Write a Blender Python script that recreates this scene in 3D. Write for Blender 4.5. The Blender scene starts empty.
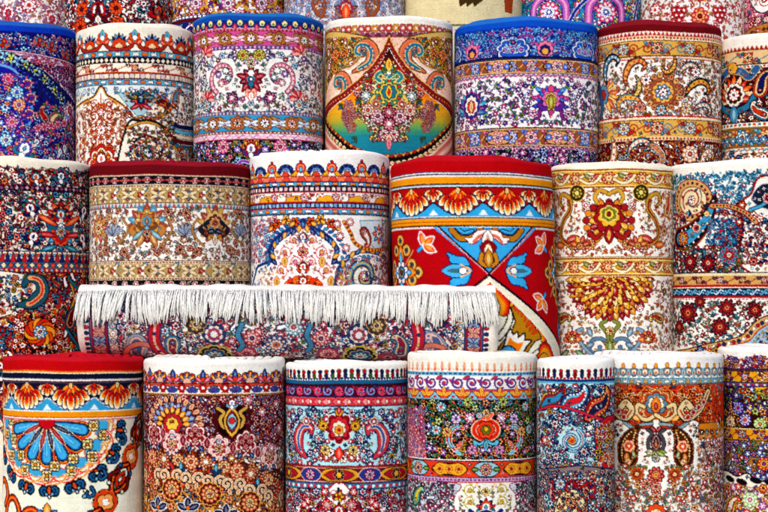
import bpy, math, random
import numpy as np
from math import pi, sin, cos

# ------------------------------------------------------------------ camera
FPX = 1520.0          # focal length in pixels of a 768 wide picture
HOR = 312.0           # eye level
CAMZ = 1.30
SC = 1.9              # knots per pixel unit
C = bpy.context.scene.collection

def rgb(h):
    if not isinstance(h, str): return np.array(h, np.float32)
    return np.array([int(h[i:i+2], 16)/255 for i in (0, 2, 4)], np.float32)

W, I, R, M, K, N = 'f3efe6', 'f0e4c6', 'b81626', '6e1020', '1c1626', '1d2560'
B, CY, T, O, Y, G = '2a5fb4', '6fbad6', '2f7f94', 'e2612a', 'e3ac35', '6f7d35'
P, S, V, A, D, L = 'e07a9c', 'e79a7c', '6d3f88', 'c99f68', '7c4a2c', 'b3d3e2'
E, FG, CR, BU = '8f9aa6', '2f5a40', 'd8372c', '8fb0cf'

# ------------------------------------------------------------------ knotting engine
class Fr:
    """a frame (or a set of mirrored frames) in which a motif is knotted"""
    def __init__(s, c, ts): s.c = c; s.ts = ts
    def pt(s, t, x, y):
        ox, oy, r, k, f = t
        return ox + k*(cos(r)*f*x - sin(r)*y), oy + k*(sin(r)*f*x + cos(r)*y)
    def sub(s, x, y, rot=0, k=1, f=1):
        o = []
        for t in s.ts:
            px, py = s.pt(t, x, y)
            o.append((px, py, t[2] + t[4]*rot, t[3]*k, t[4]*f))
        return Fr(s.c, o)
    def draw(s, fn, bb, col, ol=0, oc=K):
        x0, y0, x1, y1 = bb
        for t in s.ts:
            ps = [s.pt(t, x, y) for x, y in ((x0, y0), (x0, y1), (x1, y0), (x1, y1))]
            e = ol + 1.2
            s.c.put(t, fn, min(p[0] for p in ps)-e, min(p[1] for p in ps)-e,
                    max(p[0] for p in ps)+e, max(p[1] for p in ps)+e, col, ol, oc)
    def ell(s, x, y, rx, ry, col, ang=0, ol=0, oc=K):
        ca, sa = cos(ang), sin(ang); m = max(rx, ry); mi = min(rx, ry)
        def fn(X, Y):
            X = X-x; Y = Y-y
            return (np.hypot((X*ca+Y*sa)/rx, (-X*sa+Y*ca)/ry)-1)*mi
        s.draw(fn, (x-m, y-m, x+m, y+m), col, ol, oc)
    def lobe(s, x, y, r, n, amp, col, ang=0, p=.7, ol=0, oc=K, sx=1, sy=1):
        def fn(X, Y):
            X = (X-x)/sx; Y = (Y-y)/sy
            th = np.arctan2(Y, X)-ang
            return np.hypot(X, Y) - r*(1-amp+amp*np.abs(np.cos(n*th/2))**p)
        q = r*max(sx, sy)
        s.draw(fn, (x-q, y-q, x+q, y+q), col, ol, oc)
    def star(s, x, y, r, n, amp, col, ang=0, ol=0, oc=K):
        def fn(X, Y):
            X = X-x; Y = Y-y
            th = ((np.arctan2(Y, X)-ang)*n/(2*pi)) % 1.0
            return (np.hypot(X, Y) - r*(1-amp*2*np.minimum(th, 1-th)))*.8
        s.draw(fn, (x-r, y-r, x+r, y+r), col, ol, oc)
    def leaf(s, x, y, l, w, ang, col, ol=0, oc=K, p=.75, flat=False):
        ca, sa = cos(ang), sin(ang)
        def fn(X, Y):
            X = X-x; Y = Y-y
            u = (X*ca+Y*sa)/l; v = np.abs(-X*sa+Y*ca)
            hw = w*np.sin(pi*np.clip(u, 0, 1))**p
            return np.where((u < 0) | (u > 1), np.hypot(np.minimum(u, 0)+np.maximum(u-1, 0), v/l)*l, v-hw)
        bb = (min(x, x+l*ca)-w, min(y, y+l*sa)-w, max(x, x+l*ca)+w, max(y, y+l*sa)+w)
        s.draw(fn, bb, col, ol, oc)
        if w*s.ts[0][3] > 1.6 and not flat:
            q = rgb(col); q = q+(1-q)*.42 if q.mean() < .62 else q*np.array([.86, .70, .62])
            def fn2(X, Y):
                X = X-x; Y = Y-y
                u = ((X*ca+Y*sa)/l-.2)/.62; v = np.abs(-X*sa+Y*ca)
                return np.where((u < 0) | (u > 1), 9., v-w*.36*np.sin(pi*np.clip(u, 0, 1))**p)
            s.draw(fn2, bb, q)
    def tube(s, pts, rad, col, ol=0, oc=K):
        """thick tapered line; pts smooth dense list, rad scalar or list"""
        P_ = np.array(pts, float)
        r_ = np.broadcast_to(np.array(rad, float), (len(P_),))
        m = r_.max()
        def fn(X, Y):
            d = np.full(X.shape, 1e9)
            for i in range(len(P_)-1):
                a = P_[i]; ba = P_[i+1]-a; l2 = (ba*ba).sum()+1e-9
                h = np.clip(((X-a[0])*ba[0]+(Y-a[1])*ba[1])/l2, 0, 1)
                d = np.minimum(d, np.hypot(X-a[0]-h*ba[0], Y-a[1]-h*ba[1]) - (r_[i]+(r_[i+1]-r_[i])*h))
            return d
        s.draw(fn, (P_[:, 0].min()-m, P_[:, 1].min()-m, P_[:, 0].max()+m, P_[:, 1].max()+m), col, ol, oc)
    def poly(s, pts, col, ol=0, oc=K):
        P_ = np.array(pts, float)
        def fn(X, Y): return sdpoly(P_, X, Y)
        s.draw(fn, (P_[:, 0].min(), P_[:, 1].min(), P_[:, 0].max(), P_[:, 1].max()), col, ol, oc)

def sdpoly(P_, X, Y):
    d = np.full(X.shape, 1e9); sg = np.ones(X.shape)
    n = len(P_)
    for i in range(n):
        a = P_[i]; b = P_[i-1]; e = b-a
        wx = X-a[0]; wy = Y-a[1]
        h = np.clip((wx*e[0]+wy*e[1])/((e*e).sum()+1e-12), 0, 1)
        d = np.minimum(d, (wx-e[0]*h)**2+(wy-e[1]*h)**2)
        c1 = Y >= a[1]; c2 = Y < b[1]; c3 = e[0]*wy > e[1]*wx
        fl = (c1 & c2 & c3) | (~c1 & ~c2 & ~c3)
        sg = np.where(fl, -sg, sg)
    return sg*np.sqrt(d)

def crv(pts, n=8, closed=False):
    """Catmull-Rom through the points"""
    p = [np.array(q, float) for q in pts]
    if closed: p = [p[-1]]+p+[p[0], p[1]]
    else: p = [2*p[0]-p[1]]+p+[2*p[-1]-p[-2]]
    o = []
    for i in range(1, len(p)-2):
        for k in range(n):
            t = k/n
            o.append(.5*(2*p[i]+(p[i+1]-p[i-1])*t+(2*p[i-1]-5*p[i]+4*p[i+1]-p[i+2])*t*t+(3*p[i]-p[i-1]-3*p[i+1]+p[i+2])*t**3))
    if not closed: o.append(p[-2])
    return [tuple(q) for q in o]

class Cv:
    def __init__(c, geo, bg):
        c.g = geo
        c.s0, c.s1, c.v0, c.v1 = geo['s0'], geo['s1'], geo['v0'], geo['v1']
        c.nx = int((c.s1-c.s0)*SC); c.ny = int((c.v1-c.v0)*SC)
        c.xs = c.s0+(np.arange(c.nx)+.5)/SC; c.ys = c.v0+(np.arange(c.ny)+.5)/SC
        c.img = np.empty((c.ny, c.nx, 3), np.float32); c.img[:] = rgb(bg)
        c.sym = None; c.mask = None
        c.rnd = random.Random(geo.get('seed', 1))
    # --- photo pixel -> place on the rug
    def m(c, px, py): return c.g['map'](px, py)
    def ms(c, px): return c.g['map'](px, HOR)[0]
    last = None
    def axis(c, px):
        c.sym = None if px is None else c.ms(px)
        if px is not None: c.last = c.sym
    def at(c, px, py, rot=0, k=1, f=1, raw=False):
        s, v = (px, py) if raw else c.m(px, py)
        ts = [(s, v, rot, k, f)]
        if c.sym is not None and abs(s-c.sym) > 1.0: ts.append((2*c.sym-s, v, -rot, k, -f))
        return Fr(c, ts)
    def put(c, t, fn, x0, y0, x1, y1, col, ol, oc):
        i0 = max(0, int((x0-c.s0)*SC)); i1 = min(c.nx, int((x1-c.s0)*SC)+2)
        j0 = max(0, int((y0-c.v0)*SC)); j1 = min(c.ny, int((y1-c.v0)*SC)+2)
        if i1 <= i0 or j1 <= j0: return
        X, Y_ = np.meshgrid(c.xs[i0:i1], c.ys[j0:j1])
        ox, oy, r, k, f = t
        dx = X-ox; dy = Y_-oy
        lx = (cos(r)*dx+sin(r)*dy)/k*f; ly = (-sin(r)*dx+cos(r)*dy)/k
        d = fn(lx, ly)*k
        reg = c.img[j0:j1, i0:i1]
        mk = 1.0 if c.mask is None else c.mask[j0:j1, i0:i1]
        if ol:
            a = (np.clip(.5-(d-ol)*SC, 0, 1)*mk)[..., None]
            reg += a*(rgb(oc)-reg)
        a = (np.clip(.5-d*SC, 0, 1)*mk)[..., None]
        reg += a*(rgb(col)-reg)
    # --- bands
    def band(c, y0, y1, col):
        a = np.clip(np.minimum(c.ys-y0, y1-c.ys)*SC+.5, 0, 1)[:, None]
        if c.mask is not None: a = a*c.mask
        a = a*np.ones((c.ny, c.nx)); a = a[..., None]
        c.img += a*(rgb(col)-c.img)
    def ln(c, y, col, w=1.0): c.band(y-w/2, y+w/2, col)
    def grad(c, poly, stops):
        """stops [(v, colour)] blended down the rug inside a polygon"""
        P_ = np.array([c.m(*q) for q in poly])
        X, Y_ = np.meshgrid(c.xs, c.ys)
        a = np.clip(.5-sdpoly(P_, X, Y_)*SC, 0, 1)[..., None]
        vs = [q[0] for q in stops]; cs = np.array([rgb(q[1]) for q in stops])
        g = np.stack([np.interp(c.ys, vs, cs[:, k]) for k in range(3)], -1)[:, None, :]
        c.img += a*(g-c.img)
    def clip(c, poly=None, raw=False, inv=False):
        if poly is None: c.mask = None; return
        P_ = np.array([q if raw else c.m(*q) for q in poly])
        X, Y_ = np.meshgrid(c.xs, c.ys)
        c.mask = np.clip(.5-sdpoly(P_, X, Y_)*SC, 0, 1)
        if c.sym is not None:
            Q = P_.copy(); Q[:, 0] = 2*c.sym-Q[:, 0]
            c.mask = np.maximum(c.mask, np.clip(.5-sdpoly(Q, X, Y_)*SC, 0, 1))
        if inv: c.mask = 1-c.mask
    def clipband(c, y0, y1): c.mask = (np.clip(np.minimum(c.ys-y0, y1-c.ys)*SC+.5, 0, 1)[:, None]*np.ones((1, c.nx)))
    def path(c, pts, w, col, ol=0, oc=K, smooth=True):
        q = [c.m(*p) for p in pts]
        if smooth: q = crv(q, 8)
        F = Fr(c, [(0, 0, 0, 1, 1)])
        F.tube(q, w/2, col, ol, oc)
        if c.sym is not None: F.tube([(2*c.sym-x, y) for x, y in q], w/2, col, ol, oc)
    def area(c, pts, col, ol=0, oc=K, smooth=False):
        q = [c.m(*p) for p in pts]
        if smooth: q = crv(q, 6, True)
        F = Fr(c, [(0, 0, 0, 1, 1)]); qs = [q] + ([[(2*c.sym-x, y) for x, y in q]] if c.sym is not None else [])
        if ol:
            for k in qs: F.poly(k, oc, ol, oc)
        for k in qs: F.poly(k, col, .35 if len(qs) > 1 else 0, col)
    def along(c, pts, step, fn, smooth=True):
        """call fn(frame, i) every step along a path, x along the path"""
        q = [c.m(*p) for p in pts]
        if smooth: q = crv(q, 10)
        d = 0; i = 0; nxt = step/2
        for a, b in zip(q, q[1:]):
            l = math.hypot(b[0]-a[0], b[1]-a[1])
            while d+l > nxt:
                t = (nxt-d)/l
                sx, sy = a[0]+(b[0]-a[0])*t, a[1]+(b[1]-a[1])*t
                fn(c.at(sx, sy, math.atan2(b[1]-a[1], b[0]-a[0]), raw=True), i)
                i += 1; nxt += step
            d += l
    def rep(c, y, per, fn, px=None, half=False):
        """call fn(frame, i) at every period across the rug; px puts one repeat there"""
        s = c.ms(px) if px is not None else 0
        k0 = math.floor((c.s0-s)/per)-1; k1 = math.ceil((c.s1-s)/per)+1
        sv, c.sym = c.sym, None
        for k in range(k0, k1+1): fn(c.at(s+k*per, y, raw=True), k)
        c.sym = sv
    def strip(c, y0, y1, bg, kind, col, per, col2=None, oc=None, px=None):
        if bg: c.band(y0, y1, bg)
        h = y1-y0; y = (y0+y1)/2; r = h/2
        col2 = col2 or col; ol = .5 if oc else 0; oc = oc or K
        def fn(F, i):
            q = col if i % 2 == 0 else col2
            if kind == 'dots': F.ell(0, 0, r*.62, r*.62, q, 0, ol, oc)
            elif kind == 'dash': F.poly([(-per*.3, -r*.5), (per*.3, -r*.5), (per*.3, r*.5), (-per*.3, r*.5)], q, ol, oc)
            elif kind == 'sq': F.poly([(-r*.62, -r*.62), (r*.62, -r*.62), (r*.62, r*.62), (-r*.62, r*.62)], q, ol, oc)
            elif kind == 'diam': F.poly([(-per*.4, 0), (0, -r*.85), (per*.4, 0), (0, r*.85)], q, ol, oc)
            elif kind == 'zig': F.poly([(-per/2, r), (0, -r), (per/2, r)], q, ol, oc)
            elif kind == 'scal': F.lobe(0, r*.2, r*1.05, 5, .3, q, pi/2, ol=ol, oc=oc, sx=per*.45/r)
            elif kind == 'S':
                F.tube(crv([(-per*.5, r*.3), (-per*.25, r*.6), (0, 0), (per*.25, -r*.6), (per*.5, -r*.3)], 5), max(.55, r*.16), q)
                F.ell(-per*.24, -r*.15, r*.3, r*.3, col2, 0, ol, oc); F.ell(per*.24, r*.2, r*.3, r*.3, col2, 0, ol, oc)
            elif kind == 'pins':
                F.leaf(0, r, h*.95, per*.2, -pi/2, q, ol, oc); F.ell(0, -r*.35, per*.2, per*.22, col2, 0, ol, oc)
        c.rep(y, per, fn, px)
    def vine(c, y0, y1, bg, pals, per, vc, lc, px=None, n=8, oc=K, f=.36):
        """border band: wavy vine, rosettes in its bends, leaves between"""
        if bg: c.band(y0, y1, bg)
        h = y1-y0; y = (y0+y1)/2
        xs = np.arange(c.s0-per, c.s1+per, per/8); s = c.ms(px) if px is not None else 0
        Fr(c, [(0, 0, 0, 1, 1)]).tube([(x, y+h*.22*sin((x-s)/per*2*pi)) for x in xs], max(.45, h*.035), vc)
        def fn(F, i):
            p = pals[i % len(pals)]; p2 = pals[(i+1) % len(pals)]
            for dx, sg in ((.25, 1), (-.25, -1)):
                Q = F.sub(per*dx, h*.2*sg)
                Q.leaf(0, 0, h*.34, h*.09, .6*sg, lc[i % len(lc)], .4, oc); Q.leaf(0, 0, h*.34, h*.09, pi-.6*sg, lc[(i+1) % len(lc)], .4, oc)
                Q.ell(0, -h*.02*sg, h*.13, h*.13, p2[0], 0, .45, oc); Q.ell(0, -h*.02*sg, h*.06, h*.06, p2[-1])
            for a in (-.8, .8, pi-.8, pi+.8): F.leaf(0, 0, h*.52, h*.1, a, lc[(i+1) % len(lc)], .4, oc)
            ros(F, h*f, p, n, oc)
        c.rep(y, per, fn, px)
    # --- free filler
    def fill(c, x0, y0, x1, y1, kinds, dmin, seed=1, vc=None, oc=K, raw=False, tries=14, avoid=(), micro=True):
        rn = random.Random(seed*77+c.g.get('seed', 1))
        if not raw:
            a, b = c.m(x0, (y0+y1)/2)[0], c.m(x1, (y0+y1)/2)[0]
            av = [(*c.m(q[0], q[1]), q[2]) for q in avoid]
        else: a, b = x0, x1; av = list(avoid)
        sym = c.sym
        if sym is not None:
            av = av + [(2*sym-q[0], q[1], q[2]) for q in av]
            if (a+b)/2 < sym+1 and b > sym: b = sym
        dmin *= .76
        def scatter(dm, tr):
            cell = {}; out = []
            for _ in range(int((b-a)*(y1-y0)/(dm*dm)*tr)+4):
                x = rn.uniform(a, b); yy = rn.uniform(y0, y1)
                if sym is not None and abs(x-sym) < dm*.45: x = sym
                i, j = int(x//dm), int(yy//dm)
                if any((x-q[0])**2+(yy-q[1])**2 < dm*dm for u in (-1, 0, 1) for v in (-1, 0, 1) for q in cell.get((i+u, j+v), ())): continue
                cell.setdefault((i, j), []).append((x, yy))
                if any((x-q[0])**2+(yy-q[1])**2 < q[2]**2 for q in av): continue
                out.append((x, yy))
            return out
        pts = scatter(dmin, tries)
        if micro:
            mc = [q for k in kinds for pl in k[4] for q in pl]
            for x, yy in scatter(max(2.7, dmin*.52), 5):
                F = c.at(x, yy, rn.uniform(-pi, pi), raw=True); q = rn.choice(mc)
                if rn.random() < .7:
                    F.leaf(0, 0, 2.9, .62, 0, q, .18, oc, flat=True)
                    if rn.random() < .5: F.leaf(0, 0, 2.4, .5, 1.3, rn.choice(mc), flat=True)
                else: F.ell(0, 0, .85, .85, q, 0, .25, oc)
        if vc:
            for i, p in enumerate(pts):
                nn = sorted(pts[:i]+pts[i+1:], key=lambda q: (q[0]-p[0])**2+(q[1]-p[1])**2)[:2]
                for q in nn:
                    mx, my = (p[0]+q[0])/2, (p[1]+q[1])/2
                    k = rn.choice((-.35, .35))
                    F = c.at(p[0], p[1], raw=True)
                    F.tube(crv([(0, 0), (mx-p[0]-k*(q[1]-p[1]), my-p[1]+k*(q[0]-p[0])), (q[0]-p[0], q[1]-p[1])], 4), .36, vc)
        lp = [pl for k in kinds if k[1] in 'lsb' for pl in k[4]]
        if lp and dmin < 7: kinds = list(kinds)+[(max(k[0] for k in kinds)*.75, 'a', dmin*.95, dmin*1.25, lp)]
        ws = [k[0] for k in kinds]
        for p in pts:
            w, kd, r0, r1, pals = rn.choices(kinds, ws)[0]
            pal = rn.choice(pals); r = rn.uniform(r0, r1)*.77
            F = c.at(p[0], p[1], rn.uniform(-pi, pi) if kd in 'lbtsa' else rn.uniform(-.6, .6), f=rn.choice((1, -1)), raw=True)
            MOT[kd](F, r, pal, oc)

    def detail(c, y0, y1, dm, seed=1):
        """knot small sprigs, curls and blossoms into whatever ground is still plain"""
        rn = random.Random(seed+500)
        im = c.img; mx = np.zeros(im.shape[:2], np.float32)
        for r in (1.5, 2.7):
            k = int(round(r*SC))
            for dx, dy in ((1, 0), (-1, 0), (0, 1), (0, -1), (.7, .7), (-.7, .7), (.7, -.7), (-.7, -.7)):
                sh = np.roll(np.roll(im, int(round(dy*k)), 0), int(round(dx*k)), 1)
                mx = np.maximum(mx, np.abs(sh-im).max(-1))
        flat = mx < .13; src = im.copy()
        cell = {}
        ax = c.last; s1 = c.s1 if ax is None else max(c.s1, 2*ax-c.s0)
        for _ in range(int((c.s1-c.s0)*(y1-y0)/(dm*dm)*12)):
            x = rn.uniform(c.s0, c.s1); y = rn.uniform(y0, y1)
            if ax is not None and x > ax+.5 and 2*ax-x > c.s0: x = 2*ax-x
            i, j = int(x//dm), int(y//dm)
            if any((x-q[0])**2+(y-q[1])**2 < dm*dm for u in (-1, 0, 1) for v in (-1, 0, 1) for q in cell.get((i+u, j+v), ())): continue
            ci, cj = int((x-c.s0)*SC), int((y-c.v0)*SC)
            if not (0 <= ci < c.nx and 0 <= cj < c.ny) or not flat[cj, ci]: continue
            here = src[cj, ci]; cols = []
            for _ in range(14):
                a = min(c.nx-1, max(0, ci+int(rn.uniform(-18, 18)*SC))); b = min(c.ny-1, max(0, cj+int(rn.uniform(-9, 9)*SC)))
                q = src[b, a]; d = float(np.abs(q-here).max())
                if .22 < d < .8: cols.append(q.copy())
                if len(cols) == 2: break
            if not cols: continue
            cell.setdefault((i, j), []).append((x, y))
            c.sym = ax; F = c.at(x, y, rn.uniform(-pi, pi), f=rn.choice((1, -1)), raw=True); c.sym = None
            q, q2 = cols[0], cols[-1]; t = rn.random(); dk = here*.35
            if t < .4:
                F.leaf(0, 0, 3.1, .75, .5, q, .22, dk, flat=True); F.leaf(0, 0, 3.1, .75, -.7, q2, .22, dk, flat=True); F.tube([(0, 0), (-1.8, .5)], .3, q)
            elif t < .7:
                F.tube([(1.9*cos(v)*(1-v/7.5), 1.9*sin(v)*(1-v/7.5)) for v in np.linspace(0, 5.4, 9)], .38, q); F.leaf(1.9, 0, 2.2, .6, 1.3, q2, .2, dk, flat=True)
            else:
                for k in range(4): F.ell(1.15*cos(k*pi/2), 1.15*sin(k*pi/2), .85, .6, q, k*pi/2, .25, dk)
                F.ell(0, 0, .55, .55, q2)

# ------------------------------------------------------------------ motifs
def ros(F, r, p, n=8, oc=K):
    F.lobe(0, 0, r, n, .30, p[0], .2, ol=.5, oc=oc)
    if r > 3.2:
        for k in range(n): F.ell(cos(.2+k*2*pi/n)*r*.72, sin(.2+k*2*pi/n)*r*.72, r*.13, r*.13, p[1 % len(p)])
    if len(p) > 2: F.lobe(0, 0, r*.56, n, .34, p[1], .2+pi/n, ol=.45 if r > 4 else .2, oc=oc)
    F.ell(0, 0, r*.26, r*.26, p[-1], 0, .4 if r > 4 else 0, oc)
    if r > 5: F.ell(0, 0, r*.11, r*.11, p[0])
def dais(F, r, p, oc=K, n=6):
    for k in range(n): F.ell(cos(k*2*pi/n)*r*.62, sin(k*2*pi/n)*r*.62, r*.4, r*.26, p[0], k*2*pi/n, .45, oc)
    F.ell(0, 0, r*.3, r*.3, p[-1], 0, .35, oc)
def leaves(F, r, p, oc=K):
    for a, k in ((0, 1), (.9, .75), (-.9, .75)): F.leaf(0, 0, r*1.5*k, r*.3*k, a, p[0 if k == 1 else -1], .4, oc)
    F.ell(0, 0, r*.3, r*.3, p[-1], 0, .35, oc)
def tulip(F, r, p, oc=K):
    for a in (-.75, .75): F.leaf(0, 0, r*1.25, r*.34, -pi/2+a, p[0], .45, oc)
    F.leaf(0, 0, r*1.35, r*.42, -pi/2, p[-1], .45, oc)
    for a in (-1.9, 1.9): F.leaf(0, 0, r*.8, r*.2, -pi/2+a, p[1 % len(p)], .4, oc)
    F.ell(0, 0, r*.28, r*.28, p[1 % len(p)], 0, .4, oc)
def palm(F, r, p, oc=K, n=9, spread=2.5):
    """fan palmette opening upwards: p = outer petals a, b, shield, heart, calyx"""
    q = list(p)+[p[-1]]*5
    for k in range(n):
        a = -pi/2+spread*(2*k/(n-1)-1); rr = r*(1-.12*abs(2*k/(n-1)-1))
        F.leaf(0, 0, rr, r*.17, a, q[k % 2], .5, oc, .6)
    F.lobe(0, -r*.12, r*.56, 9, .22, q[2], -pi/2, ol=.5, oc=oc, sy=1.1)
    F.lobe(0, -r*.12, r*.38, 7, .22, q[3], -pi/2, ol=.4, oc=oc, sy=1.15)
    F.leaf(0, r*.12, r*.5, r*.15, -pi/2, q[4], .35, oc)
    for a in (-1, 1):
        F.tube(crv([(0, r*.3), (a*r*.45, r*.42), (a*r*.75, r*.15), (a*r*.6, -.02*r)], 5), [r*.12]*10+[r*.06]*6, q[4], .45, oc)
    F.leaf(0, r*.2, r*.55, r*.2, pi/2, q[3], .45, oc)
def boteh(F, l, p, oc=K):
    """paisley, belly at the origin, tip up and curling to +x"""
    ax = crv([(0, .34), (-.02, .1), (-.06, -.2), (.02, -.48), (.2, -.66), (.38, -.6), (.38, -.46)], 5)
    rd = np.interp(np.linspace(0, 1, len(ax)), [0, .12, .3, .55, .78, 1], [.34, .37, .31, .2, .11, .04])
    for i, q in enumerate(p[:3]):
        k = (1, .72, .42)[i]
        m = len(ax) if i == 0 else int(len(ax)*(.82, .55)[i-1])
        F.tube([(x*l, y*l) for x, y in ax[:m]], rd[:m]*k*l, q, .6 if i == 0 else .4, oc)
    if l > 11:
        ros(F.sub(0, .3*l), l*.15, (p[-1], p[0], p[1 % len(p)]), 7, oc)
        for t in range(2, int(len(ax)*.75), 4): F.ell(ax[t][0]*l, ax[t][1]*l, l*.04, l*.04, p[-1])
    elif l > 6: F.ell(0, .3*l, l*.13, l*.13, p[-1])
def scroll(F, r, col, w=.8, turns=1.6, fl=None, lf=None, oc=K):
    """spiral tendril rolling in to a flower at the origin; starts at (r,0)"""
    n = int(turns*14); ps = []
    for i in range(n+1):
        t = i/n; a = t*turns*2*pi; q = r*(1-t*.85); ps.append((q*cos(a), q*sin(a)))
    F.tube(ps, w/2, col)
    if lf:
        for i in range(2, n-3, 4):
            x, y = ps[i]; a = math.atan2(y, x)
            F.leaf(x, y, r*.32, r*.09, a+.7, lf[i//4 % len(lf)], .35, oc)
    if fl: ros(F, r*.34, fl, 7, oc)
def lily(F, r, p, oc=K):
    F.tube(crv([(0, r*.2), (r*.3, -.1*r), (r*.35, -r*.6), (r*.7, -r*.85)], 5), [r*.2]*6+[r*.14]*5+[r*.06]*5, p[0], .5, oc)
    F.tube(crv([(0, r*.2), (-r*.3, -.1*r), (-r*.35, -r*.6), (-r*.7, -r*.85)], 5), [r*.2]*6+[r*.14]*5+[r*.06]*5, p[0], .5, oc)
    F.leaf(0, r*.3, r*1.35, r*.3, -pi/2, p[-1], .5, oc)
def small_ros(F, r, p, oc=K):
    """small field flower: pointed petals, dark contour, coloured heart"""
    n = 5 if r < 3.6 else 6
    for k in range(n): F.leaf(0, 0, r*1.12, r*.42, k*2*pi/n+.3, p[0], .6, oc, .6, flat=True)
    for k in range(n): F.leaf(r*.1*cos(k*2*pi/n+.3), r*.1*sin(k*2*pi/n+.3), r*.72, r*.2, k*2*pi/n+.3, p[1 % len(p)] if len(p) > 2 else rgb(p[0])*.5+.4, flat=True)
    q = p[-1]
    F.ell(0, 0, r*.27, r*.27, q if q != W else p[0], 0, .45, oc)
def arab(F, r, p, oc=K):
    """split arabesque leaf"""
    ax = crv([(-r*.6, r*.25), (-r*.2, -r*.12), (r*.2, -r*.1), (r*.5, r*.18), (r*.38, r*.36)], 4)
    F.tube(ax, np.interp(np.linspace(0, 1, len(ax)), [0, .35, .7, 1], [.25, r*.15, r*.12, .35]), p[0], .55, oc)
    F.tube(ax[3:-4], .4, rgb(p[0])*.4+.55)
    F.leaf(-r*.05, -r*.12, r*.5, r*.12, -.9, p[-1], .45, oc, flat=True)
MOT = dict(r=small_ros, a=arab, f=dais, l=leaves, t=tulip, p=palm, b=boteh,
           d=lambda F, r, p, oc: F.ell(0, 0, r, r, p[0], 0, .4, oc),
           s=lambda F, r, p, oc: scroll(F, r, p[0], .8, 1.4, p, p, oc))
# ------------------------------------------------------------------ materials
def mat_pile(name, rough=.95, bump=.16, scale=1100, sheen=.0):
    m = bpy.data.materials.new(name); m.use_nodes = True
    nt = m.node_tree; b = nt.nodes['Principled BSDF']
    b.inputs['Roughness'].default_value = rough
    b.inputs['Specular IOR Level'].default_value = .04
    b.inputs['Sheen Weight'].default_value = sheen
    b.inputs['Sheen Roughness'].default_value = .5
    ca = nt.nodes.new('ShaderNodeVertexColor'); ca.layer_name = 'knots'
    tc = nt.nodes.new('ShaderNodeTexCoord')
    n1 = nt.nodes.new('ShaderNodeTexNoise'); n1.inputs['Scale'].default_value = scale; n1.inputs['Detail'].default_value = 2
    n2 = nt.nodes.new('ShaderNodeTexNoise'); n2.inputs['Scale'].default_value = 26; n2.inputs['Detail'].default_value = 4
    for n in (n1, n2): nt.links.new(tc.outputs['Object'], n.inputs['Vector'])
    r = nt.nodes.new('ShaderNodeMapRange'); r.inputs[1].default_value = .3; r.inputs[2].default_value = .7
    r.inputs[3].default_value = .90; r.inputs[4].default_value = 1.06
    nt.links.new(n2.outputs['Fac'], r.inputs[0])
    mx = nt.nodes.new('ShaderNodeMix'); mx.data_type = 'RGBA'; mx.blend_type = 'MULTIPLY'; mx.inputs[0].default_value = 1
    nt.links.new(ca.outputs['Color'], mx.inputs[6]); nt.links.new(r.outputs[0], mx.inputs[7])
    nt.links.new(mx.outputs[2], b.inputs['Base Color'])
    bp = nt.nodes.new('ShaderNodeBump'); bp.inputs['Strength'].default_value = bump; bp.inputs['Distance'].default_value = .0015
    nt.links.new(n1.outputs['Fac'], bp.inputs['Height']); nt.links.new(bp.outputs['Normal'], b.inputs['Normal'])
    return m
def mat_plain(name, col, rough=.9, var=.25, scale=40, bump=.2):
    m = bpy.data.materials.new(name); m.use_nodes = True
    nt = m.node_tree; b = nt.nodes['Principled BSDF']; b.inputs['Roughness'].default_value = rough
    b.inputs['Specular IOR Level'].default_value = .2
    tc = nt.nodes.new('ShaderNodeTexCoord'); n = nt.nodes.new('ShaderNodeTexNoise')
    n.inputs['Scale'].default_value = scale; n.inputs['Detail'].default_value = 6
    nt.links.new(tc.outputs['Object'], n.inputs['Vector'])
    cr = nt.nodes.new('ShaderNodeValToRGB')
    cr.color_ramp.elements[0].color = (*[x*(1-var) for x in col], 1); cr.color_ramp.elements[1].color = (*[min(1, x*(1+var)) for x in col], 1)
    nt.links.new(n.outputs['Fac'], cr.inputs[0]); nt.links.new(cr.outputs[0], b.inputs['Base Color'])
    bp = nt.nodes.new('ShaderNodeBump'); bp.inputs['Strength'].default_value = bump; bp.inputs['Distance'].default_value = .003
    nt.links.new(n.outputs['Fac'], bp.inputs['Height']); nt.links.new(bp.outputs['Normal'], b.inputs['Normal'])
    return m
PILE = mat_pile('wool_pile'); TUFT = mat_pile('rolled_edge_wool', bump=.14, scale=900)

# ------------------------------------------------------------------ mesh helpers
def grid_mesh(name, V, colr, mat, parent, closed_u=False, extra=None):
    """V (rows, cols, 3), colr same shape (sRGB 0..1): one smooth quad sheet with knot colours"""
    ny, nx = V.shape[:2]
    i = np.arange(ny-1)[:, None]*nx
    j = np.arange(nx if closed_u else nx-1)[None, :]
    j2 = (j+1) % nx
    q = np.stack([i+j, i+nx+j, i+nx+j2, i+j2], -1).reshape(-1, 4)
    nf = len(q)
    me = bpy.data.meshes.new(name)
    me.vertices.add(ny*nx); me.vertices.foreach_set('co', V.astype(np.float32).ravel())
    me.loops.add(nf*4); me.loops.foreach_set('vertex_index', q.astype(np.int32).ravel())
    me.polygons.add(nf); me.polygons.foreach_set('loop_start', np.arange(0, nf*4, 4, dtype=np.int32))
    me.polygons.foreach_set('use_smooth', np.ones(nf, bool))
    me.update(calc_edges=True)
    at = me.color_attributes.new('knots', 'BYTE_COLOR', 'POINT')
    c4 = np.ones((ny*nx, 4), np.float32); c4[:, :3] = np.clip(colr.reshape(-1, 3), 0, 1)
    at.data.foreach_set('color_srgb', c4.ravel())
    me.materials.append(mat)
    o = bpy.data.objects.new(name, me); C.objects.link(o)
    if parent: o.parent = parent
    return o
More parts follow.
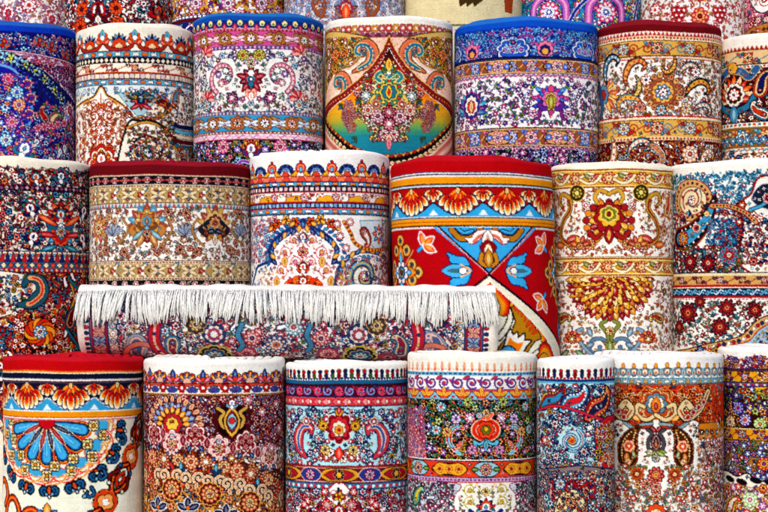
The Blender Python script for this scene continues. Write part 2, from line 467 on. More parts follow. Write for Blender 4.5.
def thing(name, loc, label, cat, group=None):
    o = bpy.data.objects.new(name, None); C.objects.link(o); o.location = loc
    o.empty_display_size = .05
    o['label'] = label; o['category'] = cat
    if group: o['group'] = group
    return o

def crisp(im):
    """a touch more colour separation between neighbouring knots"""
    m = im.mean(-1, keepdims=True)
    im = np.clip(m+(im-m)*1.06, 0, 1)
    g = im**1.16
    return g*g*(3-2*g)*.5+g*.5
def cross(a, b, ex, ph, n=1440):
    """closed cross-section of a slightly uneven roll, starting at the back, front (-Y) in the middle"""
    t = np.linspace(0, 2*pi, n, endpoint=False) + pi/2     # angle; front at 3pi/2
    x = a*np.sign(np.cos(t))*np.abs(np.cos(t))**(2/ex); y = b*np.sign(np.sin(t))*np.abs(np.sin(t))**(2/ex)
    k = 1+.009*np.sin(2*t+ph)+.009*np.sin(3*t+2.1*ph)+.006*np.sin(5*t+ph*3.3)+.003*np.sin(9*t+ph*5)
    return x*k, y*k

def roll(L_, R_, top, bot, Y, zb, design, label, rimc, rim=9, bg=W, ph=0., depth=.8, ex=2.15, lean=0., taper=0.,
         dome=.03, endc=None, lip=4.0, seed=1, hid=0., layers=8, det=3.7, dtop=28, sat=1.0, knot=0):
    u0 = Y/FPX
    a = (R_-L_)/2*u0; b = depth*a; X0 = ((L_+R_)/2-384)*u0
    Yf = Y-b; u = Yf/FPX
    cx, cy = cross(a, b, ex, ph)
    # arc length from the front centre, in px units
    x2, y2 = np.append(cx, cx[0]), np.append(cy, cy[0])
    ds = np.hypot(np.diff(x2), np.diff(y2)); s = np.concatenate([[0], np.cumsum(ds)])
    per = s[-1]; mid = s[len(cx)//2]
    def sec(sq):   # arc px -> local x,y
        q = (np.asarray(sq)*u+mid) % per
        return np.interp(q, s, x2), np.interp(q, s, y2)
    half = per/2/u
    sf = half*.60
    cols = np.concatenate([np.arange(-sf, sf, 1/SC), np.linspace(sf, 2*half-sf, 26)[:-1]])
    # photo pixel -> place on the rug
    sd = np.linspace(-half*.5, half*.5, 500); dx, dy = sec(sd)
    px = 384+FPX*(X0+dx)/(Y+dy)
    i0, i1 = px[:250].argmin(), 250+px[250:].argmax()
    def mp(qx, qy):
        ss = float(np.interp(qx, px[i0:i1+1], sd[i0:i1+1])); k = (Y+float(np.interp(ss, sd, dy)))/Yf
        return ss, HOR-(HOR-qy)*k
    g = dict(s0=-sf, s1=sf, v0=top-2, v1=bot+8, map=mp, seed=seed)
    c = Cv(g, bg); design(c); c.mask = None
    if det: c.detail(top+dtop, bot+8, det, seed)
    rn = np.random.RandomState(seed)
    im0 = c.img
    if knot:   # a coarser weave: one colour per knot
        jk = (np.arange(c.ny)//knot*knot+knot//2).astype(int).clip(0, c.ny-1); ik = (np.arange(c.nx)//knot*knot+knot//2).astype(int).clip(0, c.nx-1)
        im0 = im0[jk][:, ik]*.8+im0*.2
    m0 = im0.mean(-1, keepdims=True)
    img = crisp(m0+(im0-m0)*sat)*(1+.028*rn.randn(c.ny, c.nx, 1).clip(-2, 2)+.014*rn.randn(c.ny, 1, 1)+.007*rn.randn(1, c.nx, 1)) + .008*rn.randn(c.ny, c.nx, 3)
    # rows
    vf = np.arange(top+lip, bot+6, 1/SC)
    H = (CAMZ+(HOR-top)*u-zb)/u     # px from rim to the base
    vl = np.linspace(bot+8, top+H, 7)
    vv = np.concatenate([vf, vl])
    def sample(vs):
        jj = np.clip(((vs-c.v0)*SC-.5), 0, c.ny-1.001)
        per_ = c.ny-8
        jj = np.where(vs > bot+6, c.ny-2-np.abs((vs-bot)*SC) % (c.ny*.5), jj)
        sm = cols.copy(); back = sm > sf
        sm = np.where(back, sf-(sm-sf)*.5 % sf, sm)
        ii = np.clip((sm-c.s0)*SC-.5, 0, c.nx-1.001)
        # tufts lean a little, so colour edges are never dead sharp
        J = np.clip(np.round(jj[:, None]+.42*rn.randn(len(vs), len(cols))).astype(int), 0, c.ny-1)
        Ii = np.clip(np.round(ii[None, :]+.42*rn.randn(len(vs), len(cols))).astype(int), 0, c.nx-1)
        return img[J, Ii]
    cxl, cyl = sec(cols)
    def place(vs, inset, dz=None):
        h = (vs-top)                                 # px below the rim
        k = 1+taper*h/150
        xx = cxl[None, :]*k[:, None]+(lean*h*u)[:, None]; yy = cyl[None, :]*k[:, None]
        w = 1+.006*np.sin(h[:, None]/23+ph)*np.sin(cols[None, :]/31+ph*2)
        rad = np.hypot(cxl, cyl)
        sc = (1-np.asarray(inset)[:, None]*u/rad[None, :])*w
        z = (CAMZ+(HOR-vs)*u-zb)[:, None]+np.zeros((1, len(cols)))
        # the rim is never cut dead level
        z = z+u*(1.0*np.sin(cols/37+ph*5)+.7*np.sin(cols/13+ph))[None, :]*np.clip(1-h/30, 0, 1)[:, None]
        return np.stack([xx*sc, yy*sc, z], -1)
    e = thing('carpet_roll', (X0, Y, zb), label, 'carpet roll', 'carpet rolls standing upright in rows')
    V = place(vv, np.zeros(len(vv))); V[..., :2] += rn.randn(*V.shape[:2], 2)*u*.10
    cl = sample(vv)
    k = int((rim-lip)*SC)+1
    # plain edge band with its rounded lip
    al = np.linspace(pi/2, 0, 7)[:-1]
    lv = top+lip-lip*np.sin(al); li = lip*(1-np.cos(al))
    VL = place(lv, li); rc = rgb(rimc)
    CL = np.ones((len(lv), len(cols), 3))*rc*(1+.015*rn.randn(len(lv), len(cols), 1))
    grid_mesh('edge_band', np.concatenate([VL, V[:k+1]]), np.concatenate([CL, cl[:k+1]]), TUFT, e, True)
    grid_mesh('pile_face', V[k:], cl[k:], PILE, e, True)
    # spiral end
    nr = layers*8; t = np.linspace(1, .04, nr)
    cc = np.arange(0, len(cols), 3)
    top_in = place(np.array([top]), np.array([lip]))[0][cc]
    th = np.arctan2(top_in[:, 1]/b, top_in[:, 0]/a)
    cen = top_in[:, :2].mean(0)
    VE = np.empty((nr, len(cc), 3)); CE = np.empty_like(VE)
    ec = rgb(endc or rimc)
    for q, tt in enumerate(t):
        phs = ((1-tt)*layers+th/(2*pi)) % 1.0
        bumpz = np.abs(np.sin(pi*phs))**.5
        fade = min(1, (1-tt)*14)
        VE[q, :, :2] = cen+(top_in[:, :2]-cen)*tt
        # the inner layers stand a little proud of the outer one
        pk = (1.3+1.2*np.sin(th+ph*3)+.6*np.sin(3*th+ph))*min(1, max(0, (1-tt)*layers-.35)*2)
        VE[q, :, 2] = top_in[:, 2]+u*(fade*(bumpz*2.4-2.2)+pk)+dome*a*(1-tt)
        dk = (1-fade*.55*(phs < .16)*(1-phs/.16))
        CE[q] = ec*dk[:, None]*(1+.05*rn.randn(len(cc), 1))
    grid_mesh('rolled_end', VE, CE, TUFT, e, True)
    return e
# ------------------------------------------------------------------ rug designs (photo order: top row first)
ALLP = [(R, 'f0b6a0', Y), (CY, W, B), (N, BU, 'f0b6a0'), (O, Y, M), ('e9c7b0', R, Y), (G, Y, M)]
LEAF = [(G, FG), (T, CY), (M, R), (N, B)]

# ---- furthest row, only the lower part of each is seen
def d_lilac(c):
    c.fill(-10, -30, 74, 40, [(3, 'r', 3, 6, [(M, 'c98a86', Y), ('b45a5a', Y, W)]), (3, 'l', 3, 5, [('a86a70', 'c9a04a'), ('8d7aa8', 'b7808c')]), (2, 'f', 2, 3.4, [('c4596a', Y), ('9a86b4', W)])], 8, 3, 'b89090', '8a5a70')
    ros(c.at(29, 5), 8, (R, Y, 'd06040'), 8, M)
    for x, y in ((52, 20), (8, 14), (66, 6)): palm(c.at(x, y, .2), 10, ('c87c80', 'b0506a', Y, R, 'a07890'), '8a4a60')
    c.path([(20, 30), (24, 18), (14, 8), (20, -4)], 1, '7a86a8'); c.path([(52, 34), (48, 14), (40, 2)], 1, 'c0503c')
def d_crim(c):
    c.fill(60, -30, 180, 45, [(4, 'r', 3.5, 6, [(R, Y, N), (O, W, M), (T, W, R), (M, 'd98b70', Y)]), (3, 'l', 4, 6, [(M, R), (N, T), (R, O)]), (2, 'b', 7, 9, [(M, O, W), (N, CY, R)])], 7.5, 5, K, K)
    c.axis(98)
    palm(c.at(98, 12), 15, (N, T, R, W, M)); c.path([(84, 26), (94, 18), (98, 4)], 2, M, .5)
    for x, y in ((116, 8), (80, 24), (118, 26)): dais(c.at(x, y), 7, (O, M), K, 8)
    c.axis(None)
    palm(c.at(158, 12), 12, (M, R, K, O, R))
def d_gold0(c):
    c.fill(165, -30, 290, 16, [(3, 'r', 3, 5, [(O, Y, M), ('e08ab0', W, V), (T, W, Y)]), (3, 'l', 4, 6, [('b06a30', Y), (M, G), (B, V)])], 7, 7, 'c99030', M)
    for x in (196, 228, 262): ros(c.at(x, 3), 7, ('d97aa0', W, M), 8, N)
    c.strip(14, 17, N, 'dash', Y, 5); c.band(17, 20, M)
    c.vine(20, 32, '20357e', [(O, Y, W), ('e07aa0', W, Y)], 22, Y, [CY, 'd7a13e'], 196)
    c.band(32, 36, M); c.fill(170, 36, 290, 55, [(1, 'r', 3, 4, ALLP)], 7, 3)
def d_grey0(c):
    c.axis(346)
    c.fill(280, -30, 346, 60, [(3, 'l', 4, 7, [('8c9fc4', 'b8a89c'), ('a07868', 'c9bfc4')]), (3, 's', 4, 6, [('7f93bd', W, 'b06a58'), ('a08478', W, 'c2563c')]), (2, 'r', 2.5, 4, [('c2654a', W, '60709c'), ('7f93bd', W, 'd98b4a')])], 7, 11, '8090b0', '5c668c')
    palm(c.at(346, 10), 13, (D, '8c9fc4', R, 'e8c9b0', 'a07868'), '40507c'); c.at(346, 20).leaf(0, 0, 16, 4, -pi/2, O, .6, M)
    c.area([(318, -12), (326, 4), (322, 18), (312, 6)], 'a0623e', .7, N, True)
def d_beige0(c):
    c.band(-30, 24, 'd9cba6'); c.band(24, 26, '6d6a3c'); c.band(26, 60, 'd4cfc0')
    for x in range(400, 524, 3):
        for y in range(27, 48, 3): c.at(x, y).poly([(-1.2, -.25), (1.2, -.25), (1.2, .25), (-1.2, .25)], 'b9b6a6')
    for i, x in enumerate((463, 470, 477)):
        c.area([(x-4, -12), (x+8, -12), (x+7-i*.3, 0), (x-3, 7), (x-4, 2)], '54431f'); c.area([(x+3, -8), (x+9, -8), (x+5, 0)], 'a3762f')
    c.area([(504, -4), (513, -2), (512, 14), (505, 12)], 'a3552f'); c.area([(505, -14), (514, -14), (512, -3), (505, -3)], '3d2a18')
    c.area([(437, 22), (449, 22), (448, 34), (440, 34)], 'c2733a', .8, '6a3a1a'); c.area([(440, 24), (446, 24), (446, 32), (441, 32)], 'd7cdb6')
    c.area([(455, 28), (462, 33), (455, 42)], 'd06a34')
def d_turq0(c):
    c.fill(512, -30, 645, 45, [(4, 'f', 3, 5, [('f0d24a', 'd83a4a'), ('e85a7a', Y), (W, O), ('d8324a', W)]), (4, 'l', 3, 5, [('2f8f5a', '1f5fa0'), ('1d6f8c', 'e8c24a')]), (2, 'r', 4, 6, [('d8467a', Y, B), (N, W, R)])], 7, 13, '1a4f80', '17406e')
    for x, y, f in ((549, 8, 1), (606, 8, 1)):
        F = c.at(x, y); F.tube(crv([(-18, 14), (-16, -4), (0, -14), (16, -4), (18, 14)], 8), 3.6, 'b86ab0', .8, '30307c')
        F.tube(crv([(-18, 14), (-16, -4), (0, -14), (16, -4), (18, 14)], 8), 1.2, 'e8a8c8')
        ros(F.sub(0, 4), 11, ('e8508a', W, '3a3fa0'), 10, N); ros(F.sub(0, 4), 6, (Y, B, W), 8, N)
    c.path([(566, 30), (576, 10), (590, -4)], 3, '303a90', .6, W); c.path([(630, 40), (636, 10), (640, -10)], 3, '303a90', .6, W)
def d_white0(c):
    c.axis(700)
    c.path([(694, 30), (690, 14), (676, 22), (668, 4), (652, 18), (648, -4)], 1, '707a50'); c.path([(700, 40), (700, -20)], 1, '707a50')
    c.fill(634, -30, 700, 45, [(3, 'l', 3, 4.4, [('a8723c', '7a8a50'), ('c88a86', 'b05050')]), (3, 'f', 2, 3, [('c9505a', Y), ('d8a050', R)])], 8.5, 17, None, '8a4a40')
    ros(c.at(700, 16), 9, ('c4404c', 'e8b080', M), 8, M); ros(c.at(655, 10), 6, (R, Y, O), 7, M)
    for i in range(3):
        for j in range(3-i): ros(c.at(674+j*5+i*2.5, 10+i*5), 3.4, ('a8203a', 'd86a6a', Y), 6, M)
    ros(c.at(714, 38), 7, ('d8985a', R, W), 7); palm(c.at(700, -6), 10, ('e0a050', 'd06a50', W, R, G), M)
def d_pink0(c):
    c.fill(735, -30, 800, 45, [(3, 'r', 3, 5, [(R, W, M), ('a05a78', Y, W)]), (3, 'l', 3, 5, [('8a3a5a', '6a7a9a')])], 8, 19, '9a4a60', M)
    c.area([(748, -12), (752, 4), (760, 12), (770, 8), (780, -12)], W, 1.2, N, True); scroll(c.at(764, 0), 7, R, 1, 1.5, (R, W, Y))
    c.area([(740, 40), (752, 28), (772, 22), (800, 22), (800, 50), (740, 50)], 'b0854a', 1, D)
    for x in (746, 758, 766): ros(c.at(x, 18+(x%3)), 4, (M, W, R), 7)

# ---- second row
def d_indigo(c):
    c.band(20, 36, '1a52b8'); c.band(30, 175, '1c2480')
    F = c.at(0, 0)
    c.fill(-60, 33, 76, 66, [(3, 'l', 3, 5, [('8fb0d8', 'c86a9a'), ('d9a8b8', '5a8ac0')]), (3, 'r', 2.5, 4, [('d88ab0', W, R), ('7fc0d8', W, N), ('c0506a', 'e8b0a8', W)]), (3, 'd', .8, 1.4, [('101850',), ('12306a',)])], 6, 3, '1a2f70', '161650')
    for x, y in ((4, 42), (40, 41), (52, 46), (66, 54)): palm(c.at(x, y, .3), 8, ('d88a9c', W, '6aa8d0', R, 'c87a4a'), '161650')
    # pink-white crescent between two curved guard lines
    c.area([(-60, 40), (0, 51), (40, 55), (80, 68), (80, 110), (62, 88), (46, 72), (24, 60), (0, 52)], 'e0c6d6', 1, '1a1450')
    c.clip([(8, 54), (40, 56), (80, 68), (80, 104), (62, 86), (46, 71), (24, 60)])
    c.fill(0, 50, 84, 105, [(3, 'r', 2.5, 4.5, [('b0304e', 'e8a0b0', W), ('8a3a70', W, R)]), (4, 'l', 3, 5, [('b0466a', '8a6ab0'), ('c86a80', '6a7aa8')])], 5.5, 4, 'b06a90', '7a2a50')
    c.clip()
    c.path([(-40, 46), (0, 50), (40, 55), (80, 68)], 1.3, 'e8b8c8', .6, '120c3c')
    def fl(F, i): F.ell(0, 0, 5.4, 5.4, '14164e'); dais(F, 5.2, ('a8d4e0' if i % 3 else 'c8d890', ('e8d24a', '5a6ac0')[i % 2]), '1a2a60', 5)
    c.along([(-30, 46), (8, 57), (28, 66), (44, 78), (56, 92), (66, 106)], 6.6, fl)
    c.along([(-30, 53), (4, 63), (22, 71), (38, 84), (50, 98)], 5, lambda F, i: F.ell(0, 0, 1.2, 1.2, '4a62b8'))
    # dark net ground
    c.fill(20, 62, 76, 175, [(1, 'd', .8, 1.2, [('2f3a9c',), ('15124e',), ('26308c',)])], 3.2, 9, micro=False)
    # ring of big flowers on the left
    c.area([(-70, 74), (0, 66), (24, 86), (30, 112), (22, 140), (6, 170), (-70, 180)], '24309c', 2.6, '7fa8d8', True)
    c.fill(-50, 74, 22, 172, [(3, 'r', 3.5, 6, [('b04a8a', 'f0b8a0', '2a2a80'), ('6ab8d8', W, B), ('d8907a', 'a0305a', W), ('3f5ab8', 'a8c8e8', Y), ('2f86c0', 'c8e0f0', N)]), (3, 'l', 3, 5, [('d86a8a', 'e8b070'), ('5aa8c8', '8a5ab0')]), (2, 'f', 3, 4, [('f0c0a0', R), ('a0c8e0', V)])], 6.5, 10, 'a05aa0', '1a1050')
    for x, y in ((26, 84), (30, 98), (28, 114), (22, 130)): palm(c.at(x, y, 1.3), 9, ('d86a9c', '5aa8d0', 'f0c0b0', 'a03a7a', '3a4ab0'), '14124a')
    for x, y, p in ((8, 79, ('b04a8a', 'f0a8b0', 'd8406a')), (17, 92, ('5ab0d8', 'e8f0f0', B)), (19, 105, ('e88a5a', 'f0c8b0', '7a3a9a')), (12, 122, ('a050a0', 'f0b0c0', O)), (6, 140, (CY, W, V))):
        ros(c.at(x, y), 6.6, p, 9, '14124a')
    # spray at the right
    c.fill(24, 104, 78, 170, [(4, 'r', 3, 5, [('c86a8a', 'f0c8b8', R), ('6aa0d0', W, N), ('3f6ac0', 'b8d8f0', N), ('7a4aa0', 'd8c0e0', Y)]), (4, 'l', 4, 6, [('d8707a', '8a9a5a'), ('5a9ac0', 'c85a8a')]), (1, 'p', 8, 9, [('d87aa0', W, 'b0506a', Y, CY)])], 7, 15, '8a62b0', '161050', avoid=[(14, 110, 22)])
    boteh(c.at(52, 122, .5), 17, ('d86a8a', '4a8a5a', 'f0c0a0')); boteh(c.at(44, 116, -.5), 13, ('3a7a8a', 'e8b0a0', R))
    for i in range(6): dais(c.at(38+i*6.5, 128-i*1.2), 4.4, ('e89aa8', 'c0405a'), '2a1050')
    palm(c.at(24, 150, .4), 13, ('d88a70', 'e8c0c8', '6a5ab0', Y, T), '1a1050')
    palm(c.at(70, 112, -.4), 12, ('e8a0b0', 'a05ab0', W, R, '8aa0d8'), '1a1050')
def crest(c, y0, y1, per, px, pals, lobes=True):
    """crest of lobes standing on the plain edge"""
    h = y1-y0
    def big(F, i):
        p = pals[i % len(pals)]
        F.lobe(0, h*.05, h*.55, 9, .16, p[0], -pi/2, ol=.7, sx=1.15)
        F.lobe(0, h*.12, h*.36, 7, .2, p[1], -pi/2, ol=.5, sx=1.1); F.ell(0, h*.2, h*.16, h*.16, p[2], 0, .4)
    c.rep(y1-h*.42, per, big, px)
def d_creamtop(c):
    # fans and flames crest
    def fan(F, i):
        for k in range(-3, 4): F.leaf(0, 8, 13-abs(k)*.6, 1.5, -pi/2+k*.33, (N, '6a9ac0')[k % 2], .3, K)
        F.lobe(0, 8, 7.5, 7, .2, 'c8501e', -pi/2, ol=.6); F.lobe(0, 9, 4, 5, .2, 'efc9a0', -pi/2, ol=.4)
        F.tube(crv([(-15, 4), (-10, 10), (0, 12), (10, 10), (15, 4)], 6), 1.6, 'a83a22', .6)
    c.rep(38, 33, fan, 119)
    def flame(F, i):
        F.lobe(0, -1, 6, 7, .25, O, -pi/2, ol=.6); F.leaf(0, 2, 11, 2.6, -pi/2, CY, .5); F.ell(0, -1, 2, 2, Y, 0, .4)
        for a in (-1, 1): F.leaf(a*2, 5, 7, 2, -pi/2+a*.9, 'd8603c', .4)
    c.rep(39, 33, flame, 102.5)
    c.strip(51, 57, '6fb0c4', 'dash', 'e07a2c', 9, 'f0e8d8', N); c.ln(51, N, .9); c.ln(57, K, 1)
    c.strip(57, 63, '2c1420', 'diam', 'f0dcc0', 5.2, W)
    c.vine(63, 72, 'f3e8d4', [(O, 'f0c8a0', R), (R, W, Y)], 26, 'b04a3c', ['c87a3a', '3a3a6a', 'd84a30'], 135)
    c.strip(72, 79.5, '2c1420', 'sq', 'f0dcc0', 5.2, 'd8c0c8')
    c.strip(79.5, 84, '6fb0c4', 'dash', 'e07a2c', 8, W, N); c.ln(72, O, .9); c.ln(84.5, N, .9)
    c.band(85, 93, 'dfe6e4')
    c.rep(89, 13, lambda F, i: scroll(F.sub(0, 0, 0, 1, 1 if i % 2 else -1), 4.2, '5a8ab0', 1, 1.2), 130)
    c.area([(118, 93), (164, 93), (154, 102), (146, 112), (139, 118), (131, 109), (124, 101)], 'a9c7cf', .6, T)
    palm(c.at(141, 98, pi), 12, ('8a1f30', '3a5a40', O, N, '2f6f7f')); F = c.at(141, 100)
    for a in (-1, 1): F.leaf(0, -2, 17, 2.2, -pi/2+a*1.45, '3a4a3a', .5); F.leaf(0, 4, 12, 2, -pi/2+a*2, 'a8283c', .5)
    # ogee with rust tree
    arch = [(101, 88), (94, 98), (80, 106), (68, 118), (60, 175), (128, 175), (133, 128), (128, 112), (114, 101), (106, 96)]
    c.area(arch, 'f5efe4', 2.6, '4a2c1e', True); c.area(arch, 'f7f1e8', 1.2, 'd09a3c', True)
    c.clip(arch); c.axis(101)
    c.fill(66, 100, 101, 172, [(4, 'l', 3, 4.4, [('b8562c', 'd8a04a'), ('a83a2c', '7a8a5a')]), (3, 's', 4, 5.4, [('b05a30', Y, R), ('9a6a40', 'e8a050', M)]), (2, 'r', 2.6, 3.8, [('d8602c', 'f0c080', M)])], 8.5, 26, 'b0683c', '6a2a1c', micro=False)
    for y in (104, 116, 128, 141):
        scroll(c.at(109, y, 1), 7.5, 'a8582c', 1.2, 1.5, ('c8562c', Y, M), [(O), (Y), ('b04a2a')]); scroll(c.at(122, y+7, 2.4), 7, '9a6a40', 1.1, 1.4, ('d8882c', W, R), [R, Y])
    c.path([(101, 94), (101, 150)], 1.2, 'a8502c'); ros(c.at(101, 130), 5, (O, Y, R), 8); ros(c.at(101, 112), 3.6, ('c8302c', Y), 7)
    for r_, q in ((24, 'b8301c'), (20, 'f3e6d0'), (17, 'd9531f')):
        c.at(101, 166).lobe(0, 0, r_*.8, 9, .22, q, -pi/2, ol=.5, sy=1.15)
    palm(c.at(101, 160), 11, ('e8a040', 'f0d8b0', 'b8301c', Y, O)); c.axis(None); c.clip()
    # right side paisley ground
    boteh(c.at(163, 102, 2.2), 15, ('b8283a', 'e0784a', M)); boteh(c.at(176, 98, .3), 14, ('f0e0c8', 'c85a3c', '5a8a9a'))
    c.path([(140, 117), (152, 119), (166, 113), (178, 100)], 3, 'cf9a48', .7, N); c.along([(140, 117), (152, 119), (166, 113), (178, 100)], 4, lambda F, i: F.ell(0, 0, 1.2, 1.2, (R, N)[i % 2]))
    c.fill(126, 90, 192, 120, [(2, 'f', 2, 3, [(R, Y), (T, W), (O, N)]), (2, 'l', 3, 4, [('8aa0b0', 'c8703a')])], 7, 5, None, avoid=[(141, 104, 13), (165, 105, 10), (176, 96, 10)])
    c.area([(128, 126), (140, 122), (152, 122), (166, 130), (176, 146), (180, 175), (122, 175)], 'f3ead8', 2.2, '2c1a20', True)
    c.path([(127, 128), (140, 123), (152, 123), (166, 131), (175, 146), (178, 166)], 2, 'c99c4c', .5, K)
    scroll(c.at(149, 152, 2.5), 20, '31223a', 2.6, 1.5); scroll(c.at(149, 152, 2.5), 16, 'd0a050', 1.3, 1.5, (T, Y, R), ['c84a2c', T, G])
    c.fill(128, 128, 172, 166, [(2, 'f', 1.8, 3, [(O, W), (R, Y), (T, N)]), (2, 'l', 3, 4, [('b06a3a', G), (R, T)])], 6.2, 8, None)
    for k, q in enumerate((N, CY, 'f0dcc0', M, T)): c.path([(171, 122+k*5), (180, 127+k*5), (194, 129+k*5)], 3.4, q, .5)
    c.fill(178, 146, 196, 172, [(1, 'r', 2.5, 4, ALLP)], 6, 3)
def d_bluetop(c):
    c.band(12, 27, '1d62ae'); c.band(20, 27.5, '1c3f8c')
    c.rep(22.5, 11.2, lambda F, i: (F.ell(0, 0, 2.6, 2.9, 'e9dfa0', 0, .7, N), F.ell(0, 1, 1.2, 1.2, '6a7a30')), 251)
    c.rep(27, 11.2, lambda F, i: F.leaf(0, 2, 5.4, 2.2, -pi/2, 'c83048', .5, N), 256.6)
    c.strip(28, 31, 'c9889a', 'zig', 'a02848', 4)
    c.band(31, 45, 'd05f9c')
    xs = c.ms(251)
    Fr(c, [(0, 0, 0, 1, 1)]).tube([(x, 38+3.4*sin((x-xs)/27.6*2*pi)) for x in np.arange(c.s0, c.s1, 2.)], 2.6, 'b08a4c', .7, '5a2a3a')
    c.rep(38, 27.6, lambda F, i: (F.lobe(0, 0, 6.8, 8, .2, 'a97f45', ol=.7, oc=M, sx=1.3), ros(F, 4.4, ((R, Y, K), (O, W, M))[i % 2], 8)), 251)
    c.rep(38, 27.6, lambda F, i: (ros(F, 4.2, ('f0b0c8', 'c02860', Y), 7, M), [F.leaf(0, 0, 8, 1.5, a, 'f0c8d8', .4, M) for a in (.3, -.3, pi-.3, pi+.3)]), 251+13.8)
    c.strip(45, 49, '7a4a86', 'dots', 'e8b0b8', 4.6, 'a8b0d0')
    c.band(49, 113, 'eeebe6'); c.axis(251)
    c.fill(190, 51, 251, 112, [(3, 'f', 2, 3.4, [(V, Y), (R, W), (T, Y), ('d85a8a', W), ('6a8a3a', R)]), (3, 'l', 3, 4.5, [('7a9a5a', T), ('c8506a', G), (BU, V)]), (2, 'r', 3, 4.4, [('e89a7a', R, Y), (CY, W, B), (V, 'e8a0c0', Y)])], 7.8, 21, '8aa088', '4a3050', avoid=[(251, 80, 17), (223, 76, 17)])
    # ring paisleys
    F = c.at(224, 77)
    F.tube([(17*cos(a)*(1-.035*k), 17*sin(a)*(1-.03*k)) for k, a in enumerate(np.linspace(2.1, 8.2, 26))], 2.0, 'd58aa0', .8, '70284a')
    F.tube([(17*cos(a)*(1-.035*k), 17*sin(a)*(1-.03*k)) for k, a in enumerate(np.linspace(2.1, 8.2, 26))], .7, 'f4e6e0')
    for k, a in enumerate(np.linspace(2.3, 7.6, 18)): F.ell(17*cos(a)*(1-.045*k)*.99, 17*sin(a)*(1-.04*k)*.99, .8, .8, '9a2a4a')
    for dx, dy, p in ((-6, -3, (V, 'c8a0d8', Y)), (2, -6, ('5a8a4a', Y, W)), (-3, 6, ('d8607a', W, Y)), (5, 1, (T, W, Y))): ros(F.sub(dx, dy), 3.6, p, 6)
    # crimson star palmette
    F = c.at(251, 79)
    for k in range(10): F.leaf(0, 0, 15.5 if k % 2 == 0 else 12, 2.7, k*pi/5-pi/2, ('9c1c30', '7a1430')[k % 2], .6)
    F.lobe(0, 0, 6.5, 8, .25, 'b82a38', ol=.5); ros(F, 4.2, (CY, N, Y), 8); F.lobe(0, 5, 3, 6, .2, T, ol=.5); F.lobe(0, -6, 3, 6, .2, Y, ol=.5)
    for y, p in ((60, ('e890a0', W, R)), (64, ('c8a04a', W, M))): ros(c.at(251, y), 4.2, p)
    F = c.at(251, 99); F.leaf(0, 0, 11, 3.4, -pi/2-.35, 'f0b0a0', .6, 'b03050'); F.leaf(0, 0, 11, 3.4, -pi/2+.35, 'f0b0a0', .6, 'b03050'); F.leaf(0, 2, 9, 2.6, -pi/2, W, .6, R)
    for x, y, p in ((243, 55, ('9a9a3a', 'e0d070', R)), (232, 98, (N, 'e88aa0', Y)), (207, 106, (T, W, 'e07a3a'))): ros(c.at(x, y), 6, p)
    for x, y in ((206, 55), (208, 100)):
        F = c.at(x, y, .4)
        for k in range(-3, 4): F.leaf(0, 0, 10, 1.6, -pi/2+k*.42, ('d8405a', 'f0a8a0')[k % 2], .4, M)
    c.axis(None)
    c.strip(111, 115, '6a5a86', 'dots', 'e0b8a0', 4, 'b0c0d8')
    c.band(115, 131, '4a9cc0')
    Fr(c, [(0, 0, 0, 1, 1)]).tube([(x, 123+3.6*sin((x-xs)/27.6*2*pi)) for x in np.arange(c.s0, c.s1, 2.)], 3, 'b58f55', .7, '4a3040')
    c.rep(123, 27.6, lambda F, i: (F.lobe(0, 0, 7, 8, .2, 'b07c48', ol=.7, oc=M, sx=1.3), ros(F, 4.8, (('8a2030', Y, K), (O, W, M))[i % 2], 8)), 251+13.8)
    c.rep(123, 27.6, lambda F, i: (ros(F, 4.4, ('d8c0a0', 'c84a30', Y), 7, N), [F.leaf(0, 0, 8, 1.5, a, 'd8e4e8', .4, N) for a in (.3, -.3, pi-.3, pi+.3)]), 251)
    c.strip(131, 134, '7a2a4a', 'dash', 'e8c8b0', 4); c.strip(134, 138.5, 'e9dfe2', 'S', 'c070a0', 7, 'e0a0c0'); c.ln(139, 'c04a7a', 1)
    c.band(139.5, 175, '1c1830'); c.axis(251)
    c.fill(190, 141, 251, 172, [(4, 'r', 3.4, 5, [('d8709a', 'f0c0c8', R), ('7a5ab8', 'd0b0e0', Y), ('e8a070', R, W), (CY, W, B)]), (3, 'l', 3, 4.6, [('6a9a5a', 'c8a04a'), (CY, V)]), (2, 'f', 2, 3, [(W, R), ('e0c050', R)])], 6.4, 31, '6a7a8a', '100c20')
    ros(c.at(223, 147), 7, ('d85a8a', 'f0b8c0', '8a2a5a'), 9)
    palm(c.at(251, 150), 11, (O, 'e8c050', R, Y, V)); c.path([(251, 163), (242, 161), (236, 166)], 2.4, '8a4ab8', .5, W)
    c.axis(None)
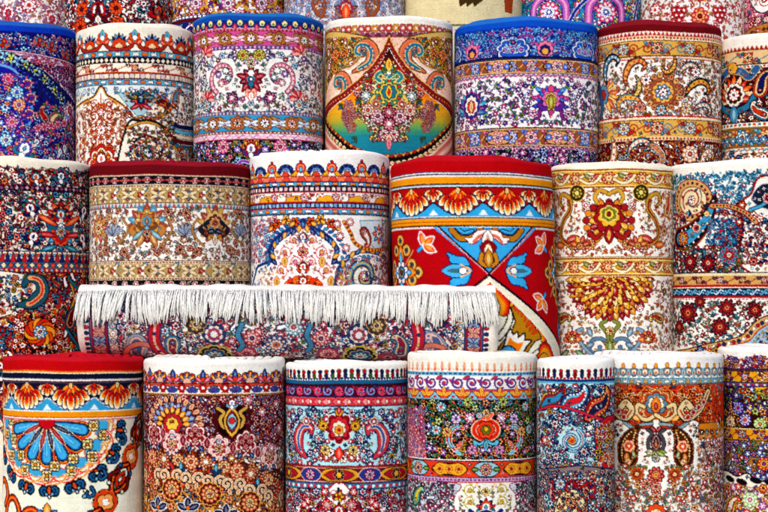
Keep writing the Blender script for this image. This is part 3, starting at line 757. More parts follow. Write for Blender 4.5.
def d_ogee(c):
    c.axis(389)
    def pet(F, i): (F.lobe(0, 0, 4, 6, .25, ('c44c54', 'c9963c', 'b8607a')[i % 3], ol=.6, oc=D), F.ell(0, 0, 1.7, 1.7, 'f0d8c8', 0, .4, D), F.leaf(3, 1.5, 6, 1.5, .3, ('8a8a3a', '7aa0b0')[i % 2], .4, D))
    c.axis(None)
    c.rep(27.5, 7, pet, 389)
    c.strip(31.5, 36.5, 'cdb6b2', 'scal', '7c3a56', 5.4, '9a6080', M); c.ln(36.8, '7a5a3a', 1)
    c.axis(389)
    c.band(37, 175, 'eec7b4')
    for k in range(900):
        x = c.rnd.uniform(c.s0, c.s1); y = c.rnd.uniform(37, 120)
        c.sym, sv = None, c.sym; c.at(x, y, raw=True).ell(0, 0, .7, .7, c.rnd.choice(('d88a70', 'f6e2d4', 'd07a66'))); c.sym = sv
    # corner gardens
    c.area([(318, 40), (366, 37), (362, 52), (352, 64), (338, 70), (328, 84), (316, 104)], 'd6b678', 1.4, '6a5a20', True)
    c.clip([(318, 40), (366, 37), (362, 52), (352, 64), (338, 70), (328, 84), (316, 104)])
    c.fill(326, 24, 366, 108, [(3, 'r', 3.5, 5, [('d8602c', 'f0c080', M), (O, Y, R)]), (4, 'l', 4, 6, [('6a6a3a', 'c89a3a'), ('2f7a84', 'd8a850'), ('d86a3c', '3a6a6a')]), (2, 'f', 2, 3, [('c8402c', Y), ('f0e0c8', R)])], 5.4, 5, '6a6a2a', '3a2a1a')
    c.clip()
    ros(c.at(335, 55), 6, (O, 'f0b070', 'a83a1a'), 8)
    def bigb(F, l):
        ax = crv([(-.55, .55), (-.2, .4), (.12, .2), (.2, -.15), (.02, -.42), (-.28, -.4), (-.34, -.15), (-.16, -.06)], 6)
        rd = np.interp(np.linspace(0, 1, len(ax)), [0, .2, .4, .6, .8, 1], [.03, .12, .22, .2, .1, .06])
        Q = [(x*l, y*l) for x, y in ax]
        F.tube(Q, rd*l, 'd98a6a', 1.3, '705028'); F.tube(Q, rd*l*.8, 'd5795c')
        F.tube([(x-.12*l*(i/len(Q)), y) for i, (x, y) in enumerate(Q)][int(len(Q)*.1):], 1.3, T, .7, 'e8d8a0')
        for i in range(6, len(Q)-12, 3): F.ell(Q[i][0]+1.5, Q[i][1]+1, 1.1, 1.1, ('3a6a8a', 'f0d0b0', 'a83030')[i % 3])
        n = len(Q); scroll(F.sub(-.12*l, -.22*l, 1), .17*l, '2c6f86', 1.3, 1.5)
    c.path([(362, 44), (365, 58), (352, 70), (334, 76)], 3.4, 'f4ece2'); c.path([(344, 76), (342, 90), (328, 104)], 3.2, 'f4ece2')
    bigb(c.at(367, 56), 27); bigb(c.at(342, 88), 26)
    # ogee medallion
    E1 = [(389, 36), (383, 50), (372, 66), (358, 80), (342, 93), (322, 110), (310, 135), (314, 180), (389, 190)]
    full = E1 + [(2*389-x, y) for x, y in E1[::-1]]
    sm = E1
    c.sym = None
    c.area(full, '8a3030', 1, 'e0c080')
    inn = [(389, 47), (385, 56), (376, 69), (362, 84), (347, 97), (329, 112), (322, 128), (389, 172)]
    fin = inn + [(2*389-x, y) for x, y in inn[::-1]]
    c.axis(389)
    c.along(E1[:6], 4.2, lambda F, i: F.ell(1, -3.4, .9, .9, 'e8a070'))
    c.sym = None
    c.area(fin, Y, 1, '5a2018')
    c.grad(fin, [(47, '2a0e18'), (57, '5a1420'), (70, 'b8281c'), (84, 'dd5a1e'), (96, 'ee922a'), (108, 'e8ac38'), (118, 'c0ac48'), (127, '6fa070'), (136, '2f8a96'), (160, '2a7f9a')])
    # lower rainbow garland
    low = [(322, 112), (334, 128), (350, 142), (368, 150), (389, 153), (410, 150), (428, 142), (444, 128), (456, 112)]
    c.area([(300, 100), (322, 112), (334, 130), (350, 144), (368, 152), (389, 155), (410, 152), (428, 144), (444, 130), (456, 112), (480, 100), (480, 190), (300, 190)], 'd9a092')
    for k in range(22):
        y0 = 150+k*1.0
    for off, q, w in ((16, 'efc8b4', 3), (21, 'c47a70', 3), (27, 'efc8b4', 3), (33, 'b8626a', 3), (9, '201418', 8.5)):
        c.path([(x, y+off*.9) if 330 < x < 448 else (x, y+off) for x, y in low], w, q)
    c.along([(x, y+9) for x, y in low], 6, lambda F, i: (F.leaf(-2.6, 0, 6, 2.2, .5, 'e9d8b4', .4, K), F.ell(1.8, 2, 1.2, 1.2, ('c83a2c', '8a9a3a')[i % 2])))
    c.along([(x, y+3) for x, y in low], 4, lambda F, i: F.ell(0, 0, 1.5, 1.5, ('d9a040', 'b03a2c')[i % 2], 0, .4, '3a2a20'))
    c.axis(389)
    for k in range(26):
        t = k/25
        c.path([(324-t*4, 122+t*60), (318-t*8, 120+t*52)], 1, 'b05a60', smooth=False) if k % 2 else None
    # bouquet
    c.fill(356, 74, 389, 140, [(4, 'r', 3, 4.6, [('b86a7a', 'f0d8c8', M), ('eadcb8', 'c8503c', D), ('8a2a3a', 'e8c0a8', Y), (T, 'e8e0c8', Y), ('e8e4d0', '5a8a8a', R)]), (4, 'l', 3.5, 5, [('e8d8a0', '5a8a6a'), ('3a7a80', 'd8c060'), ('8a2030', 'e8b0a0')]), (2, 'f', 2, 3, [('f0e0c0', R)])], 5.2, 9, '6a3a2a', '3a1a20', avoid=[(352, 78, 13), (358, 132, 12), (350, 120, 9)])
    F = c.at(389, 92)
    for k in range(16): F.leaf(0, 0, 19, 2.6, k*pi/8, ('e8dcb0', '6a9a72', 'd8a850')[k % 3], .6, '3a4a30')
    F.lobe(0, 0, 14.5, 12, .14, '4f8f80', -pi/2, ol=.9, oc='f0e2b4'); 
    for k in range(12): F.ell(11.6*cos(k*pi/6), 11.6*sin(k*pi/6), 1.5, 1.5, ('e8c860', 'c8502c')[k % 2], 0, .5)
    F.lobe(0, 0, 10, 8, .2, 'd8bc5c', -pi/2, ol=.6, oc=FG); F.lobe(0, 0, 7.6, 8, .2, '2f7f90', -pi/2, ol=.6); F.leaf(0, 7, 14, 3, -pi/2, 'e4c04e', .6, '1a3a4a'); F.leaf(0, 4, 8, 1.6, -pi/2, 'b8402c')
    for a in (-1, 1): F.tube(crv([(0, -15), (a*8, -20), (a*13, -15), (a*9, -11)], 5), 1.6, '3a8a90', .8, 'f0dca0'); F.tube(crv([(a*4, 15), (a*12, 18), (a*18, 10), (a*15, 4)], 5), 1.6, 'e0c070', .8, '3a4a30')
    palm(c.at(389, 68), 9, ('f0d8b0', 'e8b060', '3a8a80', Y, G)); F.leaf(0, -20, 14, 3, -pi/2, 'e8c060', .6)
    for x, y, r_, p in ((378, 116, 7.4, ('b0708a', 'e8d0d0', '7a2040')), (389, 124, 6.4, ('8a2a4a', 'e8a8b0', Y)), (389, 112, 7, ('6a1a30', 'c87a8a', W)), (376, 104, 5, ('d8c0a0', 'c8503c', W)), (368, 110, 6.5, ('c89080', 'f0e0d0', R)), (366, 96, 5.4, ('4a8a8a', W, Y)), (384, 134, 5, ('d88a9a', W, R))): ros(c.at(x, y), r_, p, 9)
    F = c.at(389, 138); F.leaf(0, 6, 10, 3, -pi/2, 'e8c8b0', .6, M); F.leaf(0, 0, 12, 2.4, pi/2, 'd890a0', .5, M)
    # lacy side clusters
    for k in range(60):
        a = c.rnd.uniform(0, 2*pi); q = math.sqrt(c.rnd.random())
        dais(c.at(350+7*q*cos(a), 116+15*q*sin(a)+(8*q*cos(a))*.3), 2.0, (c.rnd.choice(('e0c8b8', 'c89a90', 'b8a8a8', 'd88a6a')), c.rnd.choice((M, '7a8a4a'))), '7a4050', 5)
    for x, y in ((342, 105), (360, 100), (356, 138)): leaves(c.at(x, y, 2.4), 4.4, ('2f7f94', '5a6a2a'))
    c.axis(None)
def d_royal(c):
    c.band(18, 57, '1c4cae'); c.band(18, 27, '1a62ba')
    c.axis(526)
    c.fill(452, 30, 604, 56, [(4, 'l', 3, 4.4, [('58a8d8', '8ac8e8'), ('9ac0e0', 'c860a0'), ('2f8fc0', '163a90')]), (3, 'f', 1.8, 2.8, [('e8b0d0', R), (CY, W)])], 5.6, 41, '8fb0e0', '14246a')
    c.axis(None)
    def lot(F, i):
        for k in range(-5, 6): F.leaf(0, 6, 15-abs(k)*.3, 1.7, -pi/2+k*.3, ('d86aa8', '7ab0e0', 'b8c8e8')[k % 3], .4, '18247a')
        F.lobe(0, 4, 8.5, 9, .2, 'e88aa8', -pi/2, ol=.6, oc=N); F.lobe(0, 5, 5.6, 7, .2, '24307a', -pi/2, ol=.4); F.lobe(0, 6, 3.4, 5, .2, 'e8a860', -pi/2, ol=.4)
    def cart(F, i):
        F.lobe(0, 4, 13, 9, .2, 'c8d4ec', -pi/2, ol=.8, oc=N, sx=1.3, sy=.95); F.lobe(0, 4, 11, 9, .2, '2f68c4', -pi/2, ol=.4, sx=1.3, sy=.95)
        for k in range(-4, 5): F.leaf(0, 8, 13, 1.3, -pi/2+k*.33, ('9fd0ea', 'd890b8')[k % 2], .4, N, flat=True)
        for a in (-8, 0, 8): ros(F.sub(a, 5-abs(a)*.1), 3.6, ('dceaf4', '5a3a9a', 'e88aa0'), 7, N)
        ros(F.sub(0, -3), 4.4, ('9fd0ea', N, 'e070a0'), 8, N)
    c.rep(45, 78, lot, 472); c.rep(45, 78, cart, 513)
    c.band(56, 58, '141a50'); c.band(58, 59, 'd8b080')
    def tb(y0, y1):
        y = (y0+y1)/2
        c.vine(y0, y1, '946341', [('6a9ae0', 'e8d8e0', V), ('d87a9a', 'e8d8c8', N)], 20, 'd8a870', ['7a9ad8', 'c86a8a', 'd8b080'], 551, f=.34)
        c.rep(y, 60, lambda F, i: (F.lobe(0, 0, 7.2, 8, .15, 'd6a87a', ol=.7, sx=1.9), ros(F, 6, ('e088a0', 'e8e0d0', '7a3a9a'), 8), [ros(F.sub(a, 0), 3, ('6a8ae0', W), 6) for a in (-9, 9)]), 498)
        c.ln(y0, N, 1); c.ln(y1, N, 1); c.ln(y0+1.4, 'e0c090', .9); c.ln(y1-1.4, 'e0c090', .9)
    tb(58.5, 73.5)
    c.strip(73.5, 77, 'e8dfe0', 'S', '6a3a8a', 5, 'b0507a')
    c.band(77, 126, 'f2eff0'); c.axis(551)
    c.fill(452, 79, 604, 125, [(4, 'f', 2.4, 3.6, [('8a3a8a', Y), ('b83a6a', W), ('3a3a90', 'e8c0d0'), ('d85a8a', Y), ('7aa04a', R)]), (4, 'l', 3.4, 5, [('3f7f50', '7a3a80'), ('b04a80', '4a8a60'), ('3a5ab0', '8ab050')]), (2, 'r', 3, 4.6, [('6a2a6a', 'e8a0c0', Y), ('d87aa0', W, V), ('8ac0e0', W, N)])], 7.6, 42, '7a6a90', '2a1850', avoid=[(551, 98, 18), (471, 102, 17)])
    F = c.at(551, 100, 0, .88)
    for k in (-1, 1):
        for yy, l_, an, q in ((4, 21, .9, '4a9ad0'), (8, 22, 1.3, 'c04a90'), (10, 20, 1.75, '3a58b8'), (10, 17, 2.2, 'e08ab0')): F.leaf(k*2, yy-6, l_, 2.6, -pi/2+k*an, q, .6, '24104a')
        F.tube(crv([(k*3, 4), (k*12, 12), (k*14, 20), (k*20, 22)], 4), [1.6]*8+[1.2]*3+[.6]*2, '8a3a8a', .6, '24104a')
    palm(F.sub(0, 2), 19, ('b83a8a', '3f74c8', 'd87ab0', 'c8c060', '6a3a9a'), '24104a', 13, 1.7)
    F.lobe(0, 2, 5.5, 8, .15, 'c8c060', -pi/2, ol=.8, oc='6a2a5a', sy=1.4); F.leaf(0, 11, 17, 3, -pi/2, '9a9a3a', .6, M)
    F.lobe(0, -13, 4, 5, .2, 'd85a8a', -pi/2, ol=.6); F.lobe(0, 14, 3, 5, .2, 'b84a8a', ol=.6)
    c.axis(None)
    F = c.at(471, 103)
    for k in range(-6, 7): F.leaf(0, 9, 24-abs(k)*.7, 2.8, -pi/2+k*.28, ('2a70a8', '50a8c8', '6a2a80')[k % 3], .6, '141a50')
    F.lobe(0, 3, 11.5, 10, .18, '34428f', -pi/2, ol=.8, oc='c84a5a', sy=1.25); F.lobe(0, 3, 8.5, 9, .2, 'efe6da', -pi/2, ol=.4, sy=1.25); F.lobe(0, 4, 5.5, 7, .2, 'c8503c', -pi/2, ol=.5, sy=1.2); F.leaf(0, 10, 12, 2.4, -pi/2, 'e8c8a0', .4)
    tb(127.5, 146.5)
    c.strip(146.5, 149, 'e8dfe0', 'S', '6a3a8a', 5, 'b0507a')
    c.band(149, 175, '1a1638'); c.fill(452, 150, 604, 172, [(4, 'r', 3.4, 5, [('d890b0', 'f0d8e0', V), ('b04a8a', 'e8b0d0', Y), ('8aa0e0', W, N)]), (3, 'l', 3, 4.6, [('d8b0c8', '6a9a6a'), (BU, 'a05ab0')])], 6, 44, '7a6aa0', '0c0a20')
def d_redtop(c):
    c.band(20, 32, '7d1220')
    c.strip(31, 35.5, 'ecd9c8', 'zig', 'b5203a', 4.2); c.strip(35.5, 39, 'e8c8a0', 'dots', 'c03040', 3.6, '7a4a30')
    def gb(y0, y1):
        c.vine(y0, y1, 'd6ac5c', [('c8302c', 'e8d8b0', '6a3a2a'), ('7a9ab0', 'f0e0c0', R)], 34, 'a04a30', ['b0402c', '6f8fa4', 'd8802c'], 657)
        y = (y0+y1)/2
        c.rep(y, 34, lambda F, i: [scroll(F.sub(a*7, 0, 0 if a > 0 else pi, 1, a), 5, ('6b8aa6', 'a8342c')[i % 2], 1.3, 1.2) for a in (-1, 1)], 674)
    gb(40, 55.5); c.ln(40, '7a4a2a', .9); c.ln(55.5, M, 1.2); c.ln(57.2, 'e8d0a0', 1.2); c.ln(58.6, R, 1)
    c.band(59, 116, 'f3eee6')
    c.fill(588, 61, 722, 115, [(3, 'l', 3, 4.6, [('c8702c', '8aa0a8'), ('b8382c', G), (BU, 'b07a3a')]), (3, 'f', 2, 3, [('c8402c', Y), ('6a8aa0', W), (O, M)]), (2, 's', 4, 5, [('9a8a50', 'e0a050', R), ('8aa0b0', 'd8602c', Y)])], 6.6, 51, 'b09a70', '5a2a20', avoid=[(660, 92, 21), (606, 93, 14), (634, 69, 13), (700, 88, 12), (611, 66, 12)])
    F = c.at(663, 92)
    for k in range(18): F.ell(cos(k*pi/9)*17, sin(k*pi/9)*17, 3, 2.4, ('c98a5a', 'd8a86a', 'b8704a')[k % 3], k*pi/9, .6, '5a2a1c'); F.ell(cos(k*pi/9)*17.6, sin(k*pi/9)*17.6, 1, 1, M)
    F.lobe(0, 0, 14, 14, .14, 'a8623c', ol=.6, oc='5a2a1c'); F.lobe(0, 0, 11, 12, .18, 'e0b060', ol=.6, oc=M); ros(F, 8, ('4f84a4', 'dbe4e4', O), 8); ros(F, 4.4, ('d8502c', Y, M), 7)
    F = c.at(604, 95)
    for k in range(-4, 5): F.leaf(2, 2, 19, 2.6, k*.33-.2, ('d86a3a', 'e8a84a', 'e8c890')[k % 3], .6, '6a2a20')
    F.lobe(-2, 0, 9, 8, .2, '6f96b4', ol=.8, oc=N, sy=1.2); F.lobe(-2, 0, 5.5, 6, .2, 'b83a3a', ol=.5); F.tube(crv([(-10, -12), (-6, 0), (-4, 14), (-6, 22)], 5), 2.4, '4a6a90', .7)
    def hook(x, y, l, rot, f, p):
        F = c.at(x, y, rot, 1, f)
        ax = crv([(-.6, .5), (-.5, .1), (-.15, -.3), (.3, -.35), (.5, -.05), (.3, .12)], 6); rd = np.interp(np.linspace(0, 1, len(ax)), [0, .3, .6, 1], [.04, .155, .13, .04])
        Q = [(a*l, b*l) for a, b in ax]
        for t in range(2, len(Q)-4, 2): F.ell(Q[t][0], Q[t][1]-rd[t]*l, 1.3, 1.3, p[t//2 % 2], 0, .5)
        F.tube(Q, rd*l, p[0], .7); F.tube(Q[2:-4], rd[2:-4]*l*.62, p[1], .3); 
        for t in range(3, len(Q)-4, 3): F.ell(Q[t][0], Q[t][1], l*.05, l*.05, p[2])
    hook(635, 70, 22, -.3, 1, ('a8582c', 'e0a860', 'c8282c')); hook(611, 67, 22, -.5, 1, ('26304a', '5f9ab8', 'e8e0d0')); hook(700, 89, 22, .3, 1, ('24303a', 'dca84a', R)); hook(669, 66, 14, 2.8, 1, ('b8762c', 'e8c060', R))
    hook(634, 88, 16, 2.4, 1, ('b8862c', 'f0c870', '4a6a8a')); hook(627, 104, 20, -.7, -1, ('9fb8bc', 'e8b050', 'b83a2c')); hook(704, 110, 16, .6, 1, ('4f7a9a', 'e8e0c8', R)); hook(690, 70, 16, .3, 1, ('7f9fb4', 'e8dcc8', O))
    for x, y, p in ((640, 107, ('c86a5a', 'e8b09a', M)), (696, 72, ('b8604a', Y, N)), (661, 110, (T, W, O)), (686, 108, ('c8a04a', W, R)), (646, 80, (O, Y, N))): ros(c.at(x, y), 5.4, p, 7)
    c.ln(116, R, 1.4); c.ln(118, 'e8d0a0', 1.4)
    gb(119, 136.5); c.ln(119.5, '7a4a2a', 1); c.strip(136.5, 140, 'e8c8a0', 'dots', 'b03040', 3.6, '7a4a30')
    c.band(140, 175, '6c101c')
    c.fill(588, 142, 722, 170, [(3, 'l', 3, 5, [('d8a060', 'b8463a'), (BU, 'c8702c')]), (3, 'r', 3, 4.4, [('d8803c', Y, R), ('8fb0c0', W, N)])], 6.4, 55, 'c08a50', '2a0810', avoid=[(605, 157, 12), (690, 154, 9)])
    hook(607, 157, 26, 2.6, 1, ('cf9a62', 'efe0c8', 'b8463a')); hook(640, 147, 18, .2, 1, ('5f93ac', 'e8dcc8', O)); hook(655, 156, 20, 1.6, 1, ('e8d8c0', 'd8804a', T)); ros(c.at(690, 154), 9, ('e0a884', 'f0e0d0', 'b8302c'), 9); hook(708, 160, 20, -.6, 1, ('d8a85c', 'efe4d0', R))
def d_maroonright(c):
    c.strip(44, 48, 'efe0d0', 'zig', 'a03a24', 4.6); c.ln(48.4, D, 1)
    c.vine(49, 63, 'd8b890', [('b84a2c', 'e8d8b0', N), (T, W, O)], 34, T, ['3a8090', 'c8602c', 'b89a60'], 748); c.ln(63, K, 1.4); c.strip(63.5, 67, 'e8dccb', 'dash', T, 4, R)
    c.band(67, 122, '4a0f1a')
    c.fill(716, 69, 800, 121, [(3, 'l', 3, 5, [('c8602c', '3a6a8a'), ('d8c0a0', M)]), (3, 'r', 3, 4.4, [('d86a2c', Y, N), (T, W, R)])], 6.6, 61, 'c08a50', '180610', avoid=[(734, 95, 19)])
    F = c.at(734, 98)
    for k in range(-5, 6): F.leaf(0, 2, 25-abs(k)*.7, 3.4, -pi/2+k*.32 if abs(k) < 6 else 0, ('d8702c', 'e8c8a8', 'b8401c')[k % 3], .7, '20080c')
    F.lobe(0, -3, 12, 10, .16, 'e8dcd0', ol=.7); F.lobe(0, -3, 9, 9, .2, '4a2a20', ol=.4); ros(F.sub(0, -3), 6.5, (O, Y, N), 8)
    F.tube(crv([(-24, 2), (-14, 10), (0, 14), (14, 10), (22, 0)], 6), 3, '3a7c9a', .8, '180610'); F.leaf(0, 8, 18, 5, pi/2, '4f86a0', .7); 
    F.tube(crv([(-20, -20), (-8, -28), (8, -26), (16, -20), (24, -28)], 6), 3.4, '3a6a90', .8, 'd8b080'); F.lobe(-2, -30, 6, 7, .2, 'd8a04a', ol=.7)
    boteh(c.at(762, 84, .3), 20, ('b8461c', 'e8c090', N)); boteh(c.at(760, 112, -1), 16, (T, 'e8dcc8', 'b8401c'))
    c.strip(121, 126, 'e8dccb', 'dash', 'b8502c', 5, T); c.ln(121, K, 1)
    c.vine(126, 147, '8a6a3c', [('4a8aa0', 'e8e0d0', 'b8401c'), ('c8602c', 'e8c890', N)], 24, 'd8b070', ['5a98aa', 'c8803c'], 742); c.rep(139, 8, lambda F, i: dais(F, 3.6, ('6fa8b8', W), N), 740)
    c.strip(147, 151, 'efe4d4', 'S', 'b84a3c', 6, T)
    c.band(151, 175, 'efe6d6'); c.fill(716, 152, 800, 172, [(3, 'r', 4, 5, [('c86a2c', Y, N), (N, BU, W)]), (3, 'l', 4, 5, [('3a4a3a', 'b86a2c')])], 6.6, 63, 'a08a60', '3a1a18')

# ---- third row
def d_persian(c):
    c.band(166, 190, 'e8dcc8')
    c.fill(-40, 168, 92, 189, [(4, 'r', 3.6, 5, [('a8202c', 'e8a05a', N), (O, Y, M), (N, CY, R)]), (3, 'l', 3.4, 5, [('1e1e34', 'b8402c'), ('2f6f90', M)]), (1, 'p', 6, 7, [(R, O, N, Y, T)])], 5.8, 71, '5a2020', K)
    c.axis(61)
    c.at(61, 176).lobe(0, 0, 9, 7, .22, '2f7f94', -pi/2, ol=.9); palm(c.at(61, 177), 9, (R, O, N, Y, T)); palm(c.at(36, 178), 8, (M, R, T, W, O)); c.axis(None)
    c.strip(185, 190, '3a1020', 'diam', 'c8a8b8', 5, '8a5a80'); c.ln(190.5, K, 1.4)
    c.band(191, 251, 'ece3d4'); c.axis(61)
    c.fill(-30, 192, 92, 250, [(4, 'r', 3, 5, [('b82a3a', 'e8b09a', N), (O, Y, M), (N, CY, W), ('c85a7a', W, R)]), (4, 'l', 3.4, 5, [('2f6f7f', M), ('a8303c', '4a7a5a'), ('d8803c', N)]), (2, 'b', 7, 9, [(R, O, W), (T, W, N)])], 6.2, 72, '7a5050', '30141c', avoid=[(61, 226, 20)])
    F = c.at(61, 234); palm(F.sub(0, 0, pi), 17, ('1c2450', '3f8fb4', O, 'b8202c', T), n=11); palm(c.at(61, 220), 19, (O, 'a8202c', N, Y, '2f6f90'), n=11); palm(c.at(61, 216), 10, ('e8a04a', '7a1624', T, W, R)); ros(F.sub(0, -2), 6, ('3f8fb4', 'e8c090', 'a8202c'))
    for k in (-1, 1):
        for q, (yy, l_) in enumerate(((-8, 24), (2, 22), (12, 18))): F.leaf(k*4, yy, l_, 2.6, (0 if k > 0 else pi)-k*(.5-q*.4), (O, 'b8202c', T)[q], .7)
    for x, y in ((30, 205), (84, 212), (33, 238)): palm(c.at(x, y, .4), 10, ('2f7f94', '3a9a7a', R, Y, N))
    c.axis(None)
    c.ln(251, N, 1); c.strip(252, 262, 'e8d4c0', 'zig', '2c3470', 5.5, 'b8303c', K); c.rep(255, 5.5, lambda F, i: F.ell(0, 0, 1, 1.2, (O, CY)[i % 2], 0, .4), 60)
    c.strip(262, 268, '2f6f90', 'diam', 'd8603c', 7, 'e8d8b0', K); c.strip(268, 272, 'a01c2c', 'dots', 'e8c090', 5, CY); c.ln(272.5, K, 1.2)
    c.band(273, 420, 'b8342e')
    c.fill(-30, 274, 92, 420, [(4, 'r', 3.6, 6, [('d8602c', Y, M), ('a81c2c', 'e8a080', W), ('e8d8c0', R, N), (N, CY, O)]), (4, 'l', 4, 6, [('2a2a40', '3f8fa4'), ('d8703c', 'e8c080'), (M, T)]), (2, 'b', 9, 12, [('2f6f80', 'e8c8a0', R), (K, O, Y)]), (1, 'p', 8, 10, [(O, 'e8b070', N, R, T)])], 6.8, 73, K, '240c14')
    c.area([(-20, 274), (30, 276), (42, 290), (32, 300), (18, 312), (-20, 316)], 'ece0d0', .9, K, True); c.fill(-10, 277, 30, 312, [(1, 'r', 3, 4.4, ALLP), (1, 'l', 3, 4.4, LEAF)], 6.4, 74, None)
    F = c.at(30, 293)
    ax = crv([(-10, 12), (2, 10), (12, 0), (10, -12), (0, -15), (-6, -8)], 6)
    F.tube(ax, np.interp(np.linspace(0, 1, len(ax)), [0, .3, .7, 1], [2, 7, 4.4, 2]), '2e6675', 1, K); F.tube(ax[4:-6], 2.4, 'd9a982', .5); F.tube(ax[5:-8], 1, 'c8402c')
    c.area([(18, 322), (28, 312), (40, 316), (52, 312), (58, 326), (54, 338), (60, 352), (46, 360), (34, 356), (20, 362), (12, 346), (20, 336)], '1e1418', 1, 'c8502c', True); c.fill(14, 312, 60, 362, [(2, 'l', 3, 5, [(O, 'e8c080'), ('2f6f80', R)]), (2, 'r', 3, 4.5, [(O, Y, M), (R, 'e8a080', N)])], 7, 75, O, K, avoid=[(40, 334, 10)])
    F = c.at(40, 332)
    for k in range(11): F.tube(crv([(0, 0), (7*cos(k*.571), 7*sin(k*.571)), (13*cos(k*.571+.5), 12*sin(k*.571+.5)), (15*cos(k*.571+.95), 12*sin(k*.571+.95))], 3), [2.2, 2.2, 2.2, 2.4, 2.4, 2.2, 2, 1.6, 1.2, .7], ('d8601c', 'e8a03c', 'c83a1c')[k % 3], .7, '200808')
    ros(F, 7, ('3f8fb4', W, R), 8)
    for k in (-1, 1): c.path([(70, 280), (78+k*4, 300), (66, 324), (80, 350)], 2.2, ('c9a04a', T)[k > 0], .7)
    boteh(c.at(72, 318, .4), 18, ('2c5a80', 'd8884c', M)); ros(c.at(78, 298), 6, (O, Y, M), 9)
def d_velvet(c):
    c.band(158, 175, '840f20')
    c.ln(174.6, 'e8c8a0', 1)
    c.band(175.5, 184, '1b1728')
    c.rep(179.8, 12, lambda F, i: (ros(F, 3.4, ('ead9c4', 'c8384a', Y), 6), [F.leaf(0, 0, 6, 1.2, a, 'c85a5a', .3) for a in (0, pi)]), 171)
    c.strip(184.4, 187, 'e0c8a0', 'dash', '7a3040', 3)
    def gb(y0, y1):
        c.band(y0, y1, 'bd9f64'); y = (y0+y1)/2; r_ = (y1-y0)/2
        c.rep(y, 31, lambda F, i: (ros(F, r_*.78, ('8a2a2a', '5f98a8', 'e8d0a0'), 8, D), [F.leaf(0, 0, 9, 1.5, a, 'e6d3a8', .4, D) for a in (.45, -.45, pi-.45, pi+.45)]), 158)
        c.rep(y, 31, lambda F, i: [(F.leaf(0, 3*a, 7.5, 1.9, .8*a, '4f9ab4', .5, N), F.leaf(0, 3*a, 7.5, 1.9, pi+.8*a, 'b8483a', .5, M), F.ell(0, 3*a, 1.5, 1.5, Y, 0, .4, M)) for a in (-1, 1)], 173.5)
        c.rep(y0+1.6, 7.75, lambda F, i: F.lobe(0, 0, 1.8, 4, .3, 'e6d3a8', ol=.3, oc=D), 160); c.rep(y1-1.6, 7.75, lambda F, i: F.lobe(0, 0, 1.8, 4, .3, 'e6d3a8', ol=.3, oc=D), 160)
    gb(187, 202.5)
    c.strip(202.5, 207.5, 'd9d0c8', 'zig', '5f98b0', 4.4, 'b85a6a'); c.ln(202.8, D, .8); c.ln(207.6, '8a6a50', .8)
    c.band(208, 260, 'f0ede4')
    c.fill(86, 210, 252, 259, [(4, 'r', 3, 4.6, [('b0504a', 'e0b090', M), ('8a3a3a', 'e8c8a0', Y), ('c8884c', 'e8d0a0', R)]), (4, 'l', 3.6, 5.2, [('8a5a3a', '6a8a90'), ('b8604a', '8a7a4a'), ('6f8fa4', 'a85a4a')]), (2, 'f', 2, 3, [('a8403a', Y), ('5f8fa4', W)])], 8, 82, 'a08a70', '6a4438', avoid=[(147, 224, 22), (214, 226, 20), (96, 228, 12)])
    F = c.at(147, 226)
    palm(F, 23, ('5c9cb8', 'b0543c', 'd8a44c', '8a2a28', 'c8893c'), D, 15, 2.75); palm(F.sub(0, -3), 13, ('e8c890', 'b8483a', 'c8893c', '5c9cb8', '8a5a2c'), D)
    for a in (-1, 1):
        F.leaf(a*2, 4, 19, 2.8, pi/2-a*.45, 'c8893c', .6, D); F.leaf(a*3, 4, 16, 2.2, pi/2-a*.9, '6fa8b8', .6, D)
    ros(F.sub(0, 8), 4.6, ('b8483a', 'e8c890', N))
    F = c.at(215, 226)
    palm(F, 21, ('b0503a', 'd8a44c', 'e0b878', '8a2a28', '24304a'), D, 13, 2.6); palm(F.sub(0, 2, pi), 15, ('d8a44c', '9a3a2c', 'c8893c', '5f9ab8', '24304a'), D, 7, 1.6)
    ros(F.sub(0, -3), 6, ('e8c890', 'd8602c', '8a2a28')); F.leaf(0, 5, 9, 2.4, .15, '24304a', .5); F.leaf(0, 5, 9, 2.4, pi-.15, '24304a', .5); F.leaf(0, 8, 11, 2.6, pi/2, 'e8d8b8', .6, M)
    F = c.at(98, 228)
    for k in range(10): F.leaf(0, 0, 16, 2.6, k*pi/5, ('c8604a', 'e0a05c')[k % 2], .5, '5a2420')
    ros(F, 8, ('d8a44c', 'e8d8b8', R))
    for x in (113, 186, 241):
        F = c.at(x, 228)
        for k in range(-3, 4): F.leaf(0, 8, 13, 1.7, -pi/2+k*.36, ('7e8fae', 'a8b4c0')[k % 2], .5, '3a405a')
    for x, y in ((106, 250), (124, 252), (180, 250), (197, 252), (230, 250), (168, 212), (186, 213), (240, 214)): ros(c.at(x, y), 4.8, ('b8503c', 'e0b088', M), 8)
    for x, f in ((168, 1), (196, -1), (124, 1), (236, -1)): c.path([(x-8*f, 246), (x, 238), (x+4*f, 228), (x-2*f, 218)], 1.6, 'b88a4c', .5, D)
    c.ln(260.5, D, .9); c.strip(261, 264, 'e0cfae', 'dash', '9a5a4a', 3)
    gb(264, 277.5); c.strip(277.5, 280, 'e0c8a0', 'dash', '7a3040', 3)
    c.band(280, 288, '1b1728'); c.rep(284, 12, lambda F, i: ros(F, 3.3, ('ead9c4', 'c8384a', Y), 6), 171)
    c.band(288, 300, 'd8c8b0'); gb(300, 316)
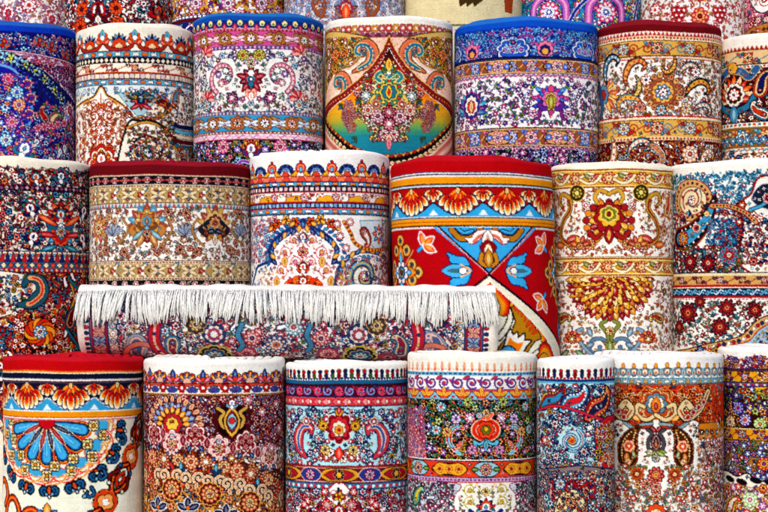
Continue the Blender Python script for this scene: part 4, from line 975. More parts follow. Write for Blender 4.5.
def d_whitefan(c):
    def fan(F, i):
        for k in range(-4, 5): F.ell(sin(k*.38)*6.6, -cos(k*.38)*5.6+2, 2.0, 1.9, ('26366f', '39558f')[k % 2], 0, .4, '10183a')
        for k in range(-2, 3): F.ell(sin(k*.5)*3.4, -cos(k*.5)*3+2, 1.3, 1.3, '8aa6d0', 0, .3, N)
        F.tube(crv([(-13, 0), (-8, 6), (0, 8.4), (8, 6), (13, 0)], 5), 1.7, 'e2a637', .6, '4a2a20')
        F.lobe(0, 5, 3.4, 5, .2, 'd8563c', -pi/2, ol=.5)
    c.rep(169.5, 31.5, fan, 316)
    def dot(F, i): (F.lobe(0, 0, 5, 8, .15, 'd8402c', ol=.6, oc=N), F.ell(0, 0, 2.8, 2.8, O, 0, .5, 'f0d0a0'), F.leaf(0, 4, 5, 1.6, -pi/2, CY, .4, N), F.ell(0, -6, 1.4, 1.4, R, 0, .4))
    c.rep(167.5, 31.5, dot, 332)
    c.strip(176, 181.5, 'edb9a4', 'scal', 'd25a4c', 8, 'e88a6a', 'a02a30'); c.ln(176, '8a3a30', .8)
    c.strip(181.5, 186, '6aa9c6', 'dash', 'e0902c', 9, W, N); c.ln(181.5, N, .9); c.ln(186, K, .9)
    c.strip(186, 191.5, '2a1830', 'sq', 'e6b0b8', 5.4, 'f0e0d8'); c.ln(192, R, 1)
    c.vine(192.5, 201.5, 'f1ebe2', [(Y, 'e87a3c', R), ('d84a5a', W, N)], 32, 'd8a03c', ['e0aa3c', 'c8405a', '6a8ac0'], 320)
    c.rep(199, 32, lambda F, i: F.lobe(0, 2, 8, 7, .2, 'e0a83c', -pi/2, ol=.6, oc='8a3a20', sx=1.5, sy=.7), 296)
    c.rep(197, 32, lambda F, i: ros(F, 3.8, ('d8506a', W, N), 7), 336)
    c.ln(202, R, 1.2); c.strip(202.5, 208, '231a33', 'sq', '7f9fc4', 4.6, 'a8c0d8'); c.ln(208.4, 'c03040', 1.2)
    c.strip(209, 213.5, '6aa9c6', 'dash', 'e0902c', 9, W, N); c.band(213.5, 215, '1c2a44')
    c.band(215, 320, 'f0edea')
    # corners
    c.fill(248, 218, 275, 262, [(3, 'r', 3, 4, [('d88a8a', W, R), (CY, W, B)]), (3, 'l', 3, 4.6, [('8aa8c8', 'c85a6a')])], 6.4, 91, 'b0a0a8', '6a4a60')
    arch = [(303, 221), (296, 228), (286, 232), (276, 240), (270, 250), (272, 262), (262, 266), (256, 274), (252, 320), (354, 320), (350, 274), (344, 266), (334, 262), (336, 250), (330, 240), (320, 232), (310, 228)]
    c.area(arch, 'f7f2ee', 3, '2a4a80', True); c.axis(303)
    c.along([(303, 219), (295, 227), (285, 231), (275, 239), (269, 250), (271, 262)], 5.4, lambda F, i: (F.leaf(-2, -1.5, 8, 2.1, -.6, ('2c5f98', 'd89a2c', '26366f')[i % 3], .5, '14183a'), F.leaf(-1, 1.6, 6, 1.6, .7, ('4f94b8', '3a6a9a')[i % 2], .4, N)))
    for dx, dy in ((-8, 0), (-17, -3), (-26, 3), (-30, 8)): 
        F = c.at(303+dx, 222+dy*.6); dais(F, 4.8, (('d8602c', 'e8a83c')[dx % 2], M), K, 6); F.leaf(0, 0, 7, 1.8, 2.5, 'e0a02c', .4)
    c.clip(arch)
    for x, y, r_ in ((312, 240, 7), (322, 252, 7), (311, 262, 7), (326, 270, 7.5), (316, 284, 7)):
        scroll(c.at(x, y, 2), r_, 'cf4a5c', .9, 1.5, (('d8a04a', 'f0d8a0', R), ('e08a9a', W, 'b03048'))[int(x) % 2], ['b8405a', '8a8aa8', 'c8a85a'], '7a2a40')
    c.path([(303, 228), (303, 280)], 1, 'c8405a'); palm(c.at(303, 238), 7, ('e0b090', 'f0d8c0', R, Y, '8a8ab0')); ros(c.at(303, 252), 5.4, ('d84a5a', 'f0c0a0', M)); palm(c.at(303, 268), 7.5, ('d8504a', 'f0d0a0', R, Y, O))
    for x, y in ((322, 262), (331, 282)): c.at(x, y).leaf(0, 5, 11, 3, -pi/2, 'd8b86a', .6, 'b03a4a')
    F = c.at(303, 290)
    for k in range(-4, 5): F.lobe(sin(k*.36)*17, -cos(k*.36)*10, 4.6, 5, .2, ('df4f22', 'e8842c')[k % 2], -pi/2+k*.36, ol=.6, oc='a81c1c')
    F.lobe(0, 2, 10, 7, .2, 'd8401f', -pi/2, ol=.7, oc=W); palm(F.sub(0, -8), 8, ('f0a060', 'e85a2c', 'd8301c', Y, O))
    c.clip(); c.axis(None)
    # paisley medallion at the right
    c.area([(343, 320), (338, 276), (346, 262), (358, 254), (372, 254), (386, 262), (400, 282), (400, 320)], 'f2efe8', 3.2, '33507f', True)
    c.along([(343, 280), (345, 265), (357, 255), (372, 254), (386, 262), (396, 278)], 6, lambda F, i: (F.leaf(-3, -1, 8, 2, -.4, ('d8a02c', '2c5f98')[i % 2], .5, '14183a'), F.leaf(-1, 2, 6, 1.6, .6, '4f94b8', .4, N)))
    F = c.at(364, 276)
    ax = [(17*cos(a)*(1-.028*k), 17*sin(a)*(1-.028*k)) for k, a in enumerate(np.linspace(2.6, 9.8, 30))]
    F.tube(ax, np.linspace(4.2, 2, 30), '2a3a6a', .7, 'd8a84a'); F.tube(ax, np.linspace(2.4, 1, 30), '5fa6c4', .3); F.tube(ax, .6, 'e8b84a')
    ros(F, 5, ('d84a5a', W, Y))
    c.fill(346, 258, 392, 288, [(2, 'f', 2, 2.8, [('d8506a', W), (Y, R)]), (2, 'l', 3, 4, [('c8606a', '8aa8b0')])], 6.4, 93, None, '7a2a40', avoid=[(364, 276, 16)])
    # square patch
    c.area([(360, 221), (392, 221), (392, 250), (376, 250), (364, 236)], 'cfdfe6', .7, T); F = c.at(379, 234)
    for k in range(8): F.leaf(0, 0, 10, 2, k*pi/4, ('d8642c', '5f93b8')[k % 2], .5, N)
    ros(F, 4.6, ('c8302c', Y, N)); boteh(c.at(366, 236, 2.6), 14, ('a8283c', 'e87a5a', W))
    c.path([(344, 222), (350, 232), (356, 244), (372, 250), (388, 248)], 2.8, 'e0a83c', .6, '8a3a20'); c.along([(344, 222), (350, 232), (356, 244), (372, 250), (388, 248)], 4.4, lambda F, i: F.ell(0, 0, 1.2, 1.2, (R, N)[i % 2]))
    for x, y in ((350, 222), (340, 236), (346, 248), (337, 224)): ros(c.at(x, y), 4, ('d85a6a', W, Y))
def fans(c, y0, y1, per, px, ground, valley, back):
    """bold band of flame fans over a scalloped edge"""
    h = y1-y0
    c.band(y0, y1, ground)
    def val(F, i): F.poly(crv([(-per*.5, h*.5), (-per*.3, h*.40), (-per*.14, h*.22), (0, h*.06), (per*.14, h*.22), (per*.3, h*.40), (per*.5, h*.5)], 4), valley, 1.1, back)
    c.rep((y0+y1)/2, per, val, px+per/2)
    def vtip(F, i): F.poly([(-per*.1, h*.48), (0, h*.26), (per*.1, h*.48)], 'dfeef4')
    c.rep((y0+y1)/2, per, vtip, px+per/2)
    def petal(F, x, y, a, l, w):
        F.ell(x, y, l+.9, w+.9, '2a0a14', a)
        F.ell(x, y, l, w, 'fbf4ea', a)
        for d_, f, q in ((.16, .86, 'f8d49a'), (.30, .76, 'f2a03c'), (.48, .66, 'e2601c'), (.66, .5, 'b81a1a')):
            F.ell(x-cos(a)*l*d_, y-sin(a)*l*d_, l*f, w*f, q, a)
    def big(F, i):
        for k in (-4, 4, -3, 3, -2, 2, -1, 1, 0):
            t = abs(k)/4; x = k*per*.098; y = h*(.22-.44*t**1.7)
            a = math.atan2(y+h*.55, x*.8)
            petal(F, x, y, a, h*(.27-.05*t), h*(.135-.02*t))
        for k in range(-3, 4): F.leaf(0, -h*.46, h*.40, h*.045, pi/2+k*.3, ('d8481c', 'f2a03c')[k % 2], .25, '8f1420', flat=True)
        F.leaf(0, -h*.52, h*.24, h*.07, pi/2, 'f4d69a', .6, '2a0a14')
    c.clipband(y0, y1)
    c.rep((y0+y1)/2, per, big, px)
    def small(F, i):
        for k in (-2, 2, -1, 1, 0):
            a = pi/2+k*.6; petal(F, cos(a)*h*.2, -h*.42+sin(a)*h*.26, a, h*.15, h*.085)
        F.ell(0, -h*.4, h*.07, h*.07, 'd8301c', 0, .4)
    c.rep((y0+y1)/2, per, small, px+per/2)
    c.clip()
def d_boldred(c):
    c.band(150, 172, 'b00c1c')
    for y, q, w in ((172.3, N, .9), (173.6, 'efe0d0', 1.3), (175, N, 1.2), (176.2, 'efe0d0', 1)): c.ln(y, q, w)
    c.band(177, 184, 'e49a22'); c.ln(184.5, '1a1430', 1.4); c.ln(186, 'cfe2ea', 1.4); c.ln(187.3, '1a1430', 1.2)
    fans(c, 188, 216, 50, 457, 'a80f1c', '4aa6d4', '1a1438')
    c.ln(217, 'cfe2ea', 1.2); c.ln(218.2, N, 1); c.band(218.8, 225.5, 'e49a22'); c.ln(222, 'b86a14', .8); c.ln(226, '1a1430', 1.4); c.ln(227.6, 'e8e6e2', 1.6)
    c.band(228.5, 420, 'ad0c1e')
    ax = 485.5; c.axis(ax)
    # blue triangle
    c.area([(438, 228.5), (ax, 274), (2*ax-438, 228.5)], '4fa9da', 0); c.path([(437, 228), (ax, 274)], 2.6, '2a0c24', smooth=False); c.path([(436, 228), (ax-.5, 275)], 1, 'e8b0b0', smooth=False)
    c.clip([(440, 228.5), (ax, 272), (2*ax-440, 228.5)])
    F = c.at(ax, 230)
    for k in (-1, 1):
        F.tube(crv([(k*36, 0), (k*26, 9), (k*12, 6), (k*7, -2)], 6), 2.6, 'b5822a', .9, '1a1430'); F.tube(crv([(k*30, -2), (k*24, 3), (k*15, 1)], 5), 1.4, '4fa9da', .9, '1a1430')
        F.tube(crv([(k*2, 4), (k*9, 5), (k*15, 11), (k*21, 9)], 6), [3.8]*9+[3]*6+[1.2]*4, 'f3ede6', .8, '7a1420'); F.tube(crv([(k*3, 5), (k*9, 7), (k*14, 12)], 5), 1.5, 'd87a6a')
        F.tube(crv([(0, 18), (k*5, 22), (k*8, 32), (k*3, 36)], 5), 2, 'c08a2c', .7, '1a1430')
    F.leaf(0, 22, 22, 5.5, -pi/2, 'f0ece6', .8, '1a1430'); F.leaf(0, 10, 16, 8, pi/2, '8f1420', .8, N); F.leaf(0, 14, 16, 4, pi/2, 'f0e0c0', .6, M); F.leaf(0, 20, 18, 4.2, pi/2, 'c08a2c', .8, '1a1430')
    c.clip()
    # tulips pointing at the crossing
    for x, y, rot in ((458, 271, pi/2),):
        F = c.at(x, y, rot)
        F.tube(crv([(0, -6), (-9, -2), (-11, 6), (-17, 12)], 6), [4.5]*8+[4]*6+[1.4]*5, '4fa9da', 1, '14205a'); F.tube(crv([(0, -6), (9, -2), (11, 6), (17, 12)], 6), [4.5]*8+[4]*6+[1.4]*5, '4fa9da', 1, '14205a')
        F.leaf(0, -8, 27, 6.4, pi/2, '5fb4e0', .9, '14205a'); F.tube(crv([(-6, 0), (0, -9), (6, 0)], 6), 1, 'efb78a'); F.ell(0, -2, 3.4, 3.4, 'f4f4f0', 0, .8, '14205a')
    # flower cluster at the side
    F = c.at(399, 273)
    for a, l in ((0, 20), (-pi/2, 26), (pi/2, 22), (pi, 20)):
        for da, dl in ((0, 1.25), (.42, .95), (-.42, .95)):
            q = F.sub(cos(a+da)*l*dl, sin(a+da)*l*dl)
            q.ell(0, 0, 6, 6, 'd69a3c', 0, 1, '5a2a14'); q.ell(0, 0, 3.4, 3.4, '7a6a50', 0, .8, 'f0d8a0'); q.ell(0, 0, 1.5, 1.5, '2a3a5a')
        F.leaf(cos(a)*6, sin(a)*6, l*.85, 5, a, 'e08a2c', .9, '5a2a14'); F.leaf(cos(a)*6, sin(a)*6, l*.55, 3, a, '4fa9da', .7, '14205a')
    for k in range(8): F.ell(cos(k*pi/4+.4)*8, sin(k*pi/4+.4)*8, 3.6, 2.8, 'ece8e0', k*pi/4+.4, .8, '14205a')
    F.ell(0, 0, 6, 6, '2f86b8', 0, 1, N); ros(F, 4.5, ('c8b04a', '2a4a6a', R), 8)
    # small orange lilies on stems
    for x, y, rot in ((425, 243, .9), (428, 303, 2.4)):
        q = c.at(x, y, rot)
        F.tube([(8, -8 if y < 270 else 8), (20, -22 if y < 270 else 24)], 1, 'd08a6a')
        q.tube([(0, 12), (0, 5)], 1.8, '4fa9da', .6, N)
        for a in (-1.1, 0, 1.1): q.leaf(0, 5, 14, 3.2, -pi/2+a, 'e8641f', 1.6, 'dfe9f0')
        for a in (-1.1, 0, 1.1): q.leaf(0, 3, 9, 1.3, -pi/2+a, 'f0a04a')
    # ivory triangle with golden acanthus below the crossing
    c.axis(ax)
    c.area([(ax, 277), (ax-95, 375), (ax+95, 375)], 'ede6d0', 2.6, '2a0c24'); c.area([(ax, 280), (ax-91, 374), (ax+91, 374)], 'f3edd6', 0)
    c.clip([(ax, 283), (ax-88, 374), (ax+88, 374)])
    F = c.at(ax, 330)
    def frill(F, pts, r, inn):
        q = crv(pts, 6)
        for cl, f, d_ in (('141018', 1.18, 0), ('c8281a', 1, 0), ('e8641c', .78, 1.6), ('efa32c', .55, 3.0)):
            for i in range(0, len(q), 2):
                x, y = q[i]; a = math.atan2(inn[1]-y, inn[0]-x)
                F.ell(x+cos(a)*d_, y+sin(a)*d_, r*f*1.25, r*f, cl, a)
    def acan(F):
        edge = [(20, -26), (27, -31), (36, -25), (45, -13), (54, -2), (60, 9)]
        frill(F, edge, 4.2, (26, 14))
        F.poly(crv([(22, -22), (29, -25), (38, -14), (48, -1), (55, 8), (46, 12), (34, 26), (24, 36), (6, 34), (8, 18), (20, 4), (26, -8)], 5), 'b68a22', 1.2, '141018')
        for t in range(7):
            x, y = crv(edge, 2)[t+2][:2]; a = math.atan2(18-y, 22-x)
            F.leaf(x+cos(a)*2, y+sin(a)*2, 11, 1.8, a, 'd8541c', .3, '7a2014', flat=True)
        F.poly([(6, 30), (14, 14), (17, 4), (20, 0), (22, 6), (27, 3), (27, 9), (35, 4), (34, 11), (42, 11), (36, 17), (30, 26), (24, 36), (8, 38)], 'f6efe4', 1.5, '141018')
        F.poly([(8, 32), (15, 18), (19, 8), (23, 12), (27, 14), (33, 13), (28, 22), (22, 34)], 'ee8a26', .5, 'f2b860')
        F.tube(crv([(10, 34), (10, 24), (17, 19), (23, 24), (20, 34)], 6), 2.4, '4fa9da', 1.2, '141018'); F.leaf(16, 36, 14, 3.4, -pi/2, 'f0901f', .6, 'f6efe4')
        F.tube(crv([(8, 8), (16, -2), (20, -12), (18, -20)], 5), 2.4, 'f3edd6', 1.3, '141018')
        frill(F, [(-1, -44), (6, -38), (11, -32), (15, -26), (14, -18)], 4, (0, -14))
        F.poly(crv([(-2, -38), (5, -32), (9, -24), (6, -10), (-4, 0), (-8, -14)], 5), 'f3ede4', .8, '141018')
        frill(F, [(52, 26), (58, 18), (66, 20), (73, 30)], 3.6, (58, 40)); F.poly(crv([(46, 40), (52, 28), (60, 24), (68, 32), (70, 42)], 5), 'dda03c', .8, '141018')
        F.tube(crv([(36, 38), (42, 28), (50, 22)], 5), 1.6, 'f3edd6', 1, '141018')
    acan(F)
    c.clip()
    # blue leaves low at the edges
    c.at(556, 327).tube(crv([(0, 14), (-4, 0), (4, -8)], 6), [2, 3, 4, 5, 5, 4, 4, 3, 3, 2, 2, 2, 1], '4fa9da', 1, '14205a')
    c.axis(None)
def d_goldband(c):
    def gb(y0, y1, px):
        y = (y0+y1)/2; h = y1-y0
        c.band(y0, y1, 'd2a138')
        c.rep(y, 34, lambda F, i: (ros(F, h*.36, ('a83838', 'e8c890', '7a2a2a'), 9, '6a2a1c'), ros(F, h*.2, ('e8d0a0', R), 6, M)), px)
        def wing(F, i):
            for a in (-1, 1):
                F.tube(crv([(-12, a*1), (-4, a*5), (4, a*3), (9, a*-3)], 5), 1.3, 'efe0bc', .6, '7a4a20'); F.leaf(0, 0, 9, 2.2, a*.5+(pi if a > 0 else 0), ('b03a34', '7a8a50')[a > 0], .6, '6a2a1c')
            dais(F, 3.2, ('e8dcc0', R), '6a2a1c', 5)
        c.rep(y, 34, wing, px+17)
        for yy in (y0+.8, y1-.8): c.ln(yy, '8a4a20', 1.2)
        c.ln(y0+2.4, 'f0dca0', 1); c.ln(y1-2.4, 'f0dca0', 1)
    gb(168, 187.5, 609)
    c.band(187.5, 256, 'f2ece2')
    c.axis(609)
    c.fill(545, 190, 609, 255, [(3, 'l', 2.6, 4, [('c8a04a', 'b0584a'), ('a8a8a0', 'c88a3c')]), (3, 'f', 1.8, 3, [('b83a3c', Y), ('d8983c', R)])], 8.5, 101, None, '7a3a28', avoid=[(609, 220, 27), (570, 225, 15), (577, 193, 8)])
    F = c.at(577, 193); F.ell(0, 0, 8, 8, '4a3a1c', 0, .8, 'e0c070'); ros(F, 6, ('8a7a34', 'e0c860', '3a2a14'), 8); F.ell(0, 0, 2.4, 2.4, 'e8d88a', 0, .6)
    F = c.at(609, 218)
    for k in range(-7, 8):
        if k: F.leaf(0, 4, 26-abs(k)*.5, 3.2, -pi/2+k*.37, ('c8922c', '9a2a30', 'e0b04a')[k % 3], .7, '4a1018')
    for k in range(-7, 8): F.ell(sin(k*.37)*23, 4-cos(k*.37)*20, 3.2, 3.2, ('a02a34', 'd8903c')[k % 2], 0, .6, '4a1018')
    F.lobe(0, 0, 15, 8, .22, 'a02430', -pi/2, ol=.8, oc='4a1018', sy=1.1); F.lobe(0, -2, 11, 7, .25, 'dfb044', -pi/2, ol=.7, oc='4a1018'); F.lobe(0, -4, 8, 6, .2, '8a8a34', -pi/2, ol=.7, oc='f0e0a0'); F.lobe(0, -4, 5, 6, .2, 'dcc75c', -pi/2, ol=.5); F.ell(0, -4, 2, 2.4, '8a2a30', 0, .4)
    F.leaf(0, 8, 18, 4.4, pi/2, '9a2430', .8, '4a1018'); F.leaf(0, 12, 10, 1.8, pi/2, 'e8c070')
    for k in (-1, 1):
        F.tube(crv([(0, -24), (k*9, -28), (k*14, -22), (k*12, -16)], 6), 1.7, 'caa24a', .6, '6a4a20'); F.tube(crv([(k*8, 16), (k*14, 20), (k*20, 14)], 5), 2, 'a03030', .6, '4a1018')
    F = c.at(566, 224)
    F.tube(crv([(3, 22), (-7, 12), (-4, -2), (5, -14), (4, -26), (-6, -30), (-10, -22), (-5, -18)], 6), np.interp(np.linspace(0, 1, 43), [0, .4, .7, 1], [1.6, 2.3, 1.7, .9]), 'c39b48', .8, '5a4020'); F.tube(crv([(2, 20), (-7, 12), (-4, -2), (5, -14), (4, -24)], 6), .9, '8a3a2c')
    F.leaf(0, 18, 16, 3.6, -.3, 'b84a3c', .7, '5a2018'); F.leaf(-2, 22, 14, 3.4, pi+.1, 'c8702c', .7, '5a2018'); ros(F.sub(8, 22), 4.6, ('b8503c', 'e8c080', M))
    boteh(c.at(553, 208, -.2), 16, ('e0a850', 'f0e0c0', 'b84a3c'), '6a3a20'); ros(c.at(556, 232), 5, ('c8603c', 'f0d0a0', M)); ros(c.at(590, 245), 5.6, ('b84a3c', 'e8c080', '6a2a2a')); ros(c.at(586, 205), 4, ('a83a3c', Y))
    F = c.at(580, 246); [F.leaf(0, 0, 11, 2.3, a_, q_, .6, '5a2018') for a_, q_ in ((-.3, 'a8543c'), (pi+.3, 'c8702c'), (-1.2, 'b84a3c'), (pi+1.2, 'd8a040'))]; ros(F, 4, ('9a2a30', 'e8c070', M))
    c.axis(None)
    c.ln(256.5, '8a7a60', .8)
    gb(257.5, 276, 608)
    c.band(276, 420, 'f0e9df'); c.axis(610)
    # hanging half sunburst
    c.clipband(276.5, 420)
    F = c.at(610, 277)
    for ring, (r0, r1, w, n, q) in enumerate(((30, 44, 3.3, 23, ('8f2230', 'd09a3c', 'a8383c')), (21, 36, 3.2, 19, ('e0b04c', 'b8742c')), (11, 28, 3, 17, ('e8c060', 'efd9a8', '9a3030')), (3, 18, 3.6, 11, ('a02a34', 'dba445')))):
        for k in range(n):
            a = pi*(k+.5)/n; F.leaf(cos(a)*r0, sin(a)*r0*.92, r1-r0+3, w, math.atan2(sin(a)*.92, cos(a)), q[k % len(q)], .7, '4a1018'); F.ell(cos(a)*(r1-3), sin(a)*(r1-3)*.92, 1.4, 1.4, ('f0dca0', '7a1a24')[k % 2])
    ros(F.sub(0, 3), 8, ('8f2230', 'e8c060', 'b8503c'), 9)
    c.clip()
    c.fill(545, 280, 610, 420, [(3, 'l', 3, 4.4, [('7f95a4', 'c8a04a'), ('b8604a', '8a8a5a')]), (3, 'f', 2, 3, [('b0383c', Y), ('c8803c', R)])], 8, 105, None, '6a3a30', avoid=[(610, 290, 44), (600, 335, 13), (572, 335, 11), (565, 318, 10)])
    for k in (1, -1):
        F = c.at(610, 337, 0, 1, k)
        F.tube(crv([(0, 12), (-8, 2), (-18, 4), (-20, 14), (-12, 16), (-10, 10)], 7), 1.7, '6f8aa0', .6, '34465a'); F.tube(crv([(0, 16), (-14, 20), (-28, 8), (-34, -4), (-28, -8)], 7), 1.6, '8ea4b4', .6, '34465a'); F.tube(crv([(0, 10), (-3, -4), (-9, -12), (-4, -16)], 6), 1.6, '8a8f50', .6, '3a3a20')
        F.leaf(-18, 0, 10, 2.6, -2, '7f95a4', .6, '34465a'); F.leaf(-24, 10, 9, 2.4, -.4, '7f95a4', .6, '34465a')
    ros(F.sub(0, -6), 4.4, ('d8a850', 'f0e0b0', R)); lily(c.at(610, 350), 9, ('b8a04a', '8a9a60'))
    F = c.at(572, 337)
    for k in range(-3, 4): F.leaf(0, 4, 11, 2.6, -pi/2+k*.45, ('b83a34', 'd8803c')[k % 2], .6, '4a1018')
    ros(F.sub(0, 2), 5, ('9a2430', 'e8b060', Y)); boteh(c.at(563, 318, 1.3), 13, ('c89a3c', 'e8d08a', 'a8403c')); ros(c.at(580, 308), 3.6, ('b83a3c', Y)); ros(c.at(556, 340), 4, ('c8602c', Y, M)); F.leaf(-4, 14, 12, 2.6, 2.6, '6f8a60', .6); F.leaf(4, 14, 12, 2.6, .5, '6f8a60', .6)
    for x, y in ((557, 292), (552, 306), (560, 300)): ros(c.at(x, y), 3.4, (('b8503c', Y), ('3a3a2a', 'e8c060'))[x % 2])
    c.axis(None)
def d_botehright(c):
    c.fill(660, 172, 800, 212, [(4, 'l', 3.4, 4.6, [('58a2bf', '2f7f9a'), ('7abcd0', '3a6a8a')]), (2, 'f', 2.2, 3, [('6fb6cc', N), ('c8404a', Y)])], 5.4, 111, '4a90a8', '24506a')
    F = c.at(690, 200)
    F.ell(0, 0, 25, 22, '2c1620'); F.ell(0, 0, 24, 21, 'c7a676', 0, .9, 'a02a2c'); F.ell(2, 1, 16.5, 14, 'e4d3b0', 0, .9, '8a2a2a')
    for k in range(22): F.ell(cos(k*2*pi/22)*20.4, sin(k*2*pi/22)*17.6, 1.5, 1.5, ('8f1a2a', '2a2a44')[k % 2])
    scroll(F.sub(2, 0, 2.4), 12.5, '8f2a2a', 1.5, 1.5, ('d8802c', Y, 'a82a2c'), ['b84a2c', '4a6a7a', 'c8902c']); scroll(F.sub(2, 0, -.8), 13.5, '4a6a7a', 1, .7, None, ['b8783c', 'a82a2c'])
    c.fill(664, 212, 742, 272, [(4, 'r', 3.6, 5.4, [('a81f2e', 'e8a890', N), ('2c2a4a', CY, 'c83a4a'), ('8f1a2a', 'd8804a', Y)]), (4, 'l', 4, 5.4, [('a81f2e', '2a3a5a'), ('4fa4c4', N), ('d8804a', M)])], 7.4, 114, '7a4a40', '24101c', avoid=[(700, 230, 18), (682, 238, 12)])
    F = c.at(688, 235, 1.15)
    ax = crv([(-2, 12), (2, 2), (0, -12), (-6, -26), (-16, -38), (-24, -44)], 6); rd = np.interp(np.linspace(0, 1, len(ax)), [0, .2, .45, .75, 1], [12, 14, 10.5, 5, 1])
    F.tube(ax, rd, 'c8a060'); F.tube(ax, rd*.9, '9a1f2c', .6); F.tube(ax[:-2], rd[:-2]*.78, '1d1b2c', .3); F.tube(ax[:-6], rd[:-6]*.5, '4f9cbc', .6)
    for i in range(3, len(ax)-4, 3):
        for d_ in (-1, 1): F.ell(ax[i][0]+d_*rd[i]*.64, ax[i][1]+d_*1.5, 1.2, 1.2, ('efe2cc', 'd8804a', '6fb6cc')[i % 3], 0, .3)
    ros(F.sub(0, 8), 8, ('9a1f2c', 'd8a04a', '6fb6cc'), 9); ros(F.sub(-2, -12), 5, ('efe2cc', 'c8402c', N), 7); ros(F.sub(-10, -28), 3, ('e8c890', R), 6)
    # lobed shield at the right
    c.area([(738, 258), (742, 244), (734, 230), (744, 218), (738, 206), (752, 194), (758, 180), (772, 176), (800, 176), (800, 300), (748, 270)], 'f1ebdf', 2, '8f1a2a', True)
    c.area([(752, 200), (760, 186), (774, 184), (800, 186), (800, 216), (770, 210)], '24304a', 1, 'c8c8d0', True); c.path([(750, 210), (764, 204), (772, 194)], 3, '58a2bf', .7); ros(c.at(768, 198), 6, ('efe6d8', R, N), 8)
    c.fill(740, 214, 796, 264, [(3, 'r', 3.4, 5, [('a81f2e', 'e8a890', N), ('2c3a5a', CY, W), (O, Y, M)]), (3, 'l', 3.4, 5, [('2f6f8f', 'a8303c'), ('c8502c', N)])], 6.4, 115, '8a4a4a', '30141c')
    c.fill(700, 204, 742, 250, [(4, 'r', 3.6, 5.4, [('a81f2e', 'e8a890', N), ('2c2a4a', CY, W), ('8f1a2a', 'd8804a', Y)]), (4, 'l', 4, 5.4, [('a81f2e', '2a3a5a'), ('4fa4c4', N), ('d8804a', M)])], 7.4, 116, '7a2a30', '24101c', avoid=[(696, 232, 24), (722, 214, 14)])
    c.path([(712, 206), (728, 206), (744, 212), (756, 222)], 3.6, 'c9a26c', .9, '8f2a2a'); c.along([(712, 206), (728, 206), (744, 212), (756, 222)], 3.4, lambda F, i: F.ell(0, 0, 1.1, 1.1, ('a81f2e', '2a3a5a')[i % 2]))
    c.fill(668, 246, 742, 271, [(2, 'l', 4, 5.4, [('4f94a8', '2a4a5a'), ('c8602c', G)]), (2, 'f', 2.4, 3.4, [('c8404a', Y), (W, R)])], 6.8, 117, '6a5a50', '2a1a20', avoid=[(690, 262, 7), (708, 262, 7), (728, 254, 9), (672, 262, 6)])
    for x, y, r_ in ((672, 262, 6), (690, 262, 8), (708, 263, 8), (729, 255, 9.5)): ros(c.at(x, y), r_, ('4f94b0' if r_ > 9 else '2a2430', 'a81c2e', 'e8c0a0'), 9)
    c.fill(708, 220, 738, 244, [(3, 'l', 3, 4.4, [('4fa4c4', '2a5a8a'), ('58a2bf', 'b8303c')]), (2, 'f', 2.6, 3.4, [('6fb6cc', R)])], 5.6, 118, '3a80a0', '1c3a5a')
    c.ln(272.5, K, 1); c.band(273, 275.5, 'e0cfae')
    c.vine(275.5, 284.5, 'c9a36c', [('a81f2e', 'efe0c8', N), ('8f1a2a', 'e8c890', T)], 22, '8f2a2a', ['a83a34', '4f7f94'], 720); c.band(284.5, 287, 'a81f2e'); c.ln(287.5, 'e8d8b8', 1)
    c.strip(288, 296, '2a2c54', 'S', 'cfe0e4', 9, '6fb0c8'); c.band(296, 298, '9a1a2a'); c.strip(298, 300, 'efe6d8', 'dash', R, 4)
    c.band(300, 420, 'f1ebe0')
    c.fill(664, 302, 800, 345, [(3, 'f', 2.4, 3.6, [('a82434', Y), ('8f2030', 'e8b090')]), (4, 'l', 3.6, 5, [('4f94a8', '3a6a6a'), ('7a9a6a', 'b84a4a')])], 7, 119, '6a8a80', '3a1a24', avoid=[(690, 313, 11), (727, 308, 9), (757, 310, 8), (721, 326, 9)])
    for x, y, r_ in ((688, 313, 11.5), (679, 327, 8), (727, 308, 9), (755, 310, 8.5), (720, 327, 9.5), (700, 302, 6)): ros(c.at(x, y), r_, ('47202a', '9c2c34', 'd8885a'), 10, '20101a')
    c.area([(672, 360), (690, 349), (720, 342), (742, 336), (756, 322), (775, 314), (800, 312), (800, 420), (672, 420)], 'c9a674', 1.2, '5a2a20', True); c.area([(684, 366), (704, 352), (726, 347), (748, 342), (760, 330), (776, 322), (800, 320), (800, 420), (684, 420)], '93b6c4', 1.2, 'a81f2e', True)
    c.along([(690, 353), (720, 345), (744, 339), (757, 326), (775, 318), (796, 316)], 5, lambda F, i: F.ell(0, 0, 1.8, 1.8, ('a81f2e', '2a3a6a', 'efe0c8')[i % 3], 0, .4)); c.fill(700, 350, 800, 400, [(1, 'r', 4, 6, ALLP), (1, 'l', 4, 5, LEAF)], 7, 120, K)

